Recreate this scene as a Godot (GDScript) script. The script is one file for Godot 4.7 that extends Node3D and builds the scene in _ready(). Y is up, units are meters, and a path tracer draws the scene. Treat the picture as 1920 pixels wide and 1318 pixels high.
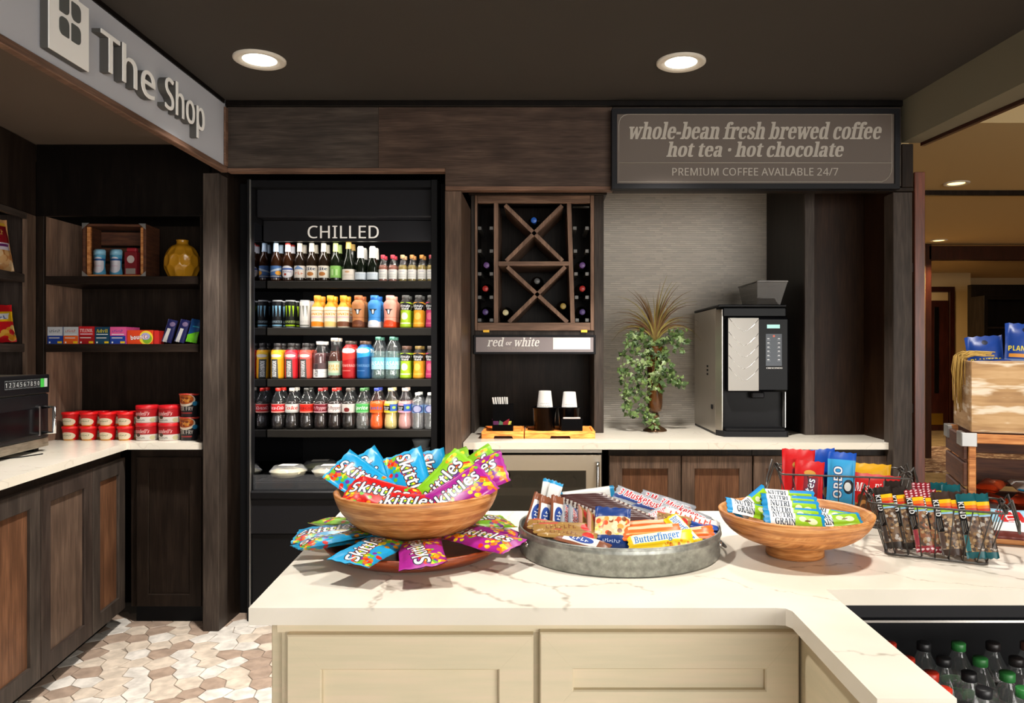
extends Node3D
# A hotel snack shop: dark wood alcove, drinks cooler, wine rack, coffee niche and a stone-topped island of snacks.
# Photograph measures: focal length 1400 px, depth axis meets the picture at (1015, 660), eye 1.362 m above the floor.
const FOC := 1400.0
const EYE := 1.362
const CEIL := 2.584
const TOP := 0.914        # height of the stone worktops
var rng := RandomNumberGenerator.new()
var used := {}
var MT := {}              # materials
var MS := {}              # shared meshes
var PR := {}              # prints: name -> small Image, then name -> Rect2 in the atlas

func X(u: float, z: float) -> float: return (u - 1015.0) * z / FOC
func Y(v: float, z: float) -> float: return EYE - (v - 660.0) * z / FOC
func at(u: float, v: float, z: float) -> Vector3: return Vector3(X(u, z), Y(v, z), -z)
func on_top(u: float, v: float) -> Vector3:   # a point of the worktop plane
	var z := (EYE - TOP) * FOC / (v - 660.0)
	return Vector3(X(u, z), TOP, -z)

func _ready() -> void:
	rng.seed = 7
	set_camera_and_light()
	make_prints()
	make_materials()
	build_room()
	build_left_alcove()
	build_cooler()
	build_wine_tower()
	build_coffee_niche()
	build_island()
	build_lobby()
	stock_left_shelves()
	stock_cooler()
	stock_tower_and_niche()
	stock_island()

# ---------------------------------------------------------------- camera and light
func set_camera_and_light() -> void:
	var cam := Camera3D.new()
	cam.name = "camera"
	add_child(cam)
	var near := 0.05
	cam.set_frustum(1318.0 / FOC * near, Vector2(-55.0 / FOC * near, 1.0 / FOC * near), near, 60.0)
	cam.position = Vector3(0, EYE, 0)
	var env := Environment.new()
	env.background_mode = Environment.BG_COLOR
	env.background_color = Color(0.02, 0.02, 0.02)
	env.tonemap_mode = Environment.TONE_MAPPER_LINEAR
	env.tonemap_exposure = 1.0
	env.sdfgi_enabled = true
	env.ssao_enabled = true
	env.ssil_enabled = true
	var we := WorldEnvironment.new()
	we.name = "environment"
	we.environment = env
	add_child(we)
	# added frontal fill behind the camera; its made-up window is built in build_room
	area_light("added_front_fill", Vector3(1.3, 1.4, 3.3), Vector3(-0.1, 0.95, -2.6), Vector2(7.3, 2.0), Color(1.0, 0.99, 0.97), 38.0)
	# two cans over the island and the two seen in the picture are lit in their own builder, recessed_light()

func area_light(called: String, pos: Vector3, target: Vector3, size: Vector2, col: Color, energy: float) -> AreaLight3D:
	var l := AreaLight3D.new()
	l.name = called
	add_child(l)
	l.area_size = size
	l.area_normalize_energy = true
	l.light_color = col
	l.light_energy = energy
	l.area_range = 14.0
	l.area_attenuation = 2.0
	l.shadow_enabled = true
	var d := (target - pos).normalized()
	var up := Vector3.UP if absf(d.y) < 0.95 else Vector3.FORWARD
	l.look_at_from_position(pos, target, up)
	return l

# ---------------------------------------------------------------- things, parts, tags
func numbered(n: String) -> String:
	if not used.has(n):
		used[n] = 0
		return n
	used[n] += 1
	return "%s_%03d" % [n, used[n]]

func thing(called: String, label: String, category: String, pos := Vector3.ZERO, turn := 0.0, group := "") -> Node3D:
	var o := Node3D.new()
	o.name = numbered(called)
	add_child(o)
	o.position = pos
	o.rotation.y = turn
	tag(o, label, category, group)
	return o

func tag(o: Node, label: String, category := "", group := "") -> void:
	o.set_meta("label", label)
	if category != "": o.set_meta("category", category)
	if group != "": o.set_meta("group", group)

func part(parent: Node, called: String, mesh: Mesh, m = null, xf := Transform3D()) -> MeshInstance3D:
	var o := MeshInstance3D.new()
	o.mesh = mesh
	if m != null:
		o.material_override = mt(m) if m is String else m
	o.name = called
	o.transform = xf
	parent.add_child(o, true)
	return o

func solo(called: String, label: String, category: String, mesh: Mesh, m, xf := Transform3D(), group := "") -> MeshInstance3D:
	var o := part(self, numbered(called), mesh, m, xf)
	tag(o, label, category, group)
	return o

func structure(called: String, mesh: Mesh, m, xf := Transform3D()) -> MeshInstance3D:
	var o := part(self, called, mesh, m, xf)
	o.set_meta("kind", "structure")
	return o

func tf(x := 0.0, y := 0.0, z := 0.0, rx := 0.0, ry := 0.0, rz := 0.0) -> Transform3D:
	return Transform3D(Basis.from_euler(Vector3(deg_to_rad(rx), deg_to_rad(ry), deg_to_rad(rz))), Vector3(x, y, z))

# ---------------------------------------------------------------- mesh building
func st0(flat := true) -> SurfaceTool:
	var s := SurfaceTool.new()
	s.begin(Mesh.PRIMITIVE_TRIANGLES)
	s.set_smooth_group(-1 if flat else 0)
	return s

func done(s: SurfaceTool) -> ArrayMesh:
	s.generate_normals()
	return s.commit()

func vtx(s: SurfaceTool, p: Vector3, uv := Vector2.ZERO) -> void:
	s.set_uv(uv)
	s.add_vertex(p)

# a convex face turned so that its front looks along out
func face(s: SurfaceTool, pts: Array, out: Vector3, uvs: Array = []) -> void:
	var n: Vector3 = (pts[1] - pts[0]).cross(pts[2] - pts[0])
	var flip := n.dot(out) > 0.0
	for i in range(1, pts.size() - 1):
		var ids := [0, i + 1, i] if flip else [0, i, i + 1]
		for k in ids:
			vtx(s, pts[k], uvs[k] if uvs.size() else Vector2(pts[k].x, pts[k].y))

func add_box(s: SurfaceTool, lo: Vector3, hi: Vector3, b := 0.0, xf := Transform3D()) -> void:
	var c := (lo + hi) / 2.0
	var h := (hi - lo).abs() / 2.0
	b = minf(b, minf(h.x, minf(h.y, h.z)) * 0.9)
	var v := func(sx: int, sy: int, sz: int, ax: int) -> Vector3:
		var p := Vector3(sx * h.x, sy * h.y, sz * h.z)
		for k in 3:
			if k != ax: p[k] -= signf(p[k]) * b
		return xf * (c + p)
	var mid := xf * c
	for ax in 3:
		for sg in [-1, 1]:
			var q := []
			for cc in [[-1, -1], [1, -1], [1, 1], [-1, 1]]:
				var sgn := [0, 0, 0]
				sgn[ax] = sg
				sgn[(ax + 1) % 3] = cc[0]
				sgn[(ax + 2) % 3] = cc[1]
				q.append(v.call(sgn[0], sgn[1], sgn[2], ax))
			face(s, q, (q[0] + q[2]) / 2.0 - mid)
	if b <= 0.0: return
	for ax in 3:      # edges along ax
		var a1 := (ax + 1) % 3
		var a2 := (ax + 2) % 3
		for s1 in [-1, 1]:
			for s2 in [-1, 1]:
				var q := []
				for e in [[-1, a1], [1, a1], [1, a2], [-1, a2]]:
					var sgn := [0, 0, 0]
					sgn[ax] = e[0]
					sgn[a1] = s1
					sgn[a2] = s2
					q.append(v.call(sgn[0], sgn[1], sgn[2], e[1]))
				face(s, q, (q[0] + q[2]) / 2.0 - mid)
	for sx in [-1, 1]:
		for sy in [-1, 1]:
			for sz in [-1, 1]:
				var q := [v.call(sx, sy, sz, 0), v.call(sx, sy, sz, 1), v.call(sx, sy, sz, 2)]
				face(s, q, q[0] - mid)

# a box given by its lower and upper corner; depth is written as positive distance in front of the eye
func bx(x0: float, x1: float, y0: float, y1: float, d0: float, d1: float, b := 0.0) -> ArrayMesh:
	var s := st0()
	add_box(s, Vector3(minf(x0, x1), minf(y0, y1), -maxf(d0, d1)), Vector3(maxf(x0, x1), maxf(y0, y1), -minf(d0, d1)), b)
	return done(s)

# a box of a size, standing on its own origin
func blk(w: float, h: float, d: float, b := 0.0) -> ArrayMesh:
	var s := st0()
	add_box(s, Vector3(-w / 2, 0, -d / 2), Vector3(w / 2, h, d / 2), b)
	return done(s)

# polygon in local x, y pushed along local z from 0 to depth
func add_extrude(s: SurfaceTool, pts: PackedVector2Array, depth: float, xf := Transform3D(), uvf = null) -> void:
	if Geometry2D.is_polygon_clockwise(pts):
		pts = pts.duplicate()
		pts.reverse()
	var ids := Geometry2D.triangulate_polygon(pts)
	for side in 2:
		var z := depth * side
		for i in range(0, ids.size(), 3):
			var q := []
			for k in 3:
				var p := pts[ids[i + k]]
				q.append(xf * Vector3(p.x, p.y, z))
			var uv := []
			if uvf != null:
				for p in q: uv.append(uvf.call(p))
			face(s, q, xf.basis * Vector3(0, 0, signf(depth) * (1 if side else -1)), uv)
	for i in pts.size():
		var a := pts[i]
		var b := pts[(i + 1) % pts.size()]
		var q := [xf * Vector3(a.x, a.y, 0), xf * Vector3(b.x, b.y, 0), xf * Vector3(b.x, b.y, depth), xf * Vector3(a.x, a.y, depth)]
		var uv := []
		if uvf != null:
			for p in q: uv.append(uvf.call(p))
		face(s, q, xf.basis * Vector3((b - a).y, -(b - a).x, 0), uv)

func extrude(pts: PackedVector2Array, depth: float, xf := Transform3D(), uvf = null) -> ArrayMesh:
	var s := st0()
	add_extrude(s, pts, depth, xf, uvf)
	return done(s)

# polygon on the plan (x, depth), standing from y0 to y1
func plan(pts: PackedVector2Array, y0: float, y1: float, uvf = null) -> ArrayMesh:
	return extrude(pts, y1 - y0, Transform3D(Basis(Vector3(1, 0, 0), Vector3(0, 0, -1), Vector3(0, 1, 0)), Vector3(0, y0, 0)), uvf)

# turned shape round the y axis; the front half carries texture u 0..1, the back half mirrors it
func add_lathe(s: SurfaceTool, prof: Array, seg := 24, bump = null) -> void:
	var top: float = prof[0].y
	var bot: float = prof[0].y
	for p in prof:
		top = maxf(top, p.y)
		bot = minf(bot, p.y)
	var hgt := maxf(top - bot, 0.0001)
	for i in prof.size() - 1:
		var p0: Vector2 = prof[i]
		var p1: Vector2 = prof[i + 1]
		for k in seg:
			var q := []
			var uv := []
			for c in [[k, p0], [k + 1, p0], [k + 1, p1], [k, p1]]:
				var w: float = c[0] / float(seg) * 2.0
				var a := (w - 0.5) * PI
				var r: float = c[1].x
				if bump != null: r *= bump.call(a, c[1].y)
				q.append(Vector3(sin(a) * r, c[1].y, cos(a) * r))
				uv.append(Vector2(w if w <= 1.0 else 2.0 - w, (top - c[1].y) / hgt))
			# front faces run clockwise; profiles run upwards on the outside
			if p0.x > 0.00001:
				for j in [0, 2, 1]: vtx(s, q[j], uv[j])
			if p1.x > 0.00001:
				for j in [0, 3, 2]: vtx(s, q[j], uv[j])

func lathe(prof: Array, seg := 24, bump = null) -> ArrayMesh:
	var s := st0(false)
	add_lathe(s, prof, seg, bump)
	return done(s)

func add_tube(s: SurfaceTool, pts: Array, r: float, seg := 6, closed := false) -> void:
	var n := pts.size()
	var rings := []
	var prev := Vector3.ZERO
	for i in n:
		var a: Vector3 = pts[(i - 1 + n) % n] if closed or i > 0 else pts[0]
		var b: Vector3 = pts[(i + 1) % n] if closed or i < n - 1 else pts[n - 1]
		var t := (b - a).normalized()
		var e := prev - t * prev.dot(t)
		if e.length() < 0.01:
			e = t.cross(Vector3.UP if absf(t.y) < 0.9 else Vector3.RIGHT)
		e = e.normalized()
		prev = e
		var f := t.cross(e)
		var ring := []
		for k in seg:
			var an := TAU * k / seg
			ring.append(pts[i] + (e * cos(an) + f * sin(an)) * r)
		rings.append(ring)
	for i in (n if closed else n - 1):
		var j := (i + 1) % n
		for k in seg:
			var k2 := (k + 1) % seg
			var q := [rings[i][k], rings[i][k2], rings[j][k2], rings[j][k]]
			face(s, q, (q[0] + q[2]) / 2.0 - (pts[i] + pts[j]) / 2.0)
	if not closed:
		face(s, rings[0], pts[0] - pts[1])
		face(s, rings[n - 1], pts[n - 1] - pts[n - 2])

func tube(pts: Array, r: float, seg := 6, closed := false) -> ArrayMesh:
	var s := st0(false)
	add_tube(s, pts, r, seg, closed)
	return done(s)

# lettering as a thin solid, centred, fitted to a width or height in metres
func letters(text: String, fkey: String, height: float, width := 0.0, depth := 0.002, skew := 0.0) -> ArrayMesh:
	var tm := TextMesh.new()
	tm.text = text
	tm.font = font(fkey)
	tm.font_size = 48
	tm.pixel_size = 0.01
	tm.depth = 0.1
	tm.curve_step = 2.0
	var arr := tm.get_mesh_arrays()
	var vs: PackedVector3Array = arr[Mesh.ARRAY_VERTEX]
	var ns: PackedVector3Array = arr[Mesh.ARRAY_NORMAL]
	var lo := Vector3(INF, INF, INF)
	var hi := -lo
	for v in vs:
		lo = lo.min(v)
		hi = hi.max(v)
	var ky := height / (hi.y - lo.y)
	var kx := width / (hi.x - lo.x) if width > 0.0 else ky
	var mid := (lo + hi) / 2.0
	for i in vs.size():
		var p := vs[i] - mid
		p = Vector3(p.x * kx, p.y * ky, p.z * depth / 0.1)
		p.x += p.y * skew
		vs[i] = p
	arr[Mesh.ARRAY_VERTEX] = vs
	arr[Mesh.ARRAY_NORMAL] = ns
	var m := ArrayMesh.new()
	m.add_surface_from_arrays(Mesh.PRIMITIVE_TRIANGLES, arr)
	return m

# a sealed wrapper lying in its own x, y plane, print on both sides; the seals are at the ends of its long (y) axis, or of x
func pouch(w: float, h: float, t: float, sd := 1, seal_x := false, crimp := 0.07, boxy := 2.2, wrinkle := 0.0016, nx := 9, ny := 13, gusset := 0.0) -> ArrayMesh:
	var key := "pouch%f,%f,%f,%d,%s,%f,%f,%f" % [w, h, t, sd, seal_x, crimp, boxy, gusset]
	if MS.has(key): return MS[key]
	var nz := FastNoiseLite.new()
	nz.seed = sd
	nz.frequency = 1.0
	var long := h if not seal_x else w
	var wide := w if not seal_x else h
	var s := st0(false)
	var grid := func(i: int, j: int, sgn: float) -> Array:
		var a := i / float(nx) * 2.0 - 1.0        # across
		var b := j / float(ny) * 2.0 - 1.0        # along
		var body := clampf((1.0 - absf(b)) / crimp - 1.0, 0.0, 1.0e9) * crimp / (1.0 - crimp) if absf(b) < 1.0 - crimp else 0.0
		var prof := pow(maxf(0.0, 1.0 - pow(1.0 - body, boxy * 1.6)), 0.6) * pow(maxf(0.0, 1.0 - pow(absf(a), boxy)), 0.6)
		var pinch := 1.0 - 0.09 * (prof if absf(a) > 0.99 else 0.0) - 0.05 * sin(clampf(body, 0, 1) * PI * 0.5)
		var p := Vector2(a * wide / 2 * pinch, b * long / 2)
		var z := prof * t / 2 + gusset * prof * maxf(0.0, -b)
		var wr := nz.get_noise_3d(p.x * 60, p.y * 45, sgn * 9.0) * wrinkle * (0.3 + 2.2 * (1.0 - absf(2.0 * prof - 1.0)))
		if body <= 0.0:
			wr = sin(p.x * 420.0) * 0.0004 + nz.get_noise_2d(p.x * 25, b * 3.0) * wrinkle * 2.0
			z = 0.0004
			if j == 0 or j == ny: p.y += (0.0012 if i % 2 else -0.0012)
			wr *= sgn
		z = sgn * (z + 0.0002) + sgn * wr
		var bend := nz.get_noise_2d(p.x * 9.0, p.y * 9.0 + 50.0) * 0.004
		z += bend
		var uv := Vector2((a + 1) / 2, (1 - b) / 2)
		var pos := Vector3(p.x, p.y, z)
		if seal_x:
			pos = Vector3(p.y, -p.x, z)
			uv = Vector2((b + 1) / 2, (a + 1) / 2)
		return [pos, uv]
	for sgn in [1.0, -1.0]:
		for j in ny:
			for i in nx:
				var q := [grid.call(i, j, sgn), grid.call(i + 1, j, sgn), grid.call(i + 1, j + 1, sgn), grid.call(i, j + 1, sgn)]
				for k in ([0, 2, 1, 0, 3, 2] if sgn > 0 else [0, 1, 2, 0, 2, 3]):
					vtx(s, q[k][0], q[k][1])
	# close the rim
	for j in ny:
		for i in [0, nx]:
			var q := [grid.call(i, j, 1.0), grid.call(i, j + 1, 1.0), grid.call(i, j + 1, -1.0), grid.call(i, j, -1.0)]
			for k in ([0, 2, 1, 0, 3, 2] if i > 0 else [0, 1, 2, 0, 2, 3]):
				vtx(s, q[k][0], q[k][1])
	MS[key] = done(s)
	return MS[key]

# a box whose front carries a print: surface 0 is the print, surface 1 the other sides
func print_box(w: float, h: float, d: float, front, side) -> ArrayMesh:
	var s := st0()
	var z := d / 2
	face(s, [Vector3(-w / 2, 0, z), Vector3(w / 2, 0, z), Vector3(w / 2, h, z), Vector3(-w / 2, h, z)], Vector3.BACK, [Vector2(0, 1), Vector2(1, 1), Vector2(1, 0), Vector2(0, 0)])
	var m := done(s)
	s = st0()
	for q in [[0, 1, 3, 2, 0], [4, 5, 7, 6, 1], [0, 1, 5, 4, 2], [2, 3, 7, 6, 3], [0, 2, 6, 4, 4]]:
		var pts := []
		for k in 4:
			var i: int = q[k]
			pts.append(Vector3(w / 2 * (1 if i & 4 else -1), h * (1 if i & 2 else 0), z * (1 if i & 1 else -1)))
		face(s, pts, [Vector3.LEFT, Vector3.RIGHT, Vector3.DOWN, Vector3.UP, Vector3.FORWARD][q[4]])
	s.generate_normals()
	s.commit(m)
	m.surface_set_material(0, mt(front) if front is String else front)
	m.surface_set_material(1, mt(side) if side is String else side)
	return m

# a mitred frame (four boards) of outer size w x h, centred, front at z = t
func frame_mesh(w: float, h: float, t: float, b: float, bev := 0.002, b_top := -1.0) -> ArrayMesh:
	var bt := b if b_top < 0 else b_top
	var s := st0()
	var o := [Vector2(-w / 2, -h / 2), Vector2(w / 2, -h / 2), Vector2(w / 2, h / 2), Vector2(-w / 2, h / 2)]
	var n := [Vector2(-w / 2 + b, -h / 2 + bt), Vector2(w / 2 - b, -h / 2 + bt), Vector2(w / 2 - b, h / 2 - bt), Vector2(-w / 2 + b, h / 2 - bt)]
	for i in 4:
		var j := (i + 1) % 4
		var dir := (Vector2(o[j]) - Vector2(o[i])).normalized() * 0.00008     # a hair of a joint at each mitre
		var e0: Vector2 = o[i] + dir
		var e1: Vector2 = o[j] - dir
		var f1: Vector2 = n[j] - dir
		var f0: Vector2 = n[i] + dir
		var inn := Vector2(-dir.y, dir.x).normalized() * bev
		var loop := [e0, e1, f1, f0]
		var du := dir.normalized() * bev
		var off := [inn + du, inn - du, -inn + du, -inn - du]
		var c := Vector3((e0.x + f1.x) / 2, (e0.y + f1.y) / 2, t / 2)
		var fr := []
		var ed := []
		var bk := []
		for k in 4:
			fr.append(Vector3(loop[k].x + off[k].x, loop[k].y + off[k].y, t))
			ed.append(Vector3(loop[k].x, loop[k].y, t - bev))
			bk.append(Vector3(loop[k].x, loop[k].y, 0))
		face(s, fr, Vector3.BACK)
		face(s, bk, Vector3.FORWARD)
		for k in 4:
			var k2 := (k + 1) % 4
			face(s, [ed[k], ed[k2], fr[k2], fr[k]], (ed[k] + ed[k2]) / 2.0 - c + Vector3(0, 0, t))
			face(s, [bk[k], bk[k2], ed[k2], ed[k]], (bk[k] + bk[k2]) / 2.0 - c)
	return done(s)

# a shaker door: the mitred frame, its recessed panel as a sub-part
func shaker(parent: Node, called: String, w: float, h: float, b: float, frame_m, panel_m, xf: Transform3D, t := 0.022, b_top := -1.0) -> MeshInstance3D:
	var bt := b if b_top < 0 else b_top
	var o := part(parent, called, frame_mesh(w, h, t, b, 0.0025, bt), frame_m, xf)
	var s := st0()
	add_box(s, Vector3(-w / 2 + b - 0.006, -h / 2 + bt - 0.006, 0.001), Vector3(w / 2 - b + 0.006, h / 2 - bt + 0.006, t * 0.45))
	part(o, "panel", done(s), panel_m)
	return o

# ---------------------------------------------------------------- fonts and printed matter
var fonts := {}
func font(k: String) -> SystemFont:
	if not fonts.has(k):
		var f := SystemFont.new()
		f.font_names = PackedStringArray(["Droid Serif" if k.begins_with("serif") else "Droid Sans Mono" if k.begins_with("mono") else "Droid Sans"])
		f.font_weight = 700 if k.ends_with("_b") else 400
		fonts[k] = f
	return fonts[k]

var masks := {}
func text_mask(s: String, k: String, px: int) -> Dictionary:
	var key := "%s|%s|%d" % [s, k, px]
	if masks.has(key): return masks[key]
	var ts := TextServerManager.get_primary_interface()
	var rid: RID = font(k).get_rids()[0]
	var sz := Vector2i(px, 0)
	var pen := 2.0
	var list := []
	for ch in s:
		var g := ts.font_get_glyph_index(rid, px, ch.unicode_at(0), 0)
		ts.font_render_glyph(rid, sz, g)
		list.append([g, pen])
		pen += ts.font_get_glyph_advance(rid, px, g).x
	var w := int(pen) + 4
	var h := int(px * 1.5)
	var base := int(px * 1.1)
	var a := PackedFloat32Array()
	a.resize(w * h)
	var sheets := {}
	for e in list:
		var g: int = e[0]
		var off := ts.font_get_glyph_offset(rid, sz, g)
		var gs := ts.font_get_glyph_size(rid, sz, g)
		var uv := ts.font_get_glyph_uv_rect(rid, sz, g)
		var idx := ts.font_get_glyph_texture_idx(rid, sz, g)
		if idx < 0 or gs.x < 1: continue
		if not sheets.has(idx): sheets[idx] = ts.font_get_texture_image(rid, sz, idx)
		var im: Image = sheets[idx]
		for yy in int(gs.y):
			for xx in int(gs.x):
				var px_x := int(e[1] + off.x) + xx
				var px_y := base + int(off.y) + yy
				if px_x >= 0 and px_x < w and px_y >= 0 and px_y < h:
					a[px_y * w + px_x] = maxf(a[px_y * w + px_x], im.get_pixel(int(uv.position.x) + xx, int(uv.position.y) + yy).a)
	masks[key] = {"w": w, "h": h, "a": a, "mid": base - px * 0.36, "px": px}
	return masks[key]

var im: Image
var iw := 0.0
var ih := 0.0
func cell(called: String, w: int, h: int, base: Color) -> void:
	im = Image.create(w, h, false, Image.FORMAT_RGBA8)
	im.fill(base)
	iw = w
	ih = h
	PR[called] = im

func r(x: float, y: float, w: float, h: float, c: Color) -> void:
	im.fill_rect(Rect2i(int(x * iw), int(y * ih), maxi(1, int(w * iw)), maxi(1, int(h * ih))), c)

func e(cx: float, cy: float, rx: float, ry: float, c: Color) -> void:
	for y in range(maxi(0, int((cy - ry) * ih)), mini(int(ih), int((cy + ry) * ih) + 1)):
		for x in range(maxi(0, int((cx - rx) * iw)), mini(int(iw), int((cx + rx) * iw) + 1)):
			var d := Vector2((x + 0.5) / iw - cx, (y + 0.5) / ih - cy) / Vector2(rx, ry)
			if d.length_squared() <= 1.0: im.set_pixel(x, y, c)

func pg(pts: Array, c: Color) -> void:
	var poly := PackedVector2Array()
	var lo := Vector2(1e9, 1e9)
	var hi := -lo
	for p in pts:
		var q := Vector2(p[0] * iw, p[1] * ih)
		poly.append(q)
		lo = lo.min(q)
		hi = hi.max(q)
	for y in range(maxi(0, int(lo.y)), mini(int(ih), int(hi.y) + 1)):
		for x in range(maxi(0, int(lo.x)), mini(int(iw), int(hi.x) + 1)):
			if Geometry2D.is_point_in_polygon(Vector2(x + 0.5, y + 0.5), poly): im.set_pixel(x, y, c)

func t(s: String, cx: float, cy: float, h: float, c: Color, o := {}) -> void:
	var want: float = h * ih
	var px := clampi(int(want), 10, 110)
	var m := text_mask(s, o.get("f", "sans_b"), px)
	var ky := want / px
	var kx := ky
	if o.has("w"): kx = o.w * iw / m.w
	var rot: float = deg_to_rad(o.get("rot", 0.0))
	var skew: float = o.get("skew", 0.0)
	var ow: float = o.get("ow", 0.0) * ih
	var c0 := Vector2(cx * iw, cy * ih)
	var half := Vector2(m.w * kx * 0.5 + absf(skew) * m.h * ky * 0.6 + ow + 2, m.h * ky * 0.75 + ow + 2)
	var reach := Vector2(absf(cos(rot)) * half.x + absf(sin(rot)) * half.y, absf(sin(rot)) * half.x + absf(cos(rot)) * half.y)
	var a: PackedFloat32Array = m.a
	var mw: int = m.w
	var mh: int = m.h
	var mid: float = m.mid
	var get_a := func(p: Vector2) -> float:
		var q := p.rotated(-rot)
		var mx := (q.x + skew * q.y) / kx + mw * 0.5 - 0.5
		var my := q.y / ky + mid - 0.5
		var ix := int(floor(mx))
		var iy := int(floor(my))
		if ix < 0 or iy < 0 or ix >= mw - 1 or iy >= mh - 1: return 0.0
		var fx := mx - ix
		var fy := my - iy
		var i0 := iy * mw + ix
		return lerpf(lerpf(a[i0], a[i0 + 1], fx), lerpf(a[i0 + mw], a[i0 + mw + 1], fx), fy)
	for y in range(maxi(0, int(c0.y - reach.y)), mini(int(ih), int(c0.y + reach.y) + 1)):
		for x in range(maxi(0, int(c0.x - reach.x)), mini(int(iw), int(c0.x + reach.x) + 1)):
			var p := Vector2(x + 0.5, y + 0.5) - c0
			if ow > 0.0:
				var best := 0.0
				for k in 8: best = maxf(best, get_a.call(p + Vector2.from_angle(k * PI / 4) * ow))
				if best > 0.02: im.set_pixel(x, y, im.get_pixel(x, y).lerp(o.out, best))
			var al: float = get_a.call(p)
			if al > 0.02: im.set_pixel(x, y, im.get_pixel(x, y).lerp(c, al))

func dots(n: int, x0: float, y0: float, x1: float, y1: float, rad: float, cols: Array) -> void:
	for k in n:
		var cx := rng.randf_range(x0, x1)
		var cy := rng.randf_range(y0, y1)
		e(cx, cy, rad, rad * iw / ih, cols[rng.randi() % cols.size()])

func hx(s: String) -> Color: return Color(s)

var atlas_tex: ImageTexture
func pack_prints() -> void:
	var sheet := Image.create(2048, 2048, false, Image.FORMAT_RGBA8)
	var names := PR.keys()
	names.sort_custom(func(a, b): return PR[a].get_height() > PR[b].get_height())
	var x := 0
	var y := 0
	var row := 0
	for n in names:
		var g: Image = PR[n]
		if x + g.get_width() + 4 > 2048:
			x = 0
			y += row + 4
			row = 0
		row = maxi(row, g.get_height())
		sheet.blit_rect(g, Rect2i(0, 0, g.get_width(), g.get_height()), Vector2i(x + 2, y + 2))
		PR[n] = Rect2((x + 2.5) / 2048.0, (y + 2.5) / 2048.0, (g.get_width() - 1.0) / 2048.0, (g.get_height() - 1.0) / 2048.0)
		x += g.get_width() + 4
	if y + row > 2048: push_error("print sheet is full: %d" % (y + row))
	atlas_tex = ImageTexture.create_from_image(sheet)

# the material of a print: a window onto the sheet
func pm(called: String, rough := 0.38) -> StandardMaterial3D:
	var key := "print %s %f" % [called, rough]
	if not MT.has(key):
		var q: Rect2 = PR[called]
		var m := StandardMaterial3D.new()
		m.resource_name = called
		m.albedo_texture = atlas_tex
		m.uv1_scale = Vector3(q.size.x, q.size.y, 1)
		m.uv1_offset = Vector3(q.position.x, q.position.y, 0)
		m.roughness = rough + 0.12
		m.metallic_specular = 0.36
		m.albedo_color = Color(0.88, 0.88, 0.88)
		MT[key] = m
	return MT[key]

# ---------------------------------------------------------------- printed matter (flat print on packs, labels and screens)
func candy_bag(called: String, base: Color, base2: Color, word: String) -> void:
	cell(called, 300, 180, base)
	pg([[0.0, 0.62], [0.45, 0.75], [1, 0.55], [1, 1], [0, 1]], base2)
	var fruit := [hx("e8281e"), hx("f5a01a"), hx("f7dd2c"), hx("6fbf2f"), hx("7d2f9a"), hx("f26f1f")]
	for k in 9:                       # a rainbow band behind the word
		e(0.5, 1.02, 0.62 - k * 0.03, 0.72 - k * 0.05, fruit[k % 6] if k < 6 else base)
	dots(26, 0.03, 0.6, 0.42, 0.95, 0.03, fruit)
	dots(22, 0.6, 0.58, 0.97, 0.92, 0.034, fruit)
	dots(8, 0.7, 0.08, 0.95, 0.3, 0.03, fruit)
	t(word, 0.47, 0.42, 0.46, Color.WHITE, {"w": 0.86, "rot": -7, "skew": 0.12, "out": hx("1c2136"), "ow": 0.022})
	r(0, 0, 0.035, 1, base.lightened(0.12))
	r(0.965, 0, 0.035, 1, base.lightened(0.12))

func soda_label(called: String, base: Color, word: String, wc: Color, stripe: Color, o := {}) -> void:
	cell(called, 96, 48, base)
	r(0, 0.86, 1, 0.14, stripe)
	r(0, 0, 1, 0.07, stripe)
	if word != "": t(word, 0.5, 0.45, 0.52, wc, o.merged({"w": 0.86}))

# strokes of lettering too small in the photograph to be read
func sq(cx: float, cy: float, w: float, h: float, c: Color) -> void:
	var n := clampi(int(w * iw / maxf(2.0, h * ih * 0.6)), 3, 12)
	for k in n:
		var x := cx - w / 2 + w * k / n
		var hh := h * (0.65 + 0.35 * ((k * 7) % 3) / 2.0)
		r(x, cy + h / 2 - hh, w / n * 0.3, hh, c)
		r(x, cy + h / 2 - hh * (0.25 + 0.5 * (k % 2)), w / n * 0.75, h * 0.18, c)

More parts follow.
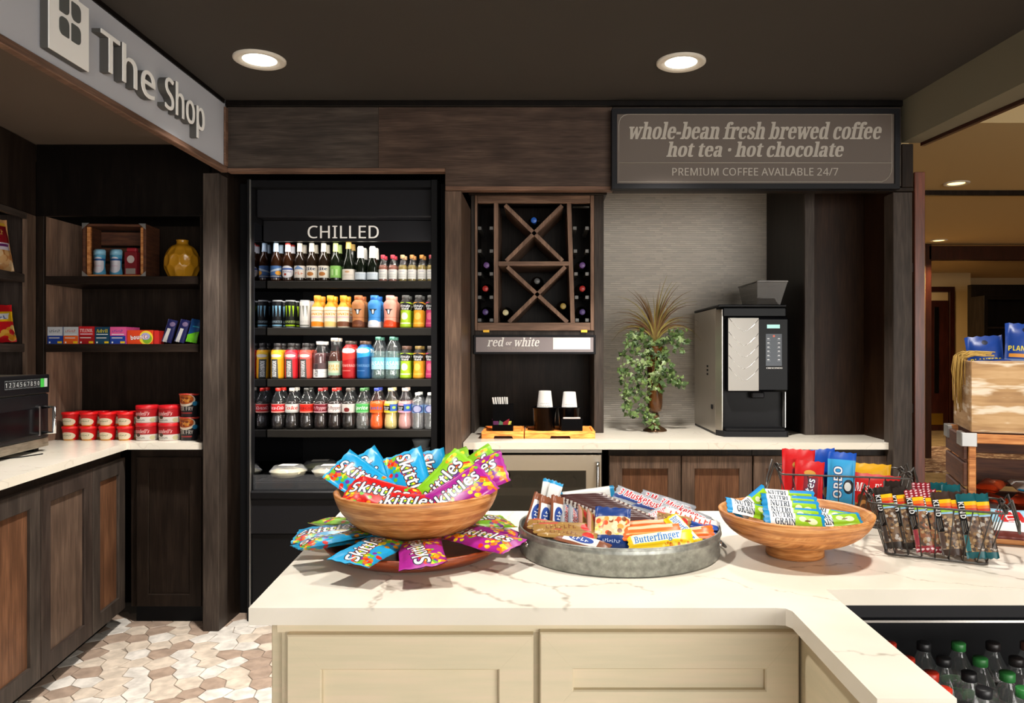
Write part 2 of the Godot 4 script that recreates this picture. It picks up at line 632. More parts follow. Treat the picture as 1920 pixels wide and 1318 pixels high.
func make_prints() -> void:
	var W := Color.WHITE
	var K := hx("101012")
	# --- candy
	candy_bag("candy_blue", hx("1aa0d8"), hx("0f7fc0"), "Skittles")
	candy_bag("candy_green", hx("86c51c"), hx("6aa80f"), "Skittles")
	candy_bag("candy_purple", hx("a51f8e"), hx("7c1673"), "Skittles")
	candy_bag("candy_red", hx("cf1515"), hx("a90d10"), "Skittles")
	cell("bar_butter", 256, 72, hx("fbd21c"))
	pg([[0.05, 0.1], [0.86, 0.04], [0.8, 0.68], [0.08, 0.72]], hx("fff6d8"))
	t("Butterfinger", 0.45, 0.42, 0.6, hx("1a6fc4"), {"w": 0.72, "f": "serif_b", "rot": -2})
	dots(14, 0.5, 0.78, 0.95, 0.97, 0.02, [hx("e8931c"), hx("c8641a"), hx("f7e25a")])
	cell("bar_silver", 256, 72, hx("a2a6ad"))
	pg([[0, 0.65], [1, 0.5], [1, 0.75], [0, 0.9]], hx("3a4f8f"))
	t("3 Musketeers", 0.5, 0.42, 0.62, hx("c8202a"), {"w": 0.86, "skew": 0.2, "out": W, "ow": 0.04})
	cell("bar_white_red", 256, 72, hx("ece6e2"))
	pg([[0, 0.7], [1, 0.6], [1, 1], [0, 1]], hx("2a52a8"))
	sq(0.52, 0.42, 0.8, 0.5, hx("e0452a"))
	cell("bar_orange", 256, 72, hx("ef6a1a"))
	r(0.1, 0.2, 0.7, 0.2, hx("f7c9a0"))
	r(0.06, 0.62, 0.84, 0.1, hx("f3a55a"))
	cell("bar_gold", 256, 72, hx("a07a40"))
	r(0, 0, 1, 0.16, hx("c69080"))
	sq(0.45, 0.55, 0.5, 0.4, hx("7a4a26"))
	dots(16, 0.05, 0.2, 0.95, 0.95, 0.012, [hx("dcc08a"), hx("c8a05a")])  # lighter dots painted as highlights on the wrapper folds
	e(0.85, 0.6, 0.1, 0.3, hx("c8261e"))
	r(0.1, 0.1, 0.3, 0.2, hx("c9564a"))
	cell("bar_brown", 256, 72, hx("43211e"))
	r(0, 0, 1, 0.1, hx("6a3c34"))
	r(0, 0, 0.05, 1, hx("b8b0a8"))
	r(0.95, 0, 0.05, 1, hx("c8bfb4"))
	cell("bar_milk", 256, 72, hx("8a5238"))
	r(0.2, 0.1, 0.6, 0.8, hx("efe9e6"))
	e(0.5, 0.5, 0.22, 0.34, hx("2f4f9e"))
	sq(0.5, 0.5, 0.3, 0.36, W)
	cell("bar_white", 256, 72, hx("f4f3ef"))
	r(0, 0, 0.05, 1, hx("2a9ad0"))
	r(0.92, 0, 0.08, 1, hx("2a9ad0"))
	cell("nut_bag", 128, 160, hx("16387c"))
	pg([[0, 0.28], [1, 0.24], [1, 0.68], [0, 0.74]], hx("e9c79a"))
	dots(40, 0.05, 0.3, 0.95, 0.68, 0.07, [hx("e59a3a"), hx("f3c65a"), hx("d9531f"), hx("f0d9b4"), hx("8a4a22")])
	sq(0.5, 0.84, 0.5, 0.08, hx("cfd6ea"))
	cell("cereal_bar", 320, 80, hx("f2f3f2"))
	pg([[0.52, 0], [1, 0], [1, 1], [0.48, 1]], hx("9acb25"))
	pg([[0.55, 0], [1, 0], [1, 0.22], [0.53, 0.22]], hx("2f8fd0"))
	r(0, 0, 0.09, 1, hx("1f93cf"))
	r(0.94, 0, 0.06, 1, hx("1f93cf"))
	e(0.62, 0.5, 0.06, 0.16, hx("eef2c0"))
	e(0.78, 0.62, 0.08, 0.18, hx("eef2c0"))
	e(0.7, 0.6, 0.05, 0.05, hx("6b4a20"))
	t("NUTRI", 0.3, 0.3, 0.5, hx("17263a"), {"f": "serif_b", "w": 0.36})
	t("GRAIN", 0.33, 0.72, 0.5, hx("17263a"), {"f": "serif_b", "w": 0.36})
	cell("cookie_blue", 128, 240, hx("3ba4dc"))
	r(0, 0, 1, 0.14, hx("1451b8"))
	t("OREO", 0.36, 0.55, 0.22, W, {"rot": -90, "out": hx("123a80"), "ow": 0.012})
	e(0.75, 0.62, 0.2, 0.13, hx("20222a"))
	e(0.72, 0.62, 0.13, 0.08, hx("eef0ee"))
	cell("cookie_dark", 128, 240, hx("1453c0"))
	r(0, 0.45, 1, 0.55, hx("10286a"))
	e(0.6, 0.75, 0.16, 0.1, hx("b98a5a"))
	cell("fruit_red", 128, 240, hx("d01a1e"))
	r(0.3, 0.35, 0.5, 0.65, hx("8c1a2a"))
	t("Bites", 0.5, 0.62, 0.2, W, {"rot": -80, "out": hx("30205a"), "ow": 0.012})
	e(0.5, 0.28, 0.2, 0.07, hx("d9a04a"))
	cell("cookie_red", 240, 160, hx("cf1f1f"))
	t("Mrs. Fields", 0.5, 0.34, 0.3, W, {"f": "serif_b", "skew": 0.35, "w": 0.86})
	dots(30, 0.05, 0.6, 0.95, 0.95, 0.07, [hx("8a5a2c"), hx("b98044"), hx("5a3418")])
	cell("crisp_orange", 160, 100, hx("c8682c"))
	r(0, 0, 1, 0.3, hx("f2b71a"))
	r(0.1, 0.45, 0.8, 0.2, hx("d98a4a"))
	for kk in [["kind_black", "2a211c", "6d543c"], ["kind_red", "8c1d2a", "8a5638"], ["kind_brown", "3c2a22", "75604a"], ["kind_teal", "12555c", "68503e"]]:
		cell(kk[0], 80, 288, hx(kk[2]))
		dots(90, 0.0, 0.36, 1.0, 0.9, 0.09, [hx("8a6a46"), hx("5d4028"), hx("a98c66"), hx("3f2a1e"), hx("a8a096"), hx("4a3c34")])
		r(0, 0, 1, 0.13, hx(kk[1]))
		r(0, 0.9, 1, 0.1, hx(kk[1]))
		if kk[0] == "kind_red":
			for y in 3:
				for x in 4: e(0.12 + x * 0.25, 0.025 + y * 0.04, 0.07, 0.012, hx("e9c9cc"))
			for x in 4: e(0.12 + x * 0.25, 0.95, 0.09, 0.016, hx("e9c9cc"))
		r(0, 0.13, 0.36, 0.5, K)
		r(0.36, 0.13, 0.64, 0.06, hx("f6c21c"))
		r(0.36, 0.19, 0.64, 0.05, hx("ee7a1c"))
		r(0.36, 0.24, 0.64, 0.04, hx("d5331c"))
		r(0.36, 0.28, 0.64, 0.05, hx("9acb3c"))
		r(0.36, 0.33, 0.64, 0.03, hx("8fbfe0"))
		t("KIND", 0.2, 0.26, 0.11, W, {"rot": 90})
		for k in 3: r(0.08 + k * 0.08, 0.42, 0.03, 0.2 - k * 0.02, hx("8f8a82"))
		r(0.05, 0.64, 0.24, 0.25, hx(kk[1]).lightened(0.15))
	cell("clif", 128, 240, hx("9fd0e8"))
	pg([[0, 0.45], [1, 0.4], [1, 0.75], [0, 0.75]], hx("e8eef0"))
	r(0, 0.72, 1, 0.28, hx("6a2a22"))
	pg([[0.2, 0.06], [0.75, 0.06], [0.9, 0.4], [0.35, 0.42]], hx("c8201e"))
	t("CLIF", 0.55, 0.24, 0.2, W, {"rot": 75})
	cell("clif_orange", 240, 90, hx("d9501c"))
	sq(0.65, 0.5, 0.4, 0.3, hx("f0b090"))
	r(0, 0, 0.3, 1, hx("c23a14"))
	cell("nuts_blue", 160, 220, hx("1d3f8c"))
	e(0.5, 0.14, 0.08, 0.05, hx("0b1430"))
	t("PLANTERS", 0.5, 0.5, 0.13, hx("f0cf3a"), {"w": 0.9})
	r(0.1, 0.6, 0.8, 0.07, hx("e99a3a"))
	r(0, 0.7, 1, 0.3, hx("7a8fb8"))
	# --- left shelves
	cell("chip_red", 160, 220, hx("d81e26"))
	pg([[0, 0.25], [1, 0.18], [1, 0.45], [0, 0.5]], hx("f4c21c"))
	pg([[0.2, 0.3], [0.85, 0.24], [0.8, 0.4], [0.24, 0.44]], hx("e4e8f2"))
	sq(0.53, 0.345, 0.5, 0.11, hx("1f3f9c"))
	dots(26, 0.15, 0.6, 0.95, 0.95, 0.1, [hx("efb64a"), hx("e39a2c"), hx("d81e26"), hx("f3cf7a")])
	cell("rind_bag", 160, 220, hx("d8a06a"))
	dots(60, 0, 0.55, 1, 1, 0.09, [hx("e2b27a"), hx("cf8f55"), hx("e9c79a"), hx("b9783f")])
	r(0.1, 0.08, 0.8, 0.4, hx("8c1a22"))
	r(0.1, 0.08, 0.8, 0.07, hx("e9b93a"))
	sq(0.5, 0.28, 0.5, 0.1, hx("f2d26a"))
	r(0.3, 0.48, 0.6, 0.14, hx("ddd6e6"))
	r(0.5, 0.5, 0.35, 0.05, hx("6a2a6a"))
	cell("deo", 96, 150, hx("58a8d0"))
	e(0.5, 0.5, 0.38, 0.4, hx("e6e2ec"))
	r(0, 0.18, 1, 0.1, hx("2a5f9c"))
	sq(0.5, 0.55, 0.4, 0.05, hx("c04a8a"))
	cell("wash_red", 96, 150, hx("7c1c24"))
	e(0.5, 0.32, 0.3, 0.17, hx("c9bcb8"))
	r(0.1, 0.72, 0.8, 0.25, hx("9a9088"))
	for bb in [["pill_a", "c9ccd2", "1d3f9a", "", "30343c"], ["pill_b", "c3c8cc", "e8601c", "", "c0452a"], ["pill_c", "c81a22", "a01018", "TYLENOL", "ffffff"], ["pill_d", "12405c", "12405c", "Advil", "f2d21c"], ["pill_e", "e05a96", "1d3f9a", "", "233a9a"]]:
		cell(bb[0], 112, 128, hx(bb[1]))
		r(0, 0.52, 1, 0.48, hx(bb[2]))
		if bb[3] != "": t(bb[3], 0.5, 0.24, 0.26, hx(bb[4]), {"w": 0.86, "f": "serif_b"})
		else: sq(0.5, 0.24, 0.7, 0.16, hx(bb[4]))
		r(0.1, 0.42, 0.8, 0.05, hx("dfe3ea"))
		r(0.1, 0.62, 0.7, 0.06, hx("e2d9d6"))
		r(0.66, 0.85, 0.3, 0.12, hx("f0c81c"))
		r(0.1, 0.86, 0.1, 0.1, W)
	cell("dryer_box", 200, 112, hx("e0461a"))
	e(0.72, 0.55, 0.26, 0.5, hx("f2d53a"))
	e(0.76, 0.62, 0.18, 0.35, hx("7aa82a"))
	e(0.7, 0.45, 0.17, 0.25, hx("a8a4d8"))
	t("bounce", 0.45, 0.5, 0.42, W, {"w": 0.68, "rot": -6, "out": hx("8a1a1a"), "ow": 0.02})
	cell("brush_pack", 80, 150, hx("1a1c48"))
	pg([[0.25, 0.4], [0.6, 0.4], [0.5, 1], [0.1, 1]], hx("b8b6b4"))
	e(0.6, 0.2, 0.28, 0.1, hx("6a5a78"))
	cell("green_pack", 80, 150, hx("123a6c"))
	pg([[0, 0.7], [1, 0.5], [1, 1], [0, 1]], hx("5aa81c"))
	r(0.3, 0.3, 0.6, 0.05, hx("2a8aa0"))
	cell("mac_cup", 144, 100, hx("d8181c"))
	e(0.5, 0.62, 0.36, 0.34, hx("f0e2c4"))
	sq(0.5, 0.55, 0.4, 0.14, hx("2a6a3a"))
	r(0.2, 0.9, 0.6, 0.1, hx("e89a1c"))
	cell("soup_bowl", 160, 96, hx("a8141c"))
	r(0, 0.56, 1, 0.44, hx("dcd8d0"))
	t("Campbell's", 0.42, 0.32, 0.36, hx("e6cfcc"), {"w": 0.62, "f": "serif_b", "skew": 0.3})
	e(0.36, 0.58, 0.08, 0.13, hx("4a3a2a"))
	sq(0.4, 0.78, 0.4, 0.12, hx("3a3836"))
	e(0.82, 0.78, 0.1, 0.16, hx("c9c29a"))
	cell("noodle_cup", 128, 144, hx("1c1a1e"))
	r(0, 0, 1, 0.05, hx("a8302a"))
	e(0.45, 0.24, 0.4, 0.28, hx("e0d2c2"))
	e(0.45, 0.2, 0.34, 0.22, hx("b8581c"))
	dots(24, 0.2, 0.08, 0.7, 0.34, 0.06, [hx("d9822a"), hx("8a3a14"), hx("e6a24a")])
	e(0.86, 0.4, 0.12, 0.1, hx("2a7aa8"))
	t("STIR FRY", 0.45, 0.62, 0.24, hx("b9b2ac"), {"w": 0.7})
	r(0.15, 0.78, 0.6, 0.07, hx("8a2a2a"))
	# --- cooler, shelf of beer and wine
	cell("beer_blue", 72, 72, hx("4f78b4"))
	pg([[0, 0.5], [1, 0.1], [1, 0.3], [0, 0.62]], hx("c8d8ea"))
	r(0, 0.78, 1, 0.22, hx("22345e"))
	e(0.75, 0.6, 0.2, 0.18, hx("f0a83a"))
	r(0, 0.86, 1, 0.05, W)
	cell("beer_oval", 72, 96, hx("22140c"))
	e(0.5, 0.5, 0.46, 0.5, hx("eceaf0"))
	pg([[0.12, 0.2], [0.88, 0.2], [0.95, 0.34], [0.05, 0.34]], hx("4a68b4"))
	t("ULTRA", 0.5, 0.5, 0.16, hx("8a86a8"), {"w": 0.7})
	e(0.42, 0.72, 0.07, 0.1, hx("b8321e"))
	cell("beer_mountain", 72, 72, hx("ece2d8"))
	pg([[0.2, 0.3], [0.5, 0], [0.85, 0.3]], hx("7a9ac8"))
	sq(0.5, 0.62, 0.7, 0.26, hx("d8724a"))
	cell("beer_lite", 72, 80, hx("eee6d8"))
	t("lite", 0.5, 0.26, 0.32, hx("23304e"), {"f": "serif_b"})
	e(0.45, 0.68, 0.2, 0.16, hx("c07a3a"))
	cell("beer_green", 72, 88, hx("93d06a"))
	r(0.3, 0.3, 0.4, 0.5, hx("c0e8a0"))
	r(0.44, 0.3, 0.12, 0.5, hx("7fbf5a"))
	cell("wine_label", 72, 72, hx("efe6da"))
	e(0.5, 0.25, 0.12, 0.08, hx("d9a87a"))
	r(0.2, 0.55, 0.6, 0.04, hx("b8aaa0"))
	cell("wine_blue", 72, 72, hx("dfe9f2"))
	r(0.2, 0.3, 0.6, 0.06, hx("b0c4dc"))
	r(0.25, 0.5, 0.5, 0.05, hx("b8c8dc"))
	cell("wine_small", 64, 64, hx("e6e4de"))
	r(0.3, 0.2, 0.4, 0.06, hx("9a98b4"))
	r(0.2, 0.5, 0.6, 0.05, hx("b4b2b8"))
	r(0.25, 0.7, 0.5, 0.05, hx("b8b6b4"))
	# --- shelf of cans, shakes and milk
	for cc in [["can_blue", "0e1014", "8cc4e4"], ["can_green", "0e1208", "a8d41c"], ["can_white", "e6e2dc", "8a8a82"]]:
		cell(cc[0], 96, 180, hx(cc[1]))
		var c1 := hx(cc[2])
		for k in 3:
			pg([[0.22 + k * 0.22, 0.2], [0.36 + k * 0.22, 0.2], [0.33 + k * 0.22, 0.45], [0.3 + k * 0.22, 0.62], [0.27 + k * 0.22, 0.4]], c1)
		r(0, 0, 1, 0.05, hx("b8bcc0"))
		t("MONSTER", 0.5, 0.78, 0.11, c1.lerp(W, 0.5), {"w": 0.9, "f": "serif_b"})
		r(0.1, 0.88, 0.8, 0.05, c1)
		r(0, 0.96, 1, 0.04, hx("a8acb0"))
	for cc in [["shake_orange", "ef8a1c"], ["shake_yellow", "f0c87a"], ["shake_brown", "7a4a32"]]:
		cell(cc[0], 104, 180, hx("f2e4cc"))
		r(0, 0, 1, 0.24, hx("f2a12a"))
		r(0, 0.36, 1, 0.04, hx("d9b27a"))
		r(0, 0.8, 1, 0.14, hx(cc[1]))
		e(0.5, 0.82, 0.5, 0.06, hx(cc[1]))
		t("DUNKIN'", 0.5, 0.5, 0.12, hx("ef8a1c"), {"w": 0.9})
		r(0.1, 0.59, 0.8, 0.03, hx("d98aa0"))
		r(0.1, 0.66, 0.8, 0.02, hx("e0c0a0"))
	for cc in [["milk_brown", "b87a4a", "6a3a24", "8a4a2c"], ["milk_blue", "3f8fd8", "ece8ea", "2a70bc"], ["milk_pink", "efa08c", "e8481e", "d8705a"]]:
		cell(cc[0], 104, 180, hx(cc[1]))
		r(0, 0.78, 1, 0.22, hx(cc[2]))
		e(0.5, 0.8, 0.3, 0.08, hx(cc[2]))
		pg([[0.28, 0.34], [0.72, 0.34], [0.6, 0.4], [0.56, 0.52], [0.44, 0.52], [0.4, 0.4]], hx("16161a"))
		pg([[0.45, 0.36], [0.55, 0.36], [0.54, 0.5], [0.46, 0.5]], W)
		r(0, 0.62, 1, 0.02, hx(cc[3]))
		sq(0.5, 0.9, 0.5, 0.06, hx(cc[1]))
	for cc in [["juice_green", "a8cc2a", "e8e2d8"], ["juice_orange", "eba02a", "f0c05a"], ["juice_pink", "c03a6a", "e0708a"]]:
		cell(cc[0], 96, 180, hx(cc[1]))
		r(0, 0, 1, 0.14, hx("2a2624"))
		pg([[0.04, 0.2], [0.5, 0.14], [0.96, 0.2], [0.96, 0.4], [0.04, 0.4]], hx("141618"))
		t("Minute", 0.5, 0.26, 0.11, W, {"w": 0.75})
		t("Maid", 0.5, 0.35, 0.1, W, {"w": 0.55})
		e(0.45, 0.6, 0.22, 0.12, hx(cc[2]))
		r(0.15, 0.82, 0.7, 0.04, hx(cc[2]))
		r(0, 0.94, 1, 0.06, hx(cc[1]).darkened(0.2))
	# --- shelf of sports drinks and water
	for cc in [["sport_yellow", "f0a81c", "f7c83a"], ["sport_red", "d8202c", "ef5a6a"], ["sport_coral", "c8503c", "ee6a64"], ["sport_orange", "e8861c", "f2a03a"]]:
		cell(cc[0], 104, 200, hx(cc[1]))
		r(0, 0, 1, 0.12, hx("2a2624"))
		pg([[0.05, 0.26], [0.5, 0.13], [0.95, 0.26], [0.95, 0.36], [0.5, 0.42], [0.05, 0.36]], hx(cc[2]))
		e(0.5, 0.3, 0.3, 0.05, hx("e8e0d8"))
		pg([[0.24, 0.4], [0.62, 0.4], [0.66, 1], [0.28, 1]], hx("4a4c4a"))
		t("BODYARMOR", 0.45, 0.69, 0.16, W, {"rot": -90, "w": 0.95})
	cell("vitamin", 104, 110, hx("e9e6e4"))
	r(0, 0, 1, 0.42, hx("5a4648"))
	t("vitamin", 0.36, 0.5, 0.24, hx("1a1a1c"), {"rot": -90})
	r(0.55, 0.62, 0.4, 0.03, hx("b0acac"))
	cell("tea_label", 96, 100, hx("9abaa0"))
	r(0.15, 0.12, 0.7, 0.7, hx("c8ccb0"))
	t("GOLD", 0.5, 0.34, 0.24, hx("c89a3a"), {"f": "serif_b"})
	t("PEAK", 0.5, 0.56, 0.24, hx("c89a3a"), {"f": "serif_b"})
	cell("power_red", 104, 180, hx("b01a1e"))
	pg([[0, 0.1], [1, 0.1], [1, 0.4], [0, 0.5]], hx("e0382c"))
	e(0.45, 0.2, 0.4, 0.07, hx("f4e4e0"))
	t("POWERADE", 0.5, 0.62, 0.1, hx("e8b0a8"), {"w": 0.86})
	r(0.1, 0.75, 0.5, 0.03, hx("d87068"))
	cell("power_blue", 104, 180, hx("14508c"))
	pg([[0, 0.1], [1, 0.1], [1, 0.34], [0, 0.42]], hx("2a9ad8"))
	e(0.45, 0.2, 0.4, 0.07, hx("dcecf4"))
	t("POWERADE", 0.5, 0.62, 0.1, hx("6a94c0"), {"w": 0.86})
	r(0.1, 0.75, 0.5, 0.03, hx("4a78b0"))
	cell("water_label", 104, 80, hx("7ac8e0"))
	r(0, 0.7, 1, 0.3, hx("a8dce8"))
	t("DASANI", 0.5, 0.5, 0.5, hx("e0f4fa"), {"w": 0.94})
	# --- shelf of fizzy drinks
	soda_label("cola_red", hx("d2282c"), "Coca-Cola", W, hx("e8b8a8"), {"f": "serif_b", "skew": 0.25})
	soda_label("cola_silver", hx("d8dcd8"), "Coke", hx("e0483a"), hx("b8bcb8"), {"f": "serif_b", "skew": 0.25})
	soda_label("cola_zero", hx("de2413"), "Coca-Cola", hx("7a100c"), hx("eaa08a"), {"f": "serif_b", "skew": 0.25})
	soda_label("pepper", hx("7c1826"), "Dr Pepper", hx("e0c0c4"), hx("d8b0b4"), {"f": "serif_b", "skew": 0.3})
	soda_label("pepper_diet", hx("e8dedc"), "Dr Pepper", hx("7a5a56"), hx("d8ccca"), {"f": "serif_b", "skew": 0.3})
	soda_label("cherry", hx("d8d0ca"), "", hx("b8b0ac"), hx("c8c0ba"))
	e(0.5, 0.66, 0.14, 0.24, hx("7a2424"))
	soda_label("sprite", hx("4fb85c"), "Sprite", W, hx("86d48a"), {"skew": 0.25})
	soda_label("fanta", hx("ea5a14"), "Fanta", hx("4a5ab8"), hx("f07a2a"), {"skew": 0.1})
	for cc in [["lemon_yellow", "e8cf3a"], ["lemon_pink", "dca0b8"]]:
		cell(cc[0], 96, 48, hx(cc[1]))
		r(0.5, 0.05, 0.5, 0.8, hx("3560b4"))
		r(0.08, 0.22, 0.46, 0.56, K)
		t("Minute", 0.31, 0.4, 0.28, W, {"w": 0.4})
		t("Maid", 0.31, 0.62, 0.26, W, {"w": 0.3})
		e(0.72, 0.42, 0.1, 0.16, hx("a8d05a"))
	cell("spring_water", 96, 48, hx("7a9cc8"))
	e(0.5, 0.5, 0.34, 0.5, hx("3a4a80"))
	e(0.5, 0.5, 0.22, 0.4, hx("a8a8c8"))
	# --- devices and cups
	cell("keypad", 96, 190, hx("5a6068"))
	for k in 6:
		r(0.1, 0.14 + k * 0.13, 0.14, 0.03, hx("e4e6ea"))
		r(0.76, 0.14 + k * 0.13, 0.14, 0.03, hx("e4e6ea"))
		r(0.08, 0.19 + k * 0.13, 0.22, 0.012, hx("9aa0a8"))
		r(0.7, 0.19 + k * 0.13, 0.22, 0.012, hx("9aa0a8"))
	e(0.5, 0.07, 0.07, 0.035, hx("d8705a"))
	cell("cup_print", 96, 96, hx("e6e3df"))
	sq(0.5, 0.58, 0.4, 0.06, hx("8a8480"))
	sq(0.5, 0.7, 0.5, 0.08, hx("6a6460"))
	cell("number_strip", 320, 48, hx("101214"))
	for k in 10:
		r(0.015 + k * 0.079, 0.12, 0.07, 0.76, hx("6a6e70"))
		r(0.019 + k * 0.079, 0.18, 0.062, 0.64, hx("16181a"))
		t(str((k + 1) % 10), 0.05 + k * 0.079, 0.5, 0.55, hx("b8bcbc"))
	r(0.81, 0.1, 0.09, 0.8, hx("4ac850"))
	r(0.9, 0.1, 0.08, 0.8, hx("c8d0cc"))
	pack_prints()

# ---------------------------------------------------------------- materials
func mt(k: String) -> StandardMaterial3D: return MT[k]

func mk(k: String, c: Color, rough := 0.6, metal := 0.0) -> StandardMaterial3D:
	var m := StandardMaterial3D.new()
	m.resource_name = k
	m.albedo_color = c
	m.roughness = rough
	m.metallic = metal
	MT[k] = m
	return m

# plain plastic or paper of a colour
func pl(c: Color, rough := 0.4, metal := 0.0) -> StandardMaterial3D:
	var k := "plain %s %f %f" % [c.to_html(), rough, metal]
	return MT[k] if MT.has(k) else mk(k, c, rough, metal)

# a thin clear skin
func clear(c: Color, alpha: float, rough := 0.06) -> StandardMaterial3D:
	var k := "clear %s %f" % [c.to_html(), alpha]
	if MT.has(k): return MT[k]
	var m := mk(k, Color(c, alpha), rough)
	m.transparency = BaseMaterial3D.TRANSPARENCY_ALPHA
	return m

func noise(sd: int, freq: float, oct := 3) -> FastNoiseLite:
	var n := FastNoiseLite.new()
	n.seed = sd
	n.frequency = freq
	n.fractal_octaves = oct
	return n

# stained wood, the grain running down the picture; mirrored so that it repeats
func wood_image(w: int, h: int, sd: int, lo: Color, mid: Color, hi: Color, fine: float, coarse: float, along: float) -> Image:
	var n1 := noise(sd, 1.0, 3)
	var n2 := noise(sd + 1, 1.0, 2)
	var n3 := noise(sd + 2, 1.0, 3)
	var g := Image.create(w * 2, h * 2, false, Image.FORMAT_RGB8)
	for y in h:
		for x in w:
			var a := n1.get_noise_2d(x * fine, y * along)
			var b := n2.get_noise_2d(x * coarse, y * along * 0.35)
			var c := n3.get_noise_2d(x * 0.016, y * 0.009)
			var k := clampf(0.5 + a * 0.55 + b * 0.34 + c * 0.5, 0.0, 1.0)
			var col := lo.lerp(mid, k * 2.0) if k < 0.5 else mid.lerp(hi, k * 2.0 - 1.0)
			g.set_pixel(x, y, col)
			g.set_pixel(2 * w - 1 - x, y, col)
			g.set_pixel(x, 2 * h - 1 - y, col)
			g.set_pixel(2 * w - 1 - x, 2 * h - 1 - y, col)
	return g

func tri_mat(k: String, tex: Texture2D, tint: Color, scale: Vector3, rough: float, off := Vector3.ZERO, own := false) -> StandardMaterial3D:
	var m := mk(k, tint, rough)
	m.albedo_texture = tex
	m.uv1_triplanar = true
	m.uv1_world_triplanar = not own
	m.uv1_triplanar_sharpness = 8.0
	m.uv1_scale = scale
	m.uv1_offset = off
	m.metallic_specular = 0.24 if k.begins_with("wood") else 0.5
	return m

# mirrors a picture so that it repeats without a seam
func mirror4(g: Image) -> Image:
	var w := g.get_width()
	var h := g.get_height()
	var o := Image.create(w * 2, h * 2, false, g.get_format())
	var fx := g.duplicate() as Image
	fx.flip_x()
	var fy := g.duplicate() as Image
	fy.flip_y()
	var fxy := fx.duplicate() as Image
	fxy.flip_y()
	var all := Rect2i(0, 0, w, h)
	o.blit_rect(g, all, Vector2i(0, 0))
	o.blit_rect(fx, all, Vector2i(w, 0))
	o.blit_rect(fy, all, Vector2i(0, h))
	o.blit_rect(fxy, all, Vector2i(w, h))
	return o

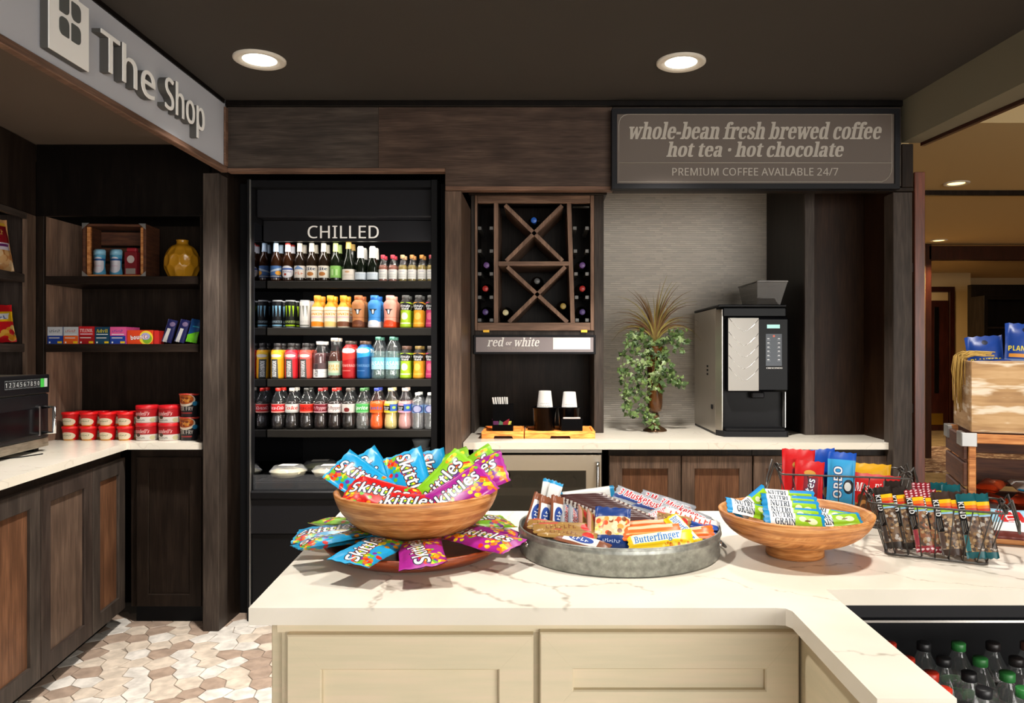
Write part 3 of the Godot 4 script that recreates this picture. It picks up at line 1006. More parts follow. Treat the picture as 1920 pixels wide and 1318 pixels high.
func make_materials() -> void:
	# dark stained maple: upright and lying grain
	var wi := wood_image(700, 420, 3, hx("312b27"), hx("3e3631"), hx("4d443d"), 0.34, 0.06, 0.022)
	var wt := ImageTexture.create_from_image(wi)
	var wj := wi.duplicate() as Image
	wj.rotate_90(CLOCKWISE)
	var wl := ImageTexture.create_from_image(wj)
	tri_mat("wood", wt, Color(1, 1, 1), Vector3(0.4, 0.33, 0.4), 0.42)
	tri_mat("wood_b", wt, Color(0.93, 0.9, 0.9), Vector3(0.4, 0.33, 0.4), 0.42, Vector3(0.37, 0.21, 0.13))
	tri_mat("wood_warm", wt, Color(1.5, 1.2, 0.98), Vector3(0.4, 0.33, 0.4), 0.42, Vector3(0.61, 0.4, 0.3))
	tri_mat("wood_mid", wt, Color(1.4, 1.3, 1.22), Vector3(0.4, 0.33, 0.4), 0.42, Vector3(0.17, 0.4, 0.7))
	tri_mat("wood_lit", wt, Color(1.9, 1.72, 1.6), Vector3(0.4, 0.33, 0.4), 0.45, Vector3(0.47, 0.3, 0.2))  # lit copy of the stained wood: frontal light is in the tint
	tri_mat("wood_lit_h", wl, Color(1.9, 1.72, 1.6), Vector3(0.33, 0.4, 0.33), 0.45, Vector3(0.25, 0.1, 0.2))  # the same lit copy with lying grain
	tri_mat("wood_niche", wt, Color(0.66, 0.52, 0.4), Vector3(0.4, 0.33, 0.4), 0.45, Vector3(0.7, 0.5, 0.1))
	tri_mat("wood_dark", wt, Color(0.62, 0.58, 0.55), Vector3(0.4, 0.33, 0.4), 0.4, Vector3(0.3, 0.1, 0.5))
	tri_mat("wood_black", wt, Color(0.36, 0.35, 0.35), Vector3(0.4, 0.33, 0.4), 0.38, Vector3(0.3, 0.1, 0.5))
	tri_mat("wood_h", wl, Color(1, 1, 1), Vector3(0.33, 0.4, 0.33), 0.42, Vector3(0.05, 0.3, 0))
	tri_mat("wood_h2", wl, Color(1.08, 1.0, 0.96), Vector3(0.33, 0.4, 0.33), 0.42, Vector3(0.45, 0.6, 0.2))
	tri_mat("wood_h_dark", wl, Color(0.6, 0.56, 0.54), Vector3(0.33, 0.4, 0.33), 0.4, Vector3(0.45, 0.6, 0.2))
	tri_mat("wood_lip", wl, Color(1.6, 1.4, 1.28), Vector3(0.33, 0.4, 0.33), 0.42, Vector3(0.15, 0.2, 0.2))
	# red mahogany of the lobby
	tri_mat("mahogany", wt, Color(1.5, 0.95, 0.82), Vector3(0.4, 0.33, 0.4), 0.3)
	tri_mat("mahogany_dark", wt, Color(0.8, 0.42, 0.34), Vector3(0.4, 0.33, 0.4), 0.35)
	# honey wood: bowls, crates, bamboo
	var bi := wood_image(256, 256, 21, hx("8a5428"), hx("b67a44"), hx("d3a06a"), 0.12, 0.03, 0.012)
	bi.rotate_90(CLOCKWISE)
	var bt := ImageTexture.create_from_image(bi)
	tri_mat("bowl", bt, Color(1, 0.97, 0.92), Vector3(2.6, 5.0, 2.6), 0.45, Vector3.ZERO, true)
	tri_mat("plate", bt, Color(0.7, 0.45, 0.33), Vector3(2.6, 5.0, 2.6), 0.3, Vector3.ZERO, true)
	tri_mat("bamboo", bt, Color(1.5, 1.34, 1.05), Vector3(2.0, 5.0, 2.0), 0.45)
	tri_mat("crate", bt, Color(0.98, 0.92, 0.84), Vector3(2.0, 4.0, 2.0), 0.7, Vector3(0.3, 0.2, 0.1), true)
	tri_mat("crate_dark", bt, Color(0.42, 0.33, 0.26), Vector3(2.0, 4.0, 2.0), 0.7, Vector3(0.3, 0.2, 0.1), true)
	# whitewashed crate board: streaks of worn white paint over the wood
	var g := wood_image(160, 120, 31, hx("94704a"), hx("a98458"), hx("ba976c"), 0.07, 0.02, 0.01)
	g.rotate_90(CLOCKWISE)
	var n := noise(40, 1.0, 4)
	for y in g.get_height():
		for x in g.get_width():
			var k := n.get_noise_2d(x * 0.008, y * 0.03) * 1.5 - 0.2
			if k > 0.0: g.set_pixel(x, y, g.get_pixel(x, y).lerp(hx("e4dccf"), minf(0.7, k * 1.5)))
	tri_mat("whitewash", ImageTexture.create_from_image(mirror4(g)), Color.WHITE, Vector3(1.6, 1.8, 1.6), 0.75, Vector3(0.2, 0.1, 0), true)
	# pale green-grey glazed paint of the island
	var pi_ := wood_image(300, 200, 51, hx("d3cab0"), hx("d9ceb4"), hx("dfd0b8"), 0.1, 0.03, 0.012)
	pi_.rotate_90(CLOCKWISE)
	tri_mat("paint", ImageTexture.create_from_image(pi_), Color(0.97, 0.96, 0.94), Vector3(0.9, 1.1, 0.9), 0.5)
	# galvanised steel: dull mottled spangle
	var z := Image.create(512, 256, false, Image.FORMAT_RGB8)
	var z1 := noise(61, 0.035, 3)
	z1.noise_type = FastNoiseLite.TYPE_CELLULAR
	z1.cellular_return_type = FastNoiseLite.RETURN_CELL_VALUE
	var z2 := noise(62, 0.02, 4)
	for y in 256:
		for x in 512:
			var k := 0.62 + z1.get_noise_2d(x, y) * 0.05 + z2.get_noise_2d(x, y) * 0.14
			z.set_pixel(x, y, Color(k * 0.98, k * 0.98, k * 0.95))
	var zt := ImageTexture.create_from_image(mirror4(z))
	var gm := tri_mat("zinc", zt, Color(0.95, 0.96, 0.95), Vector3(2, 4, 2), 0.45, Vector3.ZERO, true)
	gm.metallic = 0.75
	var ss := tri_mat("steel", zt, Color(0.98, 0.94, 0.88), Vector3(0.35, 4.0, 0.35), 0.34, Vector3(0.1, 0.2, 0.3))
	ss.metallic = 0.9
	mk("steel_plain", hx("b9b2a8"), 0.3, 0.9)
	mk("chrome", hx("d0d0d0"), 0.16, 1.0)
	mk("brushed", hx("a9a8a6"), 0.34, 0.85)
	mk("bronze", hx("6a5038"), 0.35, 0.8)
	mk("brass", hx("d0a03a"), 0.3, 0.9)
	mk("wire", hx("4a4744"), 0.42, 0.7)
	# quartz: the island slab, veins laid where the photograph shows them
	var q := quartz_base(1400, 800, 71)
	im = q
	for v in [[2.2, [[690, 1140], [712, 1112], [722, 1092], [752, 1110], [790, 1100]]], [1.6, [[700, 1140], [735, 1082], [690, 1068], [694, 1050]]], [2.4, [[735, 1112], [728, 1100], [745, 1098], [760, 1090], [830, 1100]]], [2.8, [[820, 1082], [870, 1100], [930, 1122], [1000, 1140]]], [2.0, [[880, 1060], [920, 1070], [975, 1088], [1040, 1100], [1100, 1098], [1150, 1092], [1200, 1100], [1225, 1114]]], [2.2, [[1040, 1100], [1058, 1118], [1066, 1140]]], [1.4, [[1300, 1080], [1360, 1086], [1410, 1104]]], [1.3, [[1440, 1106], [1490, 1112], [1540, 1122], [1600, 1130]]], [2.4, [[1600, 1022], [1650, 1040], [1720, 1052], [1800, 1062], [1920, 1088]]], [1.8, [[1480, 1066], [1540, 1060], [1600, 1056]]], [1.8, [[1560, 1030], [1610, 1042], [1640, 1045]]], [1.5, [[1570, 1220], [1620, 1226], [1670, 1230], [1700, 1226]]], [1.4, [[960, 960], [950, 975]]], [1.2, [[1590, 1060], [1740, 1090], [1920, 1105]]]]:
		vein(v[1], v[0])
	var qm := mk("quartz", Color(0.97, 0.96, 0.94), 0.22)
	qm.albedo_texture = ImageTexture.create_from_image(q)
	var q2 := quartz_base(512, 512, 72)
	var nn := noise(73, 0.006, 4)
	for y in 512:
		for x in 512:
			var d := absf(nn.get_noise_2d(x, y))
			if d < 0.012: q2.set_pixel(x, y, q2.get_pixel(x, y).lerp(hx("c9c0b4"), (1.0 - d / 0.012) * 0.5))
	tri_mat("quartz_back", ImageTexture.create_from_image(mirror4(q2)), Color(0.97, 0.96, 0.94), Vector3(0.35, 0.35, 0.35), 0.2)
	# ribbed taupe mosaic behind the coffee machine: fine ridges, relief only
	var hgt := Image.create(256, 256, false, Image.FORMAT_RGB8)
	var tone := Image.create(256, 256, false, Image.FORMAT_RGB8)
	for y in 256:
		var row := y / 8
		for x in 256:
			var col := (x + (row % 2) * 21 + (row * 37) % 13) / 42
			var rr := sin((y % 8) / 8.0 * PI)
			var joint := 0.0 if (x + (row % 2) * 21 + (row * 37) % 13) % 42 == 0 else 1.0
			var up := (hash(row * 131 + col * 17) % 100) / 100.0
			hgt.set_pixel(x, y, Color.WHITE * (rr * (0.55 + 0.45 * up) * (0.4 + 0.6 * joint)))
			var k := 0.9 + 0.1 * up
			tone.set_pixel(x, y, Color(k, k, k))
	hgt.bump_map_to_normal_map(3.0)
	var tw := tri_mat("ribbed_tile", ImageTexture.create_from_image(tone), hx("c6bdb0"), Vector3(2.6, 2.6, 2.6), 0.38)
	tw.normal_enabled = true
	tw.normal_texture = ImageTexture.create_from_image(hgt)
	tw.normal_scale = 0.5
	# floor tiles: three tones of stone, mottled
	var fl := Image.create(256, 256, false, Image.FORMAT_RGB8)
	var f1 := noise(81, 0.02, 4)
	for y in 256:
		for x in 256:
			var k := 0.93 + f1.get_noise_2d(x, y) * 0.16
			fl.set_pixel(x, y, Color(k, k, k))
	var ft := ImageTexture.create_from_image(mirror4(fl))
	tri_mat("tile_white", ft, hx("ddd6cd"), Vector3(1.3, 1.3, 1.3), 0.45)
	tri_mat("tile_cream", ft, hx("d4c5b4"), Vector3(1.3, 1.3, 1.3), 0.45, Vector3(0.3, 0, 0.4))
	tri_mat("tile_taupe", ft, hx("ab9584"), Vector3(1.3, 1.3, 1.3), 0.45, Vector3(0.6, 0, 0.2))
	tri_mat("grout", ft, hx("8f8376"), Vector3(1, 1, 1), 0.8)
	tri_mat("lobby_tile", ft, hx("b3a186"), Vector3(0.4, 0.4, 0.4), 0.12)
	var cp := Image.create(256, 256, false, Image.FORMAT_RGB8)
	var c1 := noise(91, 1.0, 3)
	for y in 256:
		for x in 256:
			var k := c1.get_noise_2d(x * 0.012, y * 0.06)
			cp.set_pixel(x, y, hx("4a322c") if k < 0.0 else hx("74594c") if k < 0.12 else hx("c0b2a6") if k < 0.3 else hx("5a3a34"))
	tri_mat("carpet", ImageTexture.create_from_image(mirror4(cp)), Color.WHITE, Vector3(0.5, 0.5, 0.5), 0.95)
	# plaster and paint
	mk("ceiling_paint", hx("322c25"), 0.85)
	mk("alcove_ceiling", hx("5a4c40"), 0.8)
	mk("sign_grey", hx("b4b5bb"), 0.6)
	mk("beam_paint", hx("6e6754"), 0.8)
	mk("cream_wall", hx("c4ab7e"), 0.85)
	mk("cream_ceiling", hx("c0aa80"), 0.9)
	mk("white_wall", hx("c9c2b6"), 0.85)
	mk("white_letters", hx("f4f2ee"), 0.45)
	mk("letter_side", hx("4c4a47"), 0.6)
	mk("white_bright", hx("f2f0ec"), 0.5)
	mk("taupe_sign", hx("5c524b"), 0.42).metallic_specular = 0.35
	mk("taupe_sign_b", hx("8a7f80"), 0.4)
	mk("sign_text", hx("a39b90"), 0.5)
	mk("black_metal", hx("121214"), 0.42, 0.0)
	mk("black_panel", hx("1b1b1e"), 0.45)
	mk("black_dull", hx("0e0e10"), 0.6)
	mk("shelf_black", hx("1e1c19"), 0.45)
	mk("black_gloss", hx("0a0a0c"), 0.16).metallic_specular = 0.16
	for dark in ["black_metal", "black_panel", "black_dull", "shelf_black"]: mt(dark).metallic_specular = 0.26
	mk("grey_plate", hx("989590"), 0.5, 0.35)
	mk("mirror_dark", hx("6c6e78"), 0.03, 1.0)
	mk("acrylic", Color(0.9, 0.92, 0.95, 0.03), 0.03).transparency = BaseMaterial3D.TRANSPARENCY_ALPHA
	mk("dark_glass", Color(0.06, 0.06, 0.06, 0.55), 0.04).transparency = BaseMaterial3D.TRANSPARENCY_ALPHA
	var tray := mk("clear_tray", Color(0.9, 0.92, 0.92, 0.22), 0.08)
	tray.transparency = BaseMaterial3D.TRANSPARENCY_ALPHA
	# light givers
	for l in [["lamp_glow", Color(1.0, 0.97, 0.9), 6.0], ["lamp_warm", Color(1.0, 0.82, 0.5), 4.0], ["lamp_led", Color(0.95, 0.97, 1.0), 1.5], ["added_pane_glow", Color(1.0, 0.98, 0.95), 1.6], ["screen_cyan", Color(0.45, 0.85, 0.8), 0.8], ["screen_green", Color(0.2, 0.8, 0.3), 0.5]]:
		var m := mk(l[0], Color(0.6, 0.6, 0.6), 0.6)
		m.emission_enabled = true
		m.emission = l[1]
		m.emission_energy_multiplier = l[2]

func quartz_base(w: int, h: int, sd: int) -> Image:
	var g := Image.create(w, h, false, Image.FORMAT_RGB8)
	var n1 := noise(sd, 0.006, 3)
	for y in h:
		for x in w:
			var k := n1.get_noise_2d(x, y) * 0.035
			g.set_pixel(x, y, Color(0.925 + k, 0.905 + k, 0.865 + k * 1.3))
	return g

const QX0 := -0.75
const QZ0 := 0.9
const QPX := 600.0      # pixels of the slab picture to the metre
func vein(pts: Array, wid: float) -> void:
	var n1 := noise(int(pts[0][0]) + int(pts[0][1]) * 7, 0.05, 3)
	var prev := Vector2.ZERO
	for i in pts.size():
		var w := on_top(pts[i][0], pts[i][1])
		var p := Vector2((w.x - QX0) * QPX, (-w.z - QZ0) * QPX)
		if i > 0:
			var steps := int(prev.distance_to(p) * 2.0) + 1
			for k in steps:
				var c := prev.lerp(p, k / float(steps))
				c += Vector2(n1.get_noise_2d(c.x, c.y), n1.get_noise_2d(c.y + 300, c.x)) * 7.0
				var rad := wid * (0.6 + 0.8 * absf(n1.get_noise_2d(c.x * 0.6, c.y * 0.6 + 90)) * 2.0)
				for dy in range(-5, 6):
					for dx in range(-5, 6):
						var px := int(c.x) + dx
						var py := int(c.y) + dy
						if px < 0 or py < 0 or px >= im.get_width() or py >= im.get_height(): continue
						var d := Vector2(px, py).distance_to(c) / rad
						if d < 1.5: im.set_pixel(px, py, im.get_pixel(px, py).lerp(hx("aaa397"), 0.1 * (1.0 - d / 1.5)))
		prev = p

# a part given in room coordinates, under a thing that stands anywhere
func wpart(o: Node3D, called: String, mesh: Mesh, m) -> MeshInstance3D:
	return part(o, called, mesh, m, o.transform.affine_inverse())

func recessed_light(pos: Vector3, rad: float, warm: bool, energy: float, label: String) -> void:
	var o := thing("recessed_light", label, "ceiling light", pos, 0.0, "recessed ceiling lights")
	part(o, "trim_ring", lathe([Vector2(rad * 0.64, -0.0005), Vector2(rad * 0.66, -0.005), Vector2(rad * 0.9, -0.012), Vector2(rad, -0.006), Vector2(rad, 0.0)], 32), "white_wall")
	part(o, "lamp_lens", lathe([Vector2(rad * 0.65, -0.0035), Vector2(0.0001, -0.003)], 32), "lamp_warm" if warm else "lamp_glow")
	var l := SpotLight3D.new()
	l.name = numbered("recessed_lamp")
	add_child(l)
	l.position = pos + Vector3(0, -0.02, 0)
	l.rotation.x = -PI / 2
	l.spot_angle = 52.0
	l.spot_angle_attenuation = 0.6
	l.spot_range = 14.0
	l.spot_attenuation = 2.0
	l.light_size = rad * 0.6
	l.light_color = Color(1.0, 0.87, 0.66) if warm else Color(1.0, 0.975, 0.94)
	l.light_energy = energy
	l.shadow_enabled = true

func build_room() -> void:
	# shop floor: a screed with irregular six-sided stone tiles
	var fl := structure("floor", bx(-3.4, 2.1, -0.12, -0.004, -3.6, 5.2), "grout")
	var rest := st0()
	var sx := 0.104
	var sy := 0.096
	for j in range(-2, 39):
		for i in range(-26, 18):
			var cx := i * sx + (0.5 * sx if j % 2 else 0.0)
			var cz := 0.2 + j * sy
			var pts := PackedVector2Array()
			for k in 6:
				var a := PI / 6.0 + k * PI / 3.0
				var p := Vector2(cx + cos(a) * sx * 0.577, cz + sin(a) * sy * 0.667)
				var hk := Vector2i(roundi(p.x * 397.0), roundi(p.y * 397.0))
				var h1 := (hash(hk) % 1000) / 1000.0 - 0.5
				var h2 := (hash(hk + Vector2i(77, 31)) % 1000) / 1000.0 - 0.5
				pts.append(p + Vector2(h1 * 0.03, h2 * 0.03))
			var c := Vector2(cx, cz)
			for k in 6: pts[k] = pts[k] + (c - pts[k]).normalized() * 0.0022
			var u := 1015.0 + FOC * cx / maxf(cz, 0.1)
			var v := 660.0 + FOC * EYE / maxf(cz, 0.1)
			var s := st0()
			var seen := u > -40 and u < 540 and v > 1130 and v < 1345
			if not seen: s = rest
			var topf := []
			var bev := []
			for k in 6:
				var q := pts[k] + (c - pts[k]).normalized() * 0.0014
				topf.append(Vector3(q.x, 0.0, -q.y))
				bev.append(Vector3(pts[k].x, -0.0012, -pts[k].y))
			face(s, topf, Vector3.UP)
			for k in 6:
				var k2 := (k + 1) % 6
				var out: Vector3 = (bev[k] + bev[k2]) / 2.0 - Vector3(cx, -0.01, -cz)
				face(s, [bev[k], bev[k2], topf[k2], topf[k]], out)
				face(s, [bev[k] + Vector3(0, -0.0028, 0), bev[k2] + Vector3(0, -0.0028, 0), bev[k2], bev[k]], out)
			if seen:
				var pick := hash(Vector2i(i * 13 + 5, j * 7 + 3)) % 10
				part(fl, "tile", done(s), "tile_taupe" if pick < 3 else "tile_white" if pick < 6 else "tile_cream")
	var ro := part(fl, "tile_field", done(rest), "tile_cream")
	ro.set_meta("kind", "stuff")
	structure("floor_001", bx(2.1, 9.4, -0.12, 0.0, -3.6, 14.0), "lobby_tile")
	structure("floor_002", bx(2.3, 9.4, 0.0, 0.012, 8.45, 10.7), "carpet")
	# ceilings
	structure("ceiling", bx(-3.4, 1.95, CEIL, CEIL + 0.12, -3.6, 5.2), "ceiling_paint")
	structure("ceiling_001", bx(1.95, 9.4, 2.74, 3.1, 4.49, 14.0), "cream_ceiling")
	structure("ceiling_002", bx(1.95, 9.4, 3.0, 3.1, -3.6, 4.49), "cream_ceiling")
	# outer walls
	structure("wall_back", bx(-3.4, 1.92, -0.1, CEIL, 4.95, 5.2), "wood_black")
	structure("wall_left", bx(-3.4, -3.2, -0.1, CEIL, -3.6, 4.95), "white_wall")
	structure("wall_right", bx(9.2, 9.4, -0.1, 3.0, -3.6, 14.0), "cream_wall")
	structure("wall_far", bx(1.95, 9.4, -0.1, 2.8, 13.9, 14.1), "cream_wall")
	structure("wall_side", bx(1.8, 1.92, -0.1, 2.75, 3.9, 14.0), "cream_wall")
	# the wall behind the camera, with an added glowing window as frontal fill
	var wr := structure("wall_rear", bx(-3.4, 9.4, -0.1, 0.3, -3.6, -3.4), "white_wall")
	part(wr, "wall_head", bx(-3.4, 9.4, 2.5, 3.1, -3.6, -3.4), "white_wall")
	part(wr, "wall_pier", bx(-3.4, -2.5, 0.3, 2.5, -3.6, -3.4), "white_wall")
	part(wr, "wall_pier", bx(5.1, 9.4, 0.3, 2.5, -3.6, -3.4), "white_wall")
	var win := structure("added_window_1", bx(-2.5, 5.1, 0.3, 0.36, -3.56, -3.38, 0.01), "white_wall")
	part(win, "added_window_head", bx(-2.5, 5.1, 2.45, 2.5, -3.56, -3.38, 0.01), "white_wall")
	for i in 6: part(win, "added_mullion", bx(-2.5 + i * 1.508, -2.44 + i * 1.508, 0.36, 2.45, -3.54, -3.4, 0.01), "white_wall")
	for i in 5: part(win, "added_pane", bx(-2.44 + i * 1.508, -0.992 + i * 1.508, 0.36, 2.45, -3.5, -3.49), "added_pane_glow")
	# dark wood soffit above the cooler and the rack, in panels, with its pale lower lip
	var zc := 3.64
	var s1 := structure("trim_1", bx(X(425, zc), X(709.4, zc), Y(315, zc), CEIL - 0.004, zc, zc + 0.05, 0.002), "wood_h")
	part(s1, "panel", extrude(PackedVector2Array([Vector2(X(710, zc), Y(315, zc)), Vector2(X(835, zc), Y(315, zc)), Vector2(X(835, zc), Y(349, zc)), Vector2(X(1148, zc), Y(349, zc)), Vector2(X(1148, zc), CEIL - 0.004), Vector2(X(710, zc), CEIL - 0.004)]), -0.05, tf(0, 0, -zc)), "wood_h2")
	part(s1, "panel", bx(X(1149, zc), X(1690, zc), Y(349, zc), CEIL - 0.004, zc, zc + 0.05, 0.002), "wood_h")
	part(s1, "lower_lip", bx(X(425, zc), X(834.5, zc), Y(322, zc), Y(315, zc) - 0.0005, zc - 0.004, zc + 0.05, 0.002), "wood_lip")
	part(s1, "lower_lip", bx(X(835, zc), X(1150, zc), Y(357, zc), Y(349, zc) - 0.0005, zc - 0.004, zc + 0.05, 0.002), "wood_lip")
	part(s1, "lower_lip", bx(X(1150, zc), X(1712, zc), Y(359, zc), Y(352, zc), zc - 0.004, zc + 0.05, 0.002), "wood_dark")
	part(s1, "crown", bx(X(425, zc), X(1690, zc), CEIL - 0.03, CEIL - 0.0005, zc - 0.02, zc - 0.0005, 0.004), "wood_black")
	# right end: the upright, the pale beam that runs to the camera and its dark edge
	var col := structure("trim_2", bx(X(1675, zc), X(1711, zc), 0, Y(360, zc), zc, zc + 0.1, 0.003), "wood")
	part(col, "upper_block", bx(X(1690.5, zc), X(1712, zc), Y(352, zc) + 0.001, Y(270, zc), zc - 0.004, zc + 0.1, 0.003), "wood_dark")
	part(col, "lobby_post", bx(X(1715, 3.72), X(1735, 3.72), 0, Y(322, 3.72), 3.72, 3.86, 0.003), "mahogany")
	part(col, "spacer", bx(X(1709, 3.73), X(1717, 3.73), Y(510, 3.73), Y(493, 3.73), 3.735, 3.76), "wood")
	part(col, "spacer", bx(X(1709, 3.73), X(1717, 3.73), Y(774, 3.73), Y(757, 3.73), 3.735, 3.76), "wood")
	var beam := structure("trim_3", plan(PackedVector2Array([Vector2(1.755, 3.64), Vector2(1.826, 2.825), Vector2(2.37, -3.4), Vector2(2.5, -3.4), Vector2(1.94, 2.95), Vector2(1.845, 3.64)]), 2.381, CEIL - 0.0005), "beam_paint")
	part(beam, "edge_strip", plan(PackedVector2Array([Vector2(1.848, 3.64), Vector2(1.943, 2.95), Vector2(2.503, -3.4), Vector2(2.523, -3.4), Vector2(1.963, 2.95), Vector2(1.868, 3.64)]), 2.366, 2.45), "mahogany_dark")
	part(beam, "ceiling_return", plan(PackedVector2Array([Vector2(1.87, 3.64), Vector2(1.97, 2.95), Vector2(2.53, -3.4), Vector2(2.6, -3.4), Vector2(2.05, 2.95), Vector2(1.95, 3.9), Vector2(1.87, 3.9)]), 2.46, 3.0), "cream_ceiling")
	# downlights
	recessed_light(Vector3(X(487, 3.116), CEIL, -3.116), 0.106, false, 8.0, "round recessed downlight in the dark ceiling near the grey shop sign")
	recessed_light(Vector3(X(1277, 3.144), CEIL, -3.144), 0.103, false, 8.0, "round recessed downlight in the dark ceiling in front of the coffee sign")
	recessed_light(Vector3(-0.55, CEIL, -1.35), 0.106, false, 2.9, "round recessed downlight above the island near the candy bowl")
	recessed_light(Vector3(0.75, CEIL, -1.35), 0.106, false, 2.9, "round recessed downlight above the island near the wire baskets")

func build_lobby() -> void:
	# step in the ceiling, portal, far door
	structure("trim_4", bx(2.1, 9.2, 2.7, 2.74, 6.36, 6.4), "wood_dark")
	var p := structure("trim_5", bx(X(1738, 9.5) - 0.02, X(1738, 9.5) + 0.06, 0.012, 2.735, 9.5, 9.62, 0.004), "mahogany_dark")
	part(p, "portal_head", bx(X(1742, 9.5), 9.2, Y(487, 9.5), Y(461, 9.5), 9.5, 9.62, 0.004), "mahogany_dark")
	part(p, "wing_wall", bx(2.1, X(1738, 9.5) - 0.022, 0.012, 2.735, 9.5, 9.62), "cream_wall")
	var zd := 13.0
	structure("wall_hall", bx(X(1700, zd), X(1820, zd), 0, 2.74, zd, zd + 0.1), "cream_wall")
	var d := structure("door_1", frame_mesh(X(1787, zd) - X(1700, zd), Y(538, zd), 0.06, 0.09, 0.006, 0.09), "mahogany_dark", tf((X(1700, zd) + X(1787, zd)) / 2, Y(538, zd) / 2, -zd + 0.001))
	part(d, "door_leaf", blk(X(1787, zd) - X(1700, zd) - 0.19, 2.2, 0.03, 0.003), "mahogany_dark", tf(0, -1.19, 0.016))
	part(d, "glass_strip", blk(0.08, 1.5, 0.006), "dark_glass", tf(0.1, -0.6, 0.035))
	part(d, "kick_plate", blk(0.42, 0.2, 0.006, 0.002), "brass", tf(0, -1.15, 0.035))
	structure("opening_dark_sheet", bx(X(1821, 11.5), 9.2, 0, 2.4, 11.5, 11.6), "wood_black")  # dark sheet standing in for the shade of an opening
	var cab := thing("dark_bookcase", "tall dark bookcase with shadowed shelves at the far end of the lobby", "bookcase", Vector3(X(1930, 11.2), 0, -11.2))
	part(cab, "carcass", frame_mesh(1.5, 2.2, 0.4, 0.06, 0.004), "wood_black", tf(0, 1.1, -0.28))
	for i in 4: part(cab, "shelf", blk(1.38, 0.03, 0.34, 0.002), "wood_dark", tf(0, 0.45 + i * 0.42, -0.08))
	recessed_light(Vector3(X(1793, 6.09), 2.74, -6.09), 0.1, true, 4.5, "warm oval-looking downlight nearer the beam in the lobby ceiling")
	recessed_light(Vector3(X(1760, 9.2), 2.74, -9.2), 0.1, true, 4.5, "warm downlight above the dark lobby portal, farther of two")
	var s := area_light("lobby_lamp_glow", Vector3(5.4, 2.7, -11.0), Vector3(5.4, 0, -11.0), Vector2(0.3, 0.3), Color(1.0, 0.85, 0.62), 9.0)
	s.name = "lobby_hall_lamp"
	var hall := thing("hall_downlight", "warm downlight in the hall ceiling beyond the lobby portal", "ceiling light", Vector3(5.4, 2.74, -11.0))
	part(hall, "trim_ring", lathe([Vector2(0.1, -0.01), Vector2(0.13, -0.006), Vector2(0.13, 0.0)], 24), "white_wall")
	part(hall, "lamp_lens", lathe([Vector2(0.1, -0.008), Vector2(0.0001, -0.006)], 24), "lamp_warm")

func petal(w: float, h: float, rad: float, corners: Array) -> PackedVector2Array:
	var pts := PackedVector2Array()
	var cs := [Vector2(1, 1), Vector2(-1, 1), Vector2(-1, -1), Vector2(1, -1)]
	for k in 4:
		var c := Vector2(cs[k].x * w / 2, cs[k].y * h / 2)
		var rr: float = rad if corners[k] else 0.004
		var o: Vector2 = c - cs[k] * rr
		for i in 6: pts.append(o + Vector2.from_angle(k * PI / 2 + i / 5.0 * PI / 2) * rr)
	return pts

const LTURN := 1.7192      # the left wall's cabinets face the aisle at 98.5 degrees

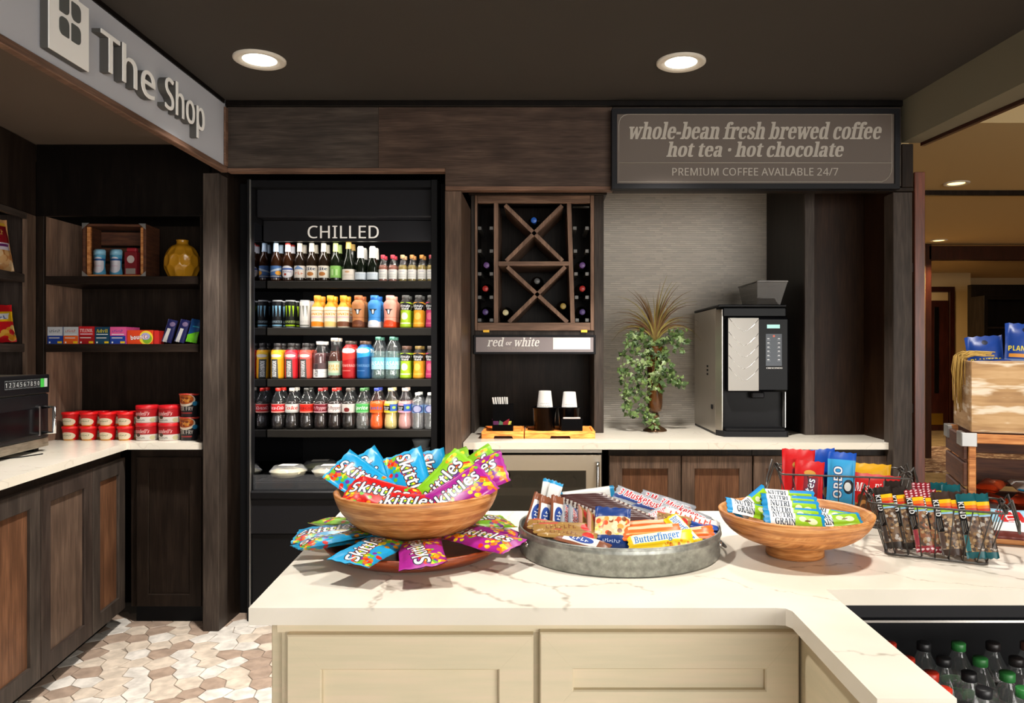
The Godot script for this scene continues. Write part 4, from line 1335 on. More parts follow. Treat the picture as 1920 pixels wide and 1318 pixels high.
func build_left_alcove() -> void:
	# grey header with the shop sign
	var hd := structure("trim_6", bx(-1.556, -1.537, 2.264, CEIL - 0.0005, 1.2, 3.639), "sign_grey")
	part(hd, "bottom_board", bx(-1.56, -1.528, 2.236, 2.2635, 1.2, 3.639, 0.003), "wood_lip")
	part(hd, "end_strip", bx(-1.5365, -1.526, 2.264, CEIL - 0.035, 3.61, 3.639, 0.002), "wood_lip")
	part(hd, "top_strip", bx(-1.5365, -1.53, CEIL - 0.02, CEIL - 0.001, 1.2, 3.609), "wood_black")
	var sg := thing("shop_sign", "raised white letters reading The Shop beside a white window emblem on a grey header", "sign", Vector3(-1.536, 2.4, -2.7), PI / 2)
	for w in [["The", 2.549, 2.905, 0.0, 0.142], ["Shop", 2.985, 3.33, -0.016, 0.178]]:
		var zm: float = (w[1] + w[2]) / 2
		var wd: float = w[2] - w[1]
		part(sg, "lettering", letters(w[0], "sans", w[4], wd, 0.004), "white_letters", tf(zm - 2.7, 2.404 + w[3] - 2.4, 0.033))
		part(sg, "letter_return", letters(w[0], "sans", w[4] * 1.005, wd * 1.004, 0.029), "letter_side", tf(zm - 2.7, 2.404 + w[3] - 2.4, 0.0155))
	var pq := part(sg, "emblem_plaque", petal_plate(0.024), "letter_side", tf(2.385 - 2.7, 2.404 - 2.4, 0.002))
	part(pq, "emblem_face", petal_plate(0.004), "white_letters", tf(0, 0, 0.0242))
	var k := 0
	for c in [[-0.03, 0.054, [false, true, false, true]], [0.03, 0.054, [true, false, true, true]], [-0.03, -0.016, [true, true, true, false]], [0.03, -0.016, [true, false, false, true]]]:
		part(pq, "emblem_petal", extrude(petal(0.048, 0.058, 0.018, c[2]), 0.002), pl(hx("565856"), 0.6), tf(c[0], c[1], 0.0285))
		k += 1
	structure("ceiling_003", bx(-3.2, -1.557, 2.397, 2.45, 1.0, 4.1), "alcove_ceiling")
	structure("wall_alcove", bx(-3.2, -1.5, 0, 2.397, 4.06, 4.12), "wood_black")
	structure("wall_alcove_side", bx(-1.7, -1.575, 0, 2.5, 3.745, 4.055), "wood_dark")
	# column at the mouth of the alcove
	structure("trim_7", bx(-1.651, -1.573, 0, 2.235, 3.64, 3.744, 0.003), "wood")
	# shelf unit that faces the camera
	var z0 := 3.72
	var xl := X(68, z0)
	var xi := X(82, z0)
	var u := thing("shelf_unit", "dark built-in shelf unit between the corner and the column, facing forward", "shelves", Vector3(-2.1, TOP + 0.0005, -z0))
	wpart(u, "back_panel", bx(xi, -1.712, TOP + 0.001, 2.04, 4.03, 4.05), "wood_dark")
	wpart(u, "side_panel", bx(xi - 0.012, xi, TOP + 0.001, 2.04, z0 + 0.02, 4.03), "wood_lit")  # lightened tint stands in for the downlight falling on this panel
	wpart(u, "stile", bx(xl, xi, TOP + 0.001, 2.04, z0, z0 + 0.02, 0.002), "wood_dark")
	wpart(u, "top_panel", bx(xl, -1.652, 2.04, 2.395, z0, z0 + 0.03, 0.002), "wood_black")
	for y in [1.741, 1.402]:
		wpart(u, "shelf", bx(xi + 0.001, -1.712, y - 0.04, y, z0 + 0.006, 4.028, 0.002), "wood_h_dark")
	wpart(u, "side_panel", bx(-1.71, -1.701, TOP + 0.001, 2.04, z0 + 0.02, 4.03), "wood_dark")
	# shelf unit along the left wall
	var ul := thing("wall_shelf_unit", "dark built-in shelf unit along the left wall above the microwave", "shelves", Vector3(-2.516, TOP + 0.0005, -3.72), LTURN)
	part(ul, "stile", blk(0.085, 1.125, 0.022, 0.002), "wood_mid", tf(-0.0425, 0, -0.012))
	part(ul, "top_panel", blk(1.5, 0.354, 0.022, 0.002), "wood_dark", tf(-0.75, 1.126, -0.012))
	part(ul, "top_rail", blk(1.4, 0.03, 0.024, 0.002), "wood_h", tf(-0.79, 1.095, -0.011))
	part(ul, "back_panel", blk(1.5, 1.125, 0.012), "wood_dark", tf(-0.75, 0, -0.3))
	part(ul, "side_panel", blk(0.012, 1.125, 0.27), "wood_b", tf(-0.006, 0, -0.16))
	for y in [1.741, 1.402]:
		part(ul, "shelf", blk(1.4, 0.04, 0.28, 0.002), "wood_h", tf(-0.787, y - 0.04 - TOP - 0.0005, -0.15))
	# worktop
	solo("stone_worktop", "white stone worktop bent round the left alcove under the microwave", "worktop", plan(PackedVector2Array([Vector2(-1.78, 1.9), Vector2(-2.048, 3.69), Vector2(-1.679, 3.69), Vector2(-1.679, 3.738), Vector2(-1.715, 3.738), Vector2(-1.715, 4.045), Vector2(-3.1, 4.045), Vector2(-3.1, 1.9)]), TOP - 0.034, TOP), "quartz_back")
	# base cabinets along the left wall, each its own unit
	var n := 0
	for dd in [[0.055, -0.31, "wood", "wood_warm", "narrow dark base cabinet nearest the inner corner, brown door panel"], [-0.31, -0.766, "wood_b", "wood_mid", "dark base cabinet in the left run between two brown-panelled ones"], [-0.766, -1.22, "wood", "wood_warm", "dark base cabinet at the left picture edge with brown door panel"], [-1.22, -1.7, "wood", "wood_warm", "dark base cabinet of the left run nearest the camera"]]:
		var w: float = dd[0] - dd[1]
		var o := thing("base_cabinet", dd[4], "cabinet", Vector3(-2.048, 0, -3.69) + Basis(Vector3.UP, LTURN) * Vector3((dd[0] + dd[1]) / 2, 0, -0.05), LTURN, "left run of base cabinets")
		part(o, "body", blk(w - 0.002, 0.803, 0.5), "wood_dark", tf(0, 0.075, -0.25))
		part(o, "toe_kick", blk(w - 0.002, 0.074, 0.43), "black_dull", tf(0, 0.0005, -0.28))
		shaker(o, "door", w - 0.006, 0.755, 0.075, dd[2], dd[3], tf(0, 0.4575, 0.0005))
		n += 1
	var rc := thing("return_cabinet", "dark base cabinet facing forward beside the column, single panelled door", "cabinet", Vector3(-1.9, 0, -3.78))
	part(rc, "body", bxo(-0.176, 0.235, 0.075, 0.879, -0.24, 0.0), "wood_dark")
	part(rc, "toe_kick", bxo(-0.15, 0.235, 0.0005, 0.0745, -0.22, -0.001), "black_dull")
	shaker(rc, "door", X(378, 3.76) - X(256, 3.76), 0.752, 0.062, "wood_dark", "wood_dark", tf((X(378, 3.76) + X(256, 3.76)) / 2 + 1.9, 0.457, 0.0005))

func bxo(x0: float, x1: float, y0: float, y1: float, z0: float, z1: float, b := 0.0) -> ArrayMesh:
	var s := st0()
	add_box(s, Vector3(x0, y0, z0), Vector3(x1, y1, z1), b)
	return done(s)

func petal_plate(th: float) -> ArrayMesh:
	return extrude(PackedVector2Array([Vector2(-0.1, -0.11), Vector2(0.1, -0.11), Vector2(0.1, 0.1), Vector2(0.045, 0.1), Vector2(0.045, 0.118), Vector2(-0.1, 0.118)]), th)

func build_cooler() -> void:
	var x0 := -1.489
	var x1 := -0.526
	var zf := 3.776
	var o := thing("drinks_cooler", "tall black open-front drinks cooler marked CHILLED in white", "cooler", Vector3((x0 + x1) / 2, 0, -zf))
	structure("wall_reveal", bx(-1.573, -1.4905, 0, 2.24, 3.9, 3.95), "black_dull")
	structure("wall_reveal_001", bx(-0.524, -0.4715, 0, 2.24, 3.9, 3.95), "black_dull")
	wpart(o, "side_panel", bx(x0, -1.476, 0, 2.235, zf, 4.7, 0.002), "black_metal")
	wpart(o, "side_panel", bx(-0.558, x1, 0, 2.235, zf, 4.7, 0.002), "black_metal")
	wpart(o, "edge_strip", bx(-1.4758, -1.472, 0.05, 2.235, zf, zf + 0.012), "brushed")  # pale strip drawn for the highlight along the frame edge
	wpart(o, "back_panel", bx(-1.475, -0.559, 0.5, 2.235, 4.62, 4.66), "black_dull")
	wpart(o, "top_panel", bx(-1.475, -0.559, 2.2, 2.235, zf + 0.02, 4.6), "black_metal")
	wpart(o, "fascia", bx(-1.475, -0.559, Y(345, 3.9), 2.199, 3.9, 3.92), "black_panel")
	wpart(o, "curtain_cassette", bx(-1.474, -0.56, Y(407, 3.86), Y(346, 3.86), 3.86, 4.0, 0.006), "black_panel")
	wpart(o, "mirror_panel", bx(-1.4755, -1.474, 0.72, 2.03, 3.84, 4.6), "mirror_dark")
	wpart(o, "mirror_panel", bx(-0.56, -0.5585, 0.72, 2.03, 3.84, 4.6), "mirror_dark")
	var hd := wpart(o, "header", bx(-1.472, -0.561, Y(452, 3.95), Y(413, 3.95), 3.95, 3.99, 0.003), "black_panel")
	part(hd, "lettering", letters("CHILLED", "sans", 0.066, 0.375, 0.003), "white_bright", Transform3D(Basis(), at(643.5, 435, 3.9485)))
	var shelf_y := [1.743, 1.491, 1.216, 0.944]
	for i in 4:
		var y: float = shelf_y[i]
		var s := wpart(o, "shelf", bx(-1.472, -0.561, y - 0.012, y, 4.02, 4.58), "shelf_black")
		part(s, "shelf_lip", bx(-1.472, -0.561, y - 0.04, y + 0.001, 4.005, 4.0195, 0.003), "shelf_black")
	wpart(o, "deck", bx(-1.472, -0.561, 0.66, 0.69, 3.83, 4.6), "black_metal")
	wpart(o, "front_glass", bx(-1.472, -0.561, 0.66, 0.735, 3.815, 3.82), "acrylic")
	var gr := wpart(o, "front_grille", bx(-1.472, -0.561, 0.69, 0.697, 3.85, 3.95), "black_panel")
	for i in 60: part(gr, "vent_slot", bx(-1.45 + i * 0.0148, -1.442 + i * 0.0148, 0.697, 0.6985, 3.86, 3.94), "black_dull")
	wpart(o, "bumper_rail", bx(-1.475, -0.559, 0.615, 0.659, zf - 0.004, 3.86, 0.008), "black_metal")
	wpart(o, "front_panel", bx(-1.475, -0.559, 0.44, 0.6145, zf + 0.01, zf + 0.04, 0.003), "black_panel")
	wpart(o, "lower_panel", bx(-1.475, -0.559, 0.05, 0.438, zf + 0.02, zf + 0.05, 0.003), "black_metal")
	wpart(o, "kick_plate", bx(-1.475, -0.559, 0, 0.05, zf + 0.06, zf + 0.09), "black_dull")
	# light strips under the header and under the shelves
	var ly := [Y(452, 3.95), 1.731, 1.479, 1.204]
	for i in 4:
		var lz := 3.997 if i == 0 else 4.03
		var lamp := wpart(o, "light_strip", bx(-1.45, -0.58, ly[i] - 0.012 if i else ly[i] + 0.008, ly[i] - 0.0005 if i else ly[i] + 0.02, lz - 0.006, lz + 0.006), "lamp_led")
		lamp.name = "light_strip"
		var yy: float = ly[i] - 0.016 if i else ly[i] + 0.004
		area_light("cooler_strip_%d" % i, Vector3(-1.015, yy, -lz), Vector3(-1.015, yy - 0.6, -lz - 0.42), Vector2(0.87, 0.012), Color(1.0, 0.97, 0.93), 0.14)
	# and an added upright strip, hidden at the right front edge, brightening the bottle fronts
	wpart(o, "light_strip", bx(-0.5592, -0.5582, 0.78, 1.93, 3.79, 3.83), "lamp_led")
	area_light("added_upright_fill", Vector3(-0.5605, 1.355, -3.81), Vector3(-1.15, 1.355, -4.0), Vector2(0.03, 1.14), Color(1.0, 0.97, 0.93), 0.55)

func build_wine_tower() -> void:
	# upright end panel between cooler and tower
	structure("trim_8", bx(X(834, 3.64), X(865, 3.64), 0, Y(357, 3.64) - 0.001, 3.645, 4.12, 0.003), "wood_mid")
	var z := 4.13
	var o := thing("wine_cabinet", "tall dark wood cabinet with a crossed wine rack over an open niche", "wine rack", Vector3(-0.02, TOP + 0.0005, -z))
	var xl := -0.389
	var xr := 0.345
	wpart(o, "side_panel", bx(0.292, xr, TOP + 0.001, 2.25, z, 4.71, 0.002), "wood")
	wpart(o, "side_panel", bx(xl, -0.368, TOP + 0.001, 2.25, z, 4.71, 0.002), "wood")
	wpart(o, "back_panel", bx(-0.367, 0.291, TOP + 0.001, 2.24, 4.56, 4.59), "wood_dark")
	wpart(o, "top_rail", bx(-0.401, 0.36, 2.226, 2.25, z - 0.03, z + 0.3, 0.004), "wood_dark")
	# face frame of the rack
	var yt := 2.226
	var yb := Y(620, z)
	wpart(o, "stile", bx(-0.367, X(895, z), yb, yt, z - 0.012, z + 0.02, 0.002), "wood_lit")
	wpart(o, "stile", bx(X(1107, z), 0.291, yb, yt, z - 0.012, z + 0.02, 0.002), "wood_lit")
	wpart(o, "rail", bx(X(895.5, z), X(1106.5, z), Y(381, z), yt, z - 0.012, z + 0.02, 0.002), "wood_lit_h")
	wpart(o, "rail", bx(X(895.5, z), X(1106.5, z), yb, Y(605, z), z - 0.012, z + 0.02, 0.002), "wood_lit_h")
	wpart(o, "rack_floor", bx(-0.366, 0.29, Y(605, z) - 0.02, Y(605, z), z + 0.021, 4.55), "wood_dark")
	wpart(o, "sign_rail", bx(-0.367, 0.291, Y(664, z), yb - 0.001, z, z + 0.02, 0.002), "wood")
	# upright dividers, shelf and crossed boards
	for d in [[926, 934, 926, 934], [1063, 1071, 1070, 1078]]:
		wpart(o, "divider", extrude(PackedVector2Array([Vector2(X(d[0], z), Y(381, z)), Vector2(X(d[1], z), Y(381, z)), Vector2(X(d[3], z), Y(605, z)), Vector2(X(d[2], z), Y(605, z))]), -0.4, tf(0, 0, -z - 0.001)), "wood_lit")
	wpart(o, "rack_shelf", bx(X(934.5, z), X(1066.5, z), Y(498, z), Y(490, z), z + 0.002, 4.5, 0.001), "wood_lit_h")
	for c in [[947, 384, 1055, 489], [1054, 385, 949, 489], [951, 500, 1064, 604], [1060, 500, 954, 604]]:
		var a := Vector2(X(c[0], z), Y(c[1], z))
		var b := Vector2(X(c[2], z), Y(c[3], z))
		var nn := (b - a).orthogonal().normalized() * 0.0105
		wpart(o, "cross_board", extrude(PackedVector2Array([a + nn, b + nn, b - nn, a - nn]), -0.38, tf(0, 0, -z - 0.003)), "wood_lit")
	for v in [427, 470, 513, 557, 600]:
		for u in [899, 921, 1078, 1101]:
			var off: float = (v - 427) * 0.025 if u == 1078 else 0.0
			wpart(o, "bottle_peg", bx(X(u + off - 3.4, z), X(u + off + 3.4, z), Y(v + 3.2, z), Y(v - 3.2, z), z + 0.012, z + 0.3, 0.001), pl(hx("5c5a57"), 0.4, 0.5))
	for u in [912, 1095]:
		wpart(o, "hinge", bx(X(u - 6, z), X(u + 6, z), Y(623.5, z), Y(618.5, z), z - 0.016, z - 0.0125, 0.001), "brass")
	# the sign hung under the rack
	var zs := 4.098
	var sg := thing("wine_sign", "grey plaque reading red or white under the wine rack", "sign", Vector3(X(1002, zs), Y(664, zs), -zs))
	wpart(sg, "sign_frame", frame_at(888, 628, 1117, 664, zs, 0.03, 0.012), "black_panel")
	wpart(sg, "sign_plate", bx(X(891, zs), X(1114, zs), Y(661, zs), Y(630, zs), zs + 0.004, zs + 0.01), "taupe_sign_b")
	wpart(sg, "white_card", bx(X(1037, zs), X(1107, zs), Y(655, zs), Y(633, zs), zs + 0.0025, zs + 0.0039), "white_bright")
	for w in [["red", 930, 641, 30, 17], ["or", 954, 644, 11, 6], ["white", 988, 641, 47, 17]]:
		wpart(sg, "lettering", moved(letters(w[0], "serif_b", w[4] * zs / FOC, w[3] * zs / FOC, 0.001, 0.22), at(w[1], w[2], zs + 0.0033)), "white_letters")
	wpart(sg, "small_lettering", moved(letters("CHILLED WINE IN WINE COOLER", "sans", 4.5 * zs / FOC, 96 * zs / FOC, 0.001), at(963, 653, zs + 0.0033)), "sign_text")

func bolder(m: Mesh, p: Vector3, by: float) -> ArrayMesh:
	var s := SurfaceTool.new()
	for k in 3: s.append_from(m, 0, Transform3D(Basis(), p + Vector3((k - 1) * by, 0, (k - 1) * 0.00005)))
	return s.commit()

func moved(m: Mesh, p: Vector3) -> ArrayMesh:
	var s := SurfaceTool.new()
	s.append_from(m, 0, Transform3D(Basis(), p))
	return s.commit()

# a picture-frame of boards between pixel corners at a depth, front at that depth
func frame_at(u0: float, v0: float, u1: float, v1: float, z: float, thick: float, b: float) -> ArrayMesh:
	var m := frame_mesh(X(u1, z) - X(u0, z), Y(v0, z) - Y(v1, z), thick, b, 0.002)
	return moved(m, Vector3((X(u0, z) + X(u1, z)) / 2, (Y(v0, z) + Y(v1, z)) / 2, -z - thick))

func build_coffee_niche() -> void:
	structure("wall_niche", bx(0.2, 1.424, TOP + 0.0005, CEIL - 0.001, 4.72, 4.8), "ribbed_tile")
	var pt := structure("trim_9", bx(X(1507, 4.05), X(1524, 4.05), TOP + 0.0005, CEIL - 0.001, 4.05, 4.719, 0.002), "wood_dark")
	part(pt, "front_edge", bx(X(1507, 4.05) - 0.001, X(1525, 4.05), TOP + 0.0005, CEIL - 0.001, 4.03, 4.0495, 0.002), "wood")
	part(pt, "niche_panel", bx(X(1525.5, 4.05), 1.745, TOP + 0.0005, CEIL - 0.001, 4.04, 4.06), "wood_niche")
	part(pt, "end_panel", bx(1.746, 1.76, TOP + 0.0005, CEIL - 0.001, 3.745, 4.06), "wood_niche")
	# worktop
	solo("stone_worktop", "long white stone worktop under the coffee machine and wine cabinet", "worktop", plan(PackedVector2Array([Vector2(-0.386, 3.69), Vector2(1.805, 3.69), Vector2(1.805, 3.738), Vector2(1.714, 3.738), Vector2(1.714, 3.742), Vector2(1.8, 3.742), Vector2(1.8, 4.94), Vector2(-0.386, 4.94)]), TOP - 0.034, TOP), "quartz_back")
	# base cabinets with shaker doors
	var zc := 3.735
	var i := 0
	for c in [[1142, 1275, 1277, 1408, "dark base cabinet with two panelled doors beside the wine fridge"], [1411, 1544, 1547, 1680, "dark base cabinet with two panelled doors at the right end of the back counter"]]:
		var x0 := X(c[0] - 1, zc)
		var x1 := X(c[3] + 1, zc)
		var o := thing("base_cabinet", c[4], "cabinet", Vector3((x0 + x1) / 2, 0, -zc), 0.0, "back counter cabinets")
		wpart(o, "body", bx(x0, x1, 0.08, 0.879, zc, 4.5), "wood_dark")
		wpart(o, "toe_kick", bx(x0, x1, 0.0005, 0.079, zc + 0.06, 4.4), "black_dull")
		for d in 2:
			var a := X(c[d * 2], zc)
			var b := X(c[d * 2 + 1], zc)
			shaker(o, "door", b - a, 0.75, 0.064, "wood_mid", "wood_warm", tf((a + b) / 2 - o.position.x, 0.845 - 0.375, 0.0005))
		i += 1
	# under-counter wine fridge
	var zf := 3.70
	var f := thing("wine_fridge", "stainless steel wine fridge with a glass door under the back counter", "fridge", Vector3(X(1008, zf), 0, -zf))
	var fl := X(886, zf)
	var fr := X(1130, zf)
	wpart(f, "side_panel", bx(fl, fl + 0.02, 0.05, 0.876, zf + 0.03, 4.3), "black_metal")
	wpart(f, "side_panel", bx(fr - 0.02, fr, 0.05, 0.876, zf + 0.03, 4.3), "black_metal")
	wpart(f, "back_panel", bx(fl + 0.021, fr - 0.021, 0.05, 0.876, 4.26, 4.3), "black_dull")
	wpart(f, "top_vent", bx(fl + 0.004, fr - 0.004, 0.862, 0.876, zf + 0.004, zf + 0.05), "brushed")
	var dr := wpart(f, "door", frame_at(886, 853, 1128, 1150, zf, 0.028, 0.078), "steel_plain")
	wpart(f, "glass", bx(fl + 0.07, fr - 0.07, 0.12, 0.79, zf + 0.012, zf + 0.016), "dark_glass")
	for k in 4:
		var y := Y(929, zf + 0.06) - k * 0.17
		wpart(f, "wine_shelf", bx(fl + 0.03, fr - 0.03, y, y + 0.042, zf + 0.05, zf + 0.07, 0.003), "steel_plain")
	wpart(f, "badge", bx(X(934, zf), X(956, zf), Y(897, zf), Y(888, zf), zf - 0.003, zf - 0.0003, 0.001), "black_gloss")
	wpart(f, "handle", tube([at(1120, 868, zf), at(1121, 868, zf - 0.045), at(1121, 875, zf - 0.05), at(1121, 1080, zf - 0.05), at(1121, 1088, zf - 0.045), at(1120, 1088, zf)], 0.008, 10), "chrome")
	wpart(f, "base", bx(fl + 0.02, fr - 0.02, 0.0005, 0.049, zf + 0.08, 4.2), "black_dull")
	for k in 6:
		var b := solo("wine_bottle", "dim bottle lying in the wine fridge, %s from the left on its top shelf" % ["first", "second", "third", "fourth", "fifth", "sixth"][k], "bottle", wine_mesh(), pl([hx("6a4a1c"), hx("3a2a16"), hx("2a3a1c"), hx("8a6a24"), hx("24301c"), hx("4a2a20")][k], 0.15), tf(X(945 + k * 25, 3.8), Y(905, 3.8), -3.79, -90), "bottles in the wine fridge")
		b.scale = Vector3(0.85, 0.85, 0.85)
	# sign over the niche
	var zs := 3.585
	var sg := thing("coffee_sign", "wide dark framed sign about fresh brewed coffee above the coffee niche", "sign", Vector3(X(1417, zs), Y(355, zs), -zs))
	wpart(sg, "sign_frame", frame_at(1147, 203, 1688, 354, zs, 0.05, 0.026), "black_panel")
	var sp := wpart(sg, "sign_plate", bx(X(1156, zs), X(1679, zs), Y(348, zs), Y(209, zs), zs + 0.008, zs + 0.02), "taupe_sign")
	var zt := zs + 0.0072
	for w in [["whole-bean fresh brewed coffee", 1416, 245, 473, 33, "serif_b"], ["hot tea · hot chocolate", 1417, 280, 329, 29, "serif_b"]]:
		part(sp, "lettering", bolder(letters(w[0], w[5], w[4] * zt / FOC, w[3] * zt / FOC, 0.0015, 0.2), at(w[1], w[2], zt), 0.0016), "sign_text")
	part(sp, "lettering", moved(letters("PREMIUM COFFEE AVAILABLE 24/7", "sans", 14 * zt / FOC, 311 * zt / FOC, 0.0012), at(1416, 322, zt)), "sign_text")
	var lo := []
	for q in [[1160, 341], [1160, 236], [1161, 228], [1164, 221], [1170, 216], [1178, 214], [1672, 214], [1672, 312], [1671, 322], [1667, 331], [1661, 337], [1653, 341]]: lo.append(at(q[0], q[1], zt))
	part(sp, "border_line", tube(lo, 0.0018, 4, true), "sign_text")
	part(sp, "border_line", tube([at(1160, 305, zt), at(1672, 305, zt)], 0.0018, 4), "sign_text")

func wine_mesh() -> ArrayMesh:
	if not MS.has("wine"):
		MS["wine"] = lathe([Vector2(0.0001, 0), Vector2(0.033, 0), Vector2(0.037, 0.006), Vector2(0.037, 0.18), Vector2(0.034, 0.2), Vector2(0.02, 0.225), Vector2(0.0145, 0.245), Vector2(0.0138, 0.29), Vector2(0.0155, 0.292), Vector2(0.0155, 0.3), Vector2(0.0001, 0.301)], 20)
	return MS["wine"]

func build_island() -> void:
	var uvf := func(p: Vector3) -> Vector2: return Vector2((p.x - QX0) * QPX / 1400.0, (-p.z - (TOP - p.y) - QZ0) * QPX / 800.0)
	solo("stone_worktop", "pale veined stone top of the island with a narrow arm toward the camera", "worktop", plan(PackedVector2Array([Vector2(-0.5125, 1.307), Vector2(0.41, 1.307), Vector2(0.427, 1.304), Vector2(0.434, 1.29), Vector2(0.434, 0.965), Vector2(0.537, 0.965), Vector2(0.537, 1.409), Vector2(1.58, 1.409), Vector2(1.58, 2.105), Vector2(-0.565, 2.105)]), TOP - 0.03, TOP, uvf), "quartz")
	var zf := 1.345
	var o := thing("island_cabinet", "pale green-grey painted island cabinet with a door and a drawer front", "cabinet", Vector3(0, 0, -zf))
	var yt := TOP - 0.0305
	wpart(o, "body", bx(X(528, zf), 0.46, 0.1, yt, zf + 0.002, 2.06), "paint")
	wpart(o, "end_panel", bx(X(509, zf + 0.025), X(527, zf), 0.001, yt, zf + 0.025, 2.06, 0.002), "paint")
	wpart(o, "toe_kick", bx(X(530, zf), 0.46, 0.001, 0.099, zf + 0.07, 2.0), "black_dull")
	wpart(o, "face_frame", bx(X(520, zf), 0.4585, Y(1188, zf) + 0.003, yt, zf - 0.004, zf, 0.001), "paint")
	var d := [X(538, zf - 0.02), X(1000, zf - 0.02), 0.12, Y(1190, zf - 0.02)]
	shaker(o, "door", d[1] - d[0], d[3] - d[2], 0.062, "paint", "paint", tf((d[0] + d[1]) / 2, (d[2] + d[3]) / 2, 0.001))
	d = [X(1012, zf - 0.02), 0.457, Y(1185, zf - 0.02) - 0.168, Y(1185, zf - 0.02)]
	shaker(o, "drawer_front", d[1] - d[0], d[3] - d[2], 0.06, "paint", "paint", tf((d[0] + d[1]) / 2, (d[2] + d[3]) / 2, 0.001), 0.022, 0.0655)
	shaker(o, "drawer_front", d[1] - d[0], d[2] - 0.13, 0.06, "paint", "paint", tf((d[0] + d[1]) / 2, (d[2] + 0.124) / 2, 0.001))
	wpart(o, "arm_panel", bx(0.461, 0.53, 0.001, yt, 0.995, 1.42, 0.002), "paint")
	# open bottle well under the right part of the island
	var w := thing("bottle_well", "black open bottle cooler set under the right part of the island", "cooler", Vector3(1.0, 0, -1.4))
	wpart(w, "top_rail", bx(0.532, 1.57, 0.845, yt, 1.445, 1.5, 0.004), "black_panel")
	wpart(w, "steel_strip", bx(0.532, 1.57, 0.84, 0.8445, 1.44, 1.5), "chrome")
	wpart(w, "back_panel", bx(0.532, 1.57, 0.5, 0.84, 1.72, 1.75), "black_dull")
	wpart(w, "side_panel", bx(0.532, 0.56, 0.001, 0.839, 1.1, 1.72), "black_metal")
	wpart(w, "side_panel", bx(1.54, 1.57, 0.001, 0.839, 1.1, 1.72), "black_metal")
	wpart(w, "deck", bx(0.561, 1.539, 0.45, 0.51, 1.1, 1.72), "black_metal")
	wpart(w, "front_panel", bx(0.561, 1.539, 0.001, 0.56, 1.06, 1.099), "black_panel")
	wpart(w, "plinth", bx(0.532, 1.57, 0.001, yt, 1.76, 2.06), "paint")

# ---------------------------------------------------------------- bottles, cans and cups
const ORD := ["first", "second", "third", "fourth", "fifth", "sixth", "seventh", "eighth", "ninth", "tenth", "eleventh", "twelfth", "thirteenth", "fourteenth", "fifteenth", "sixteenth"]
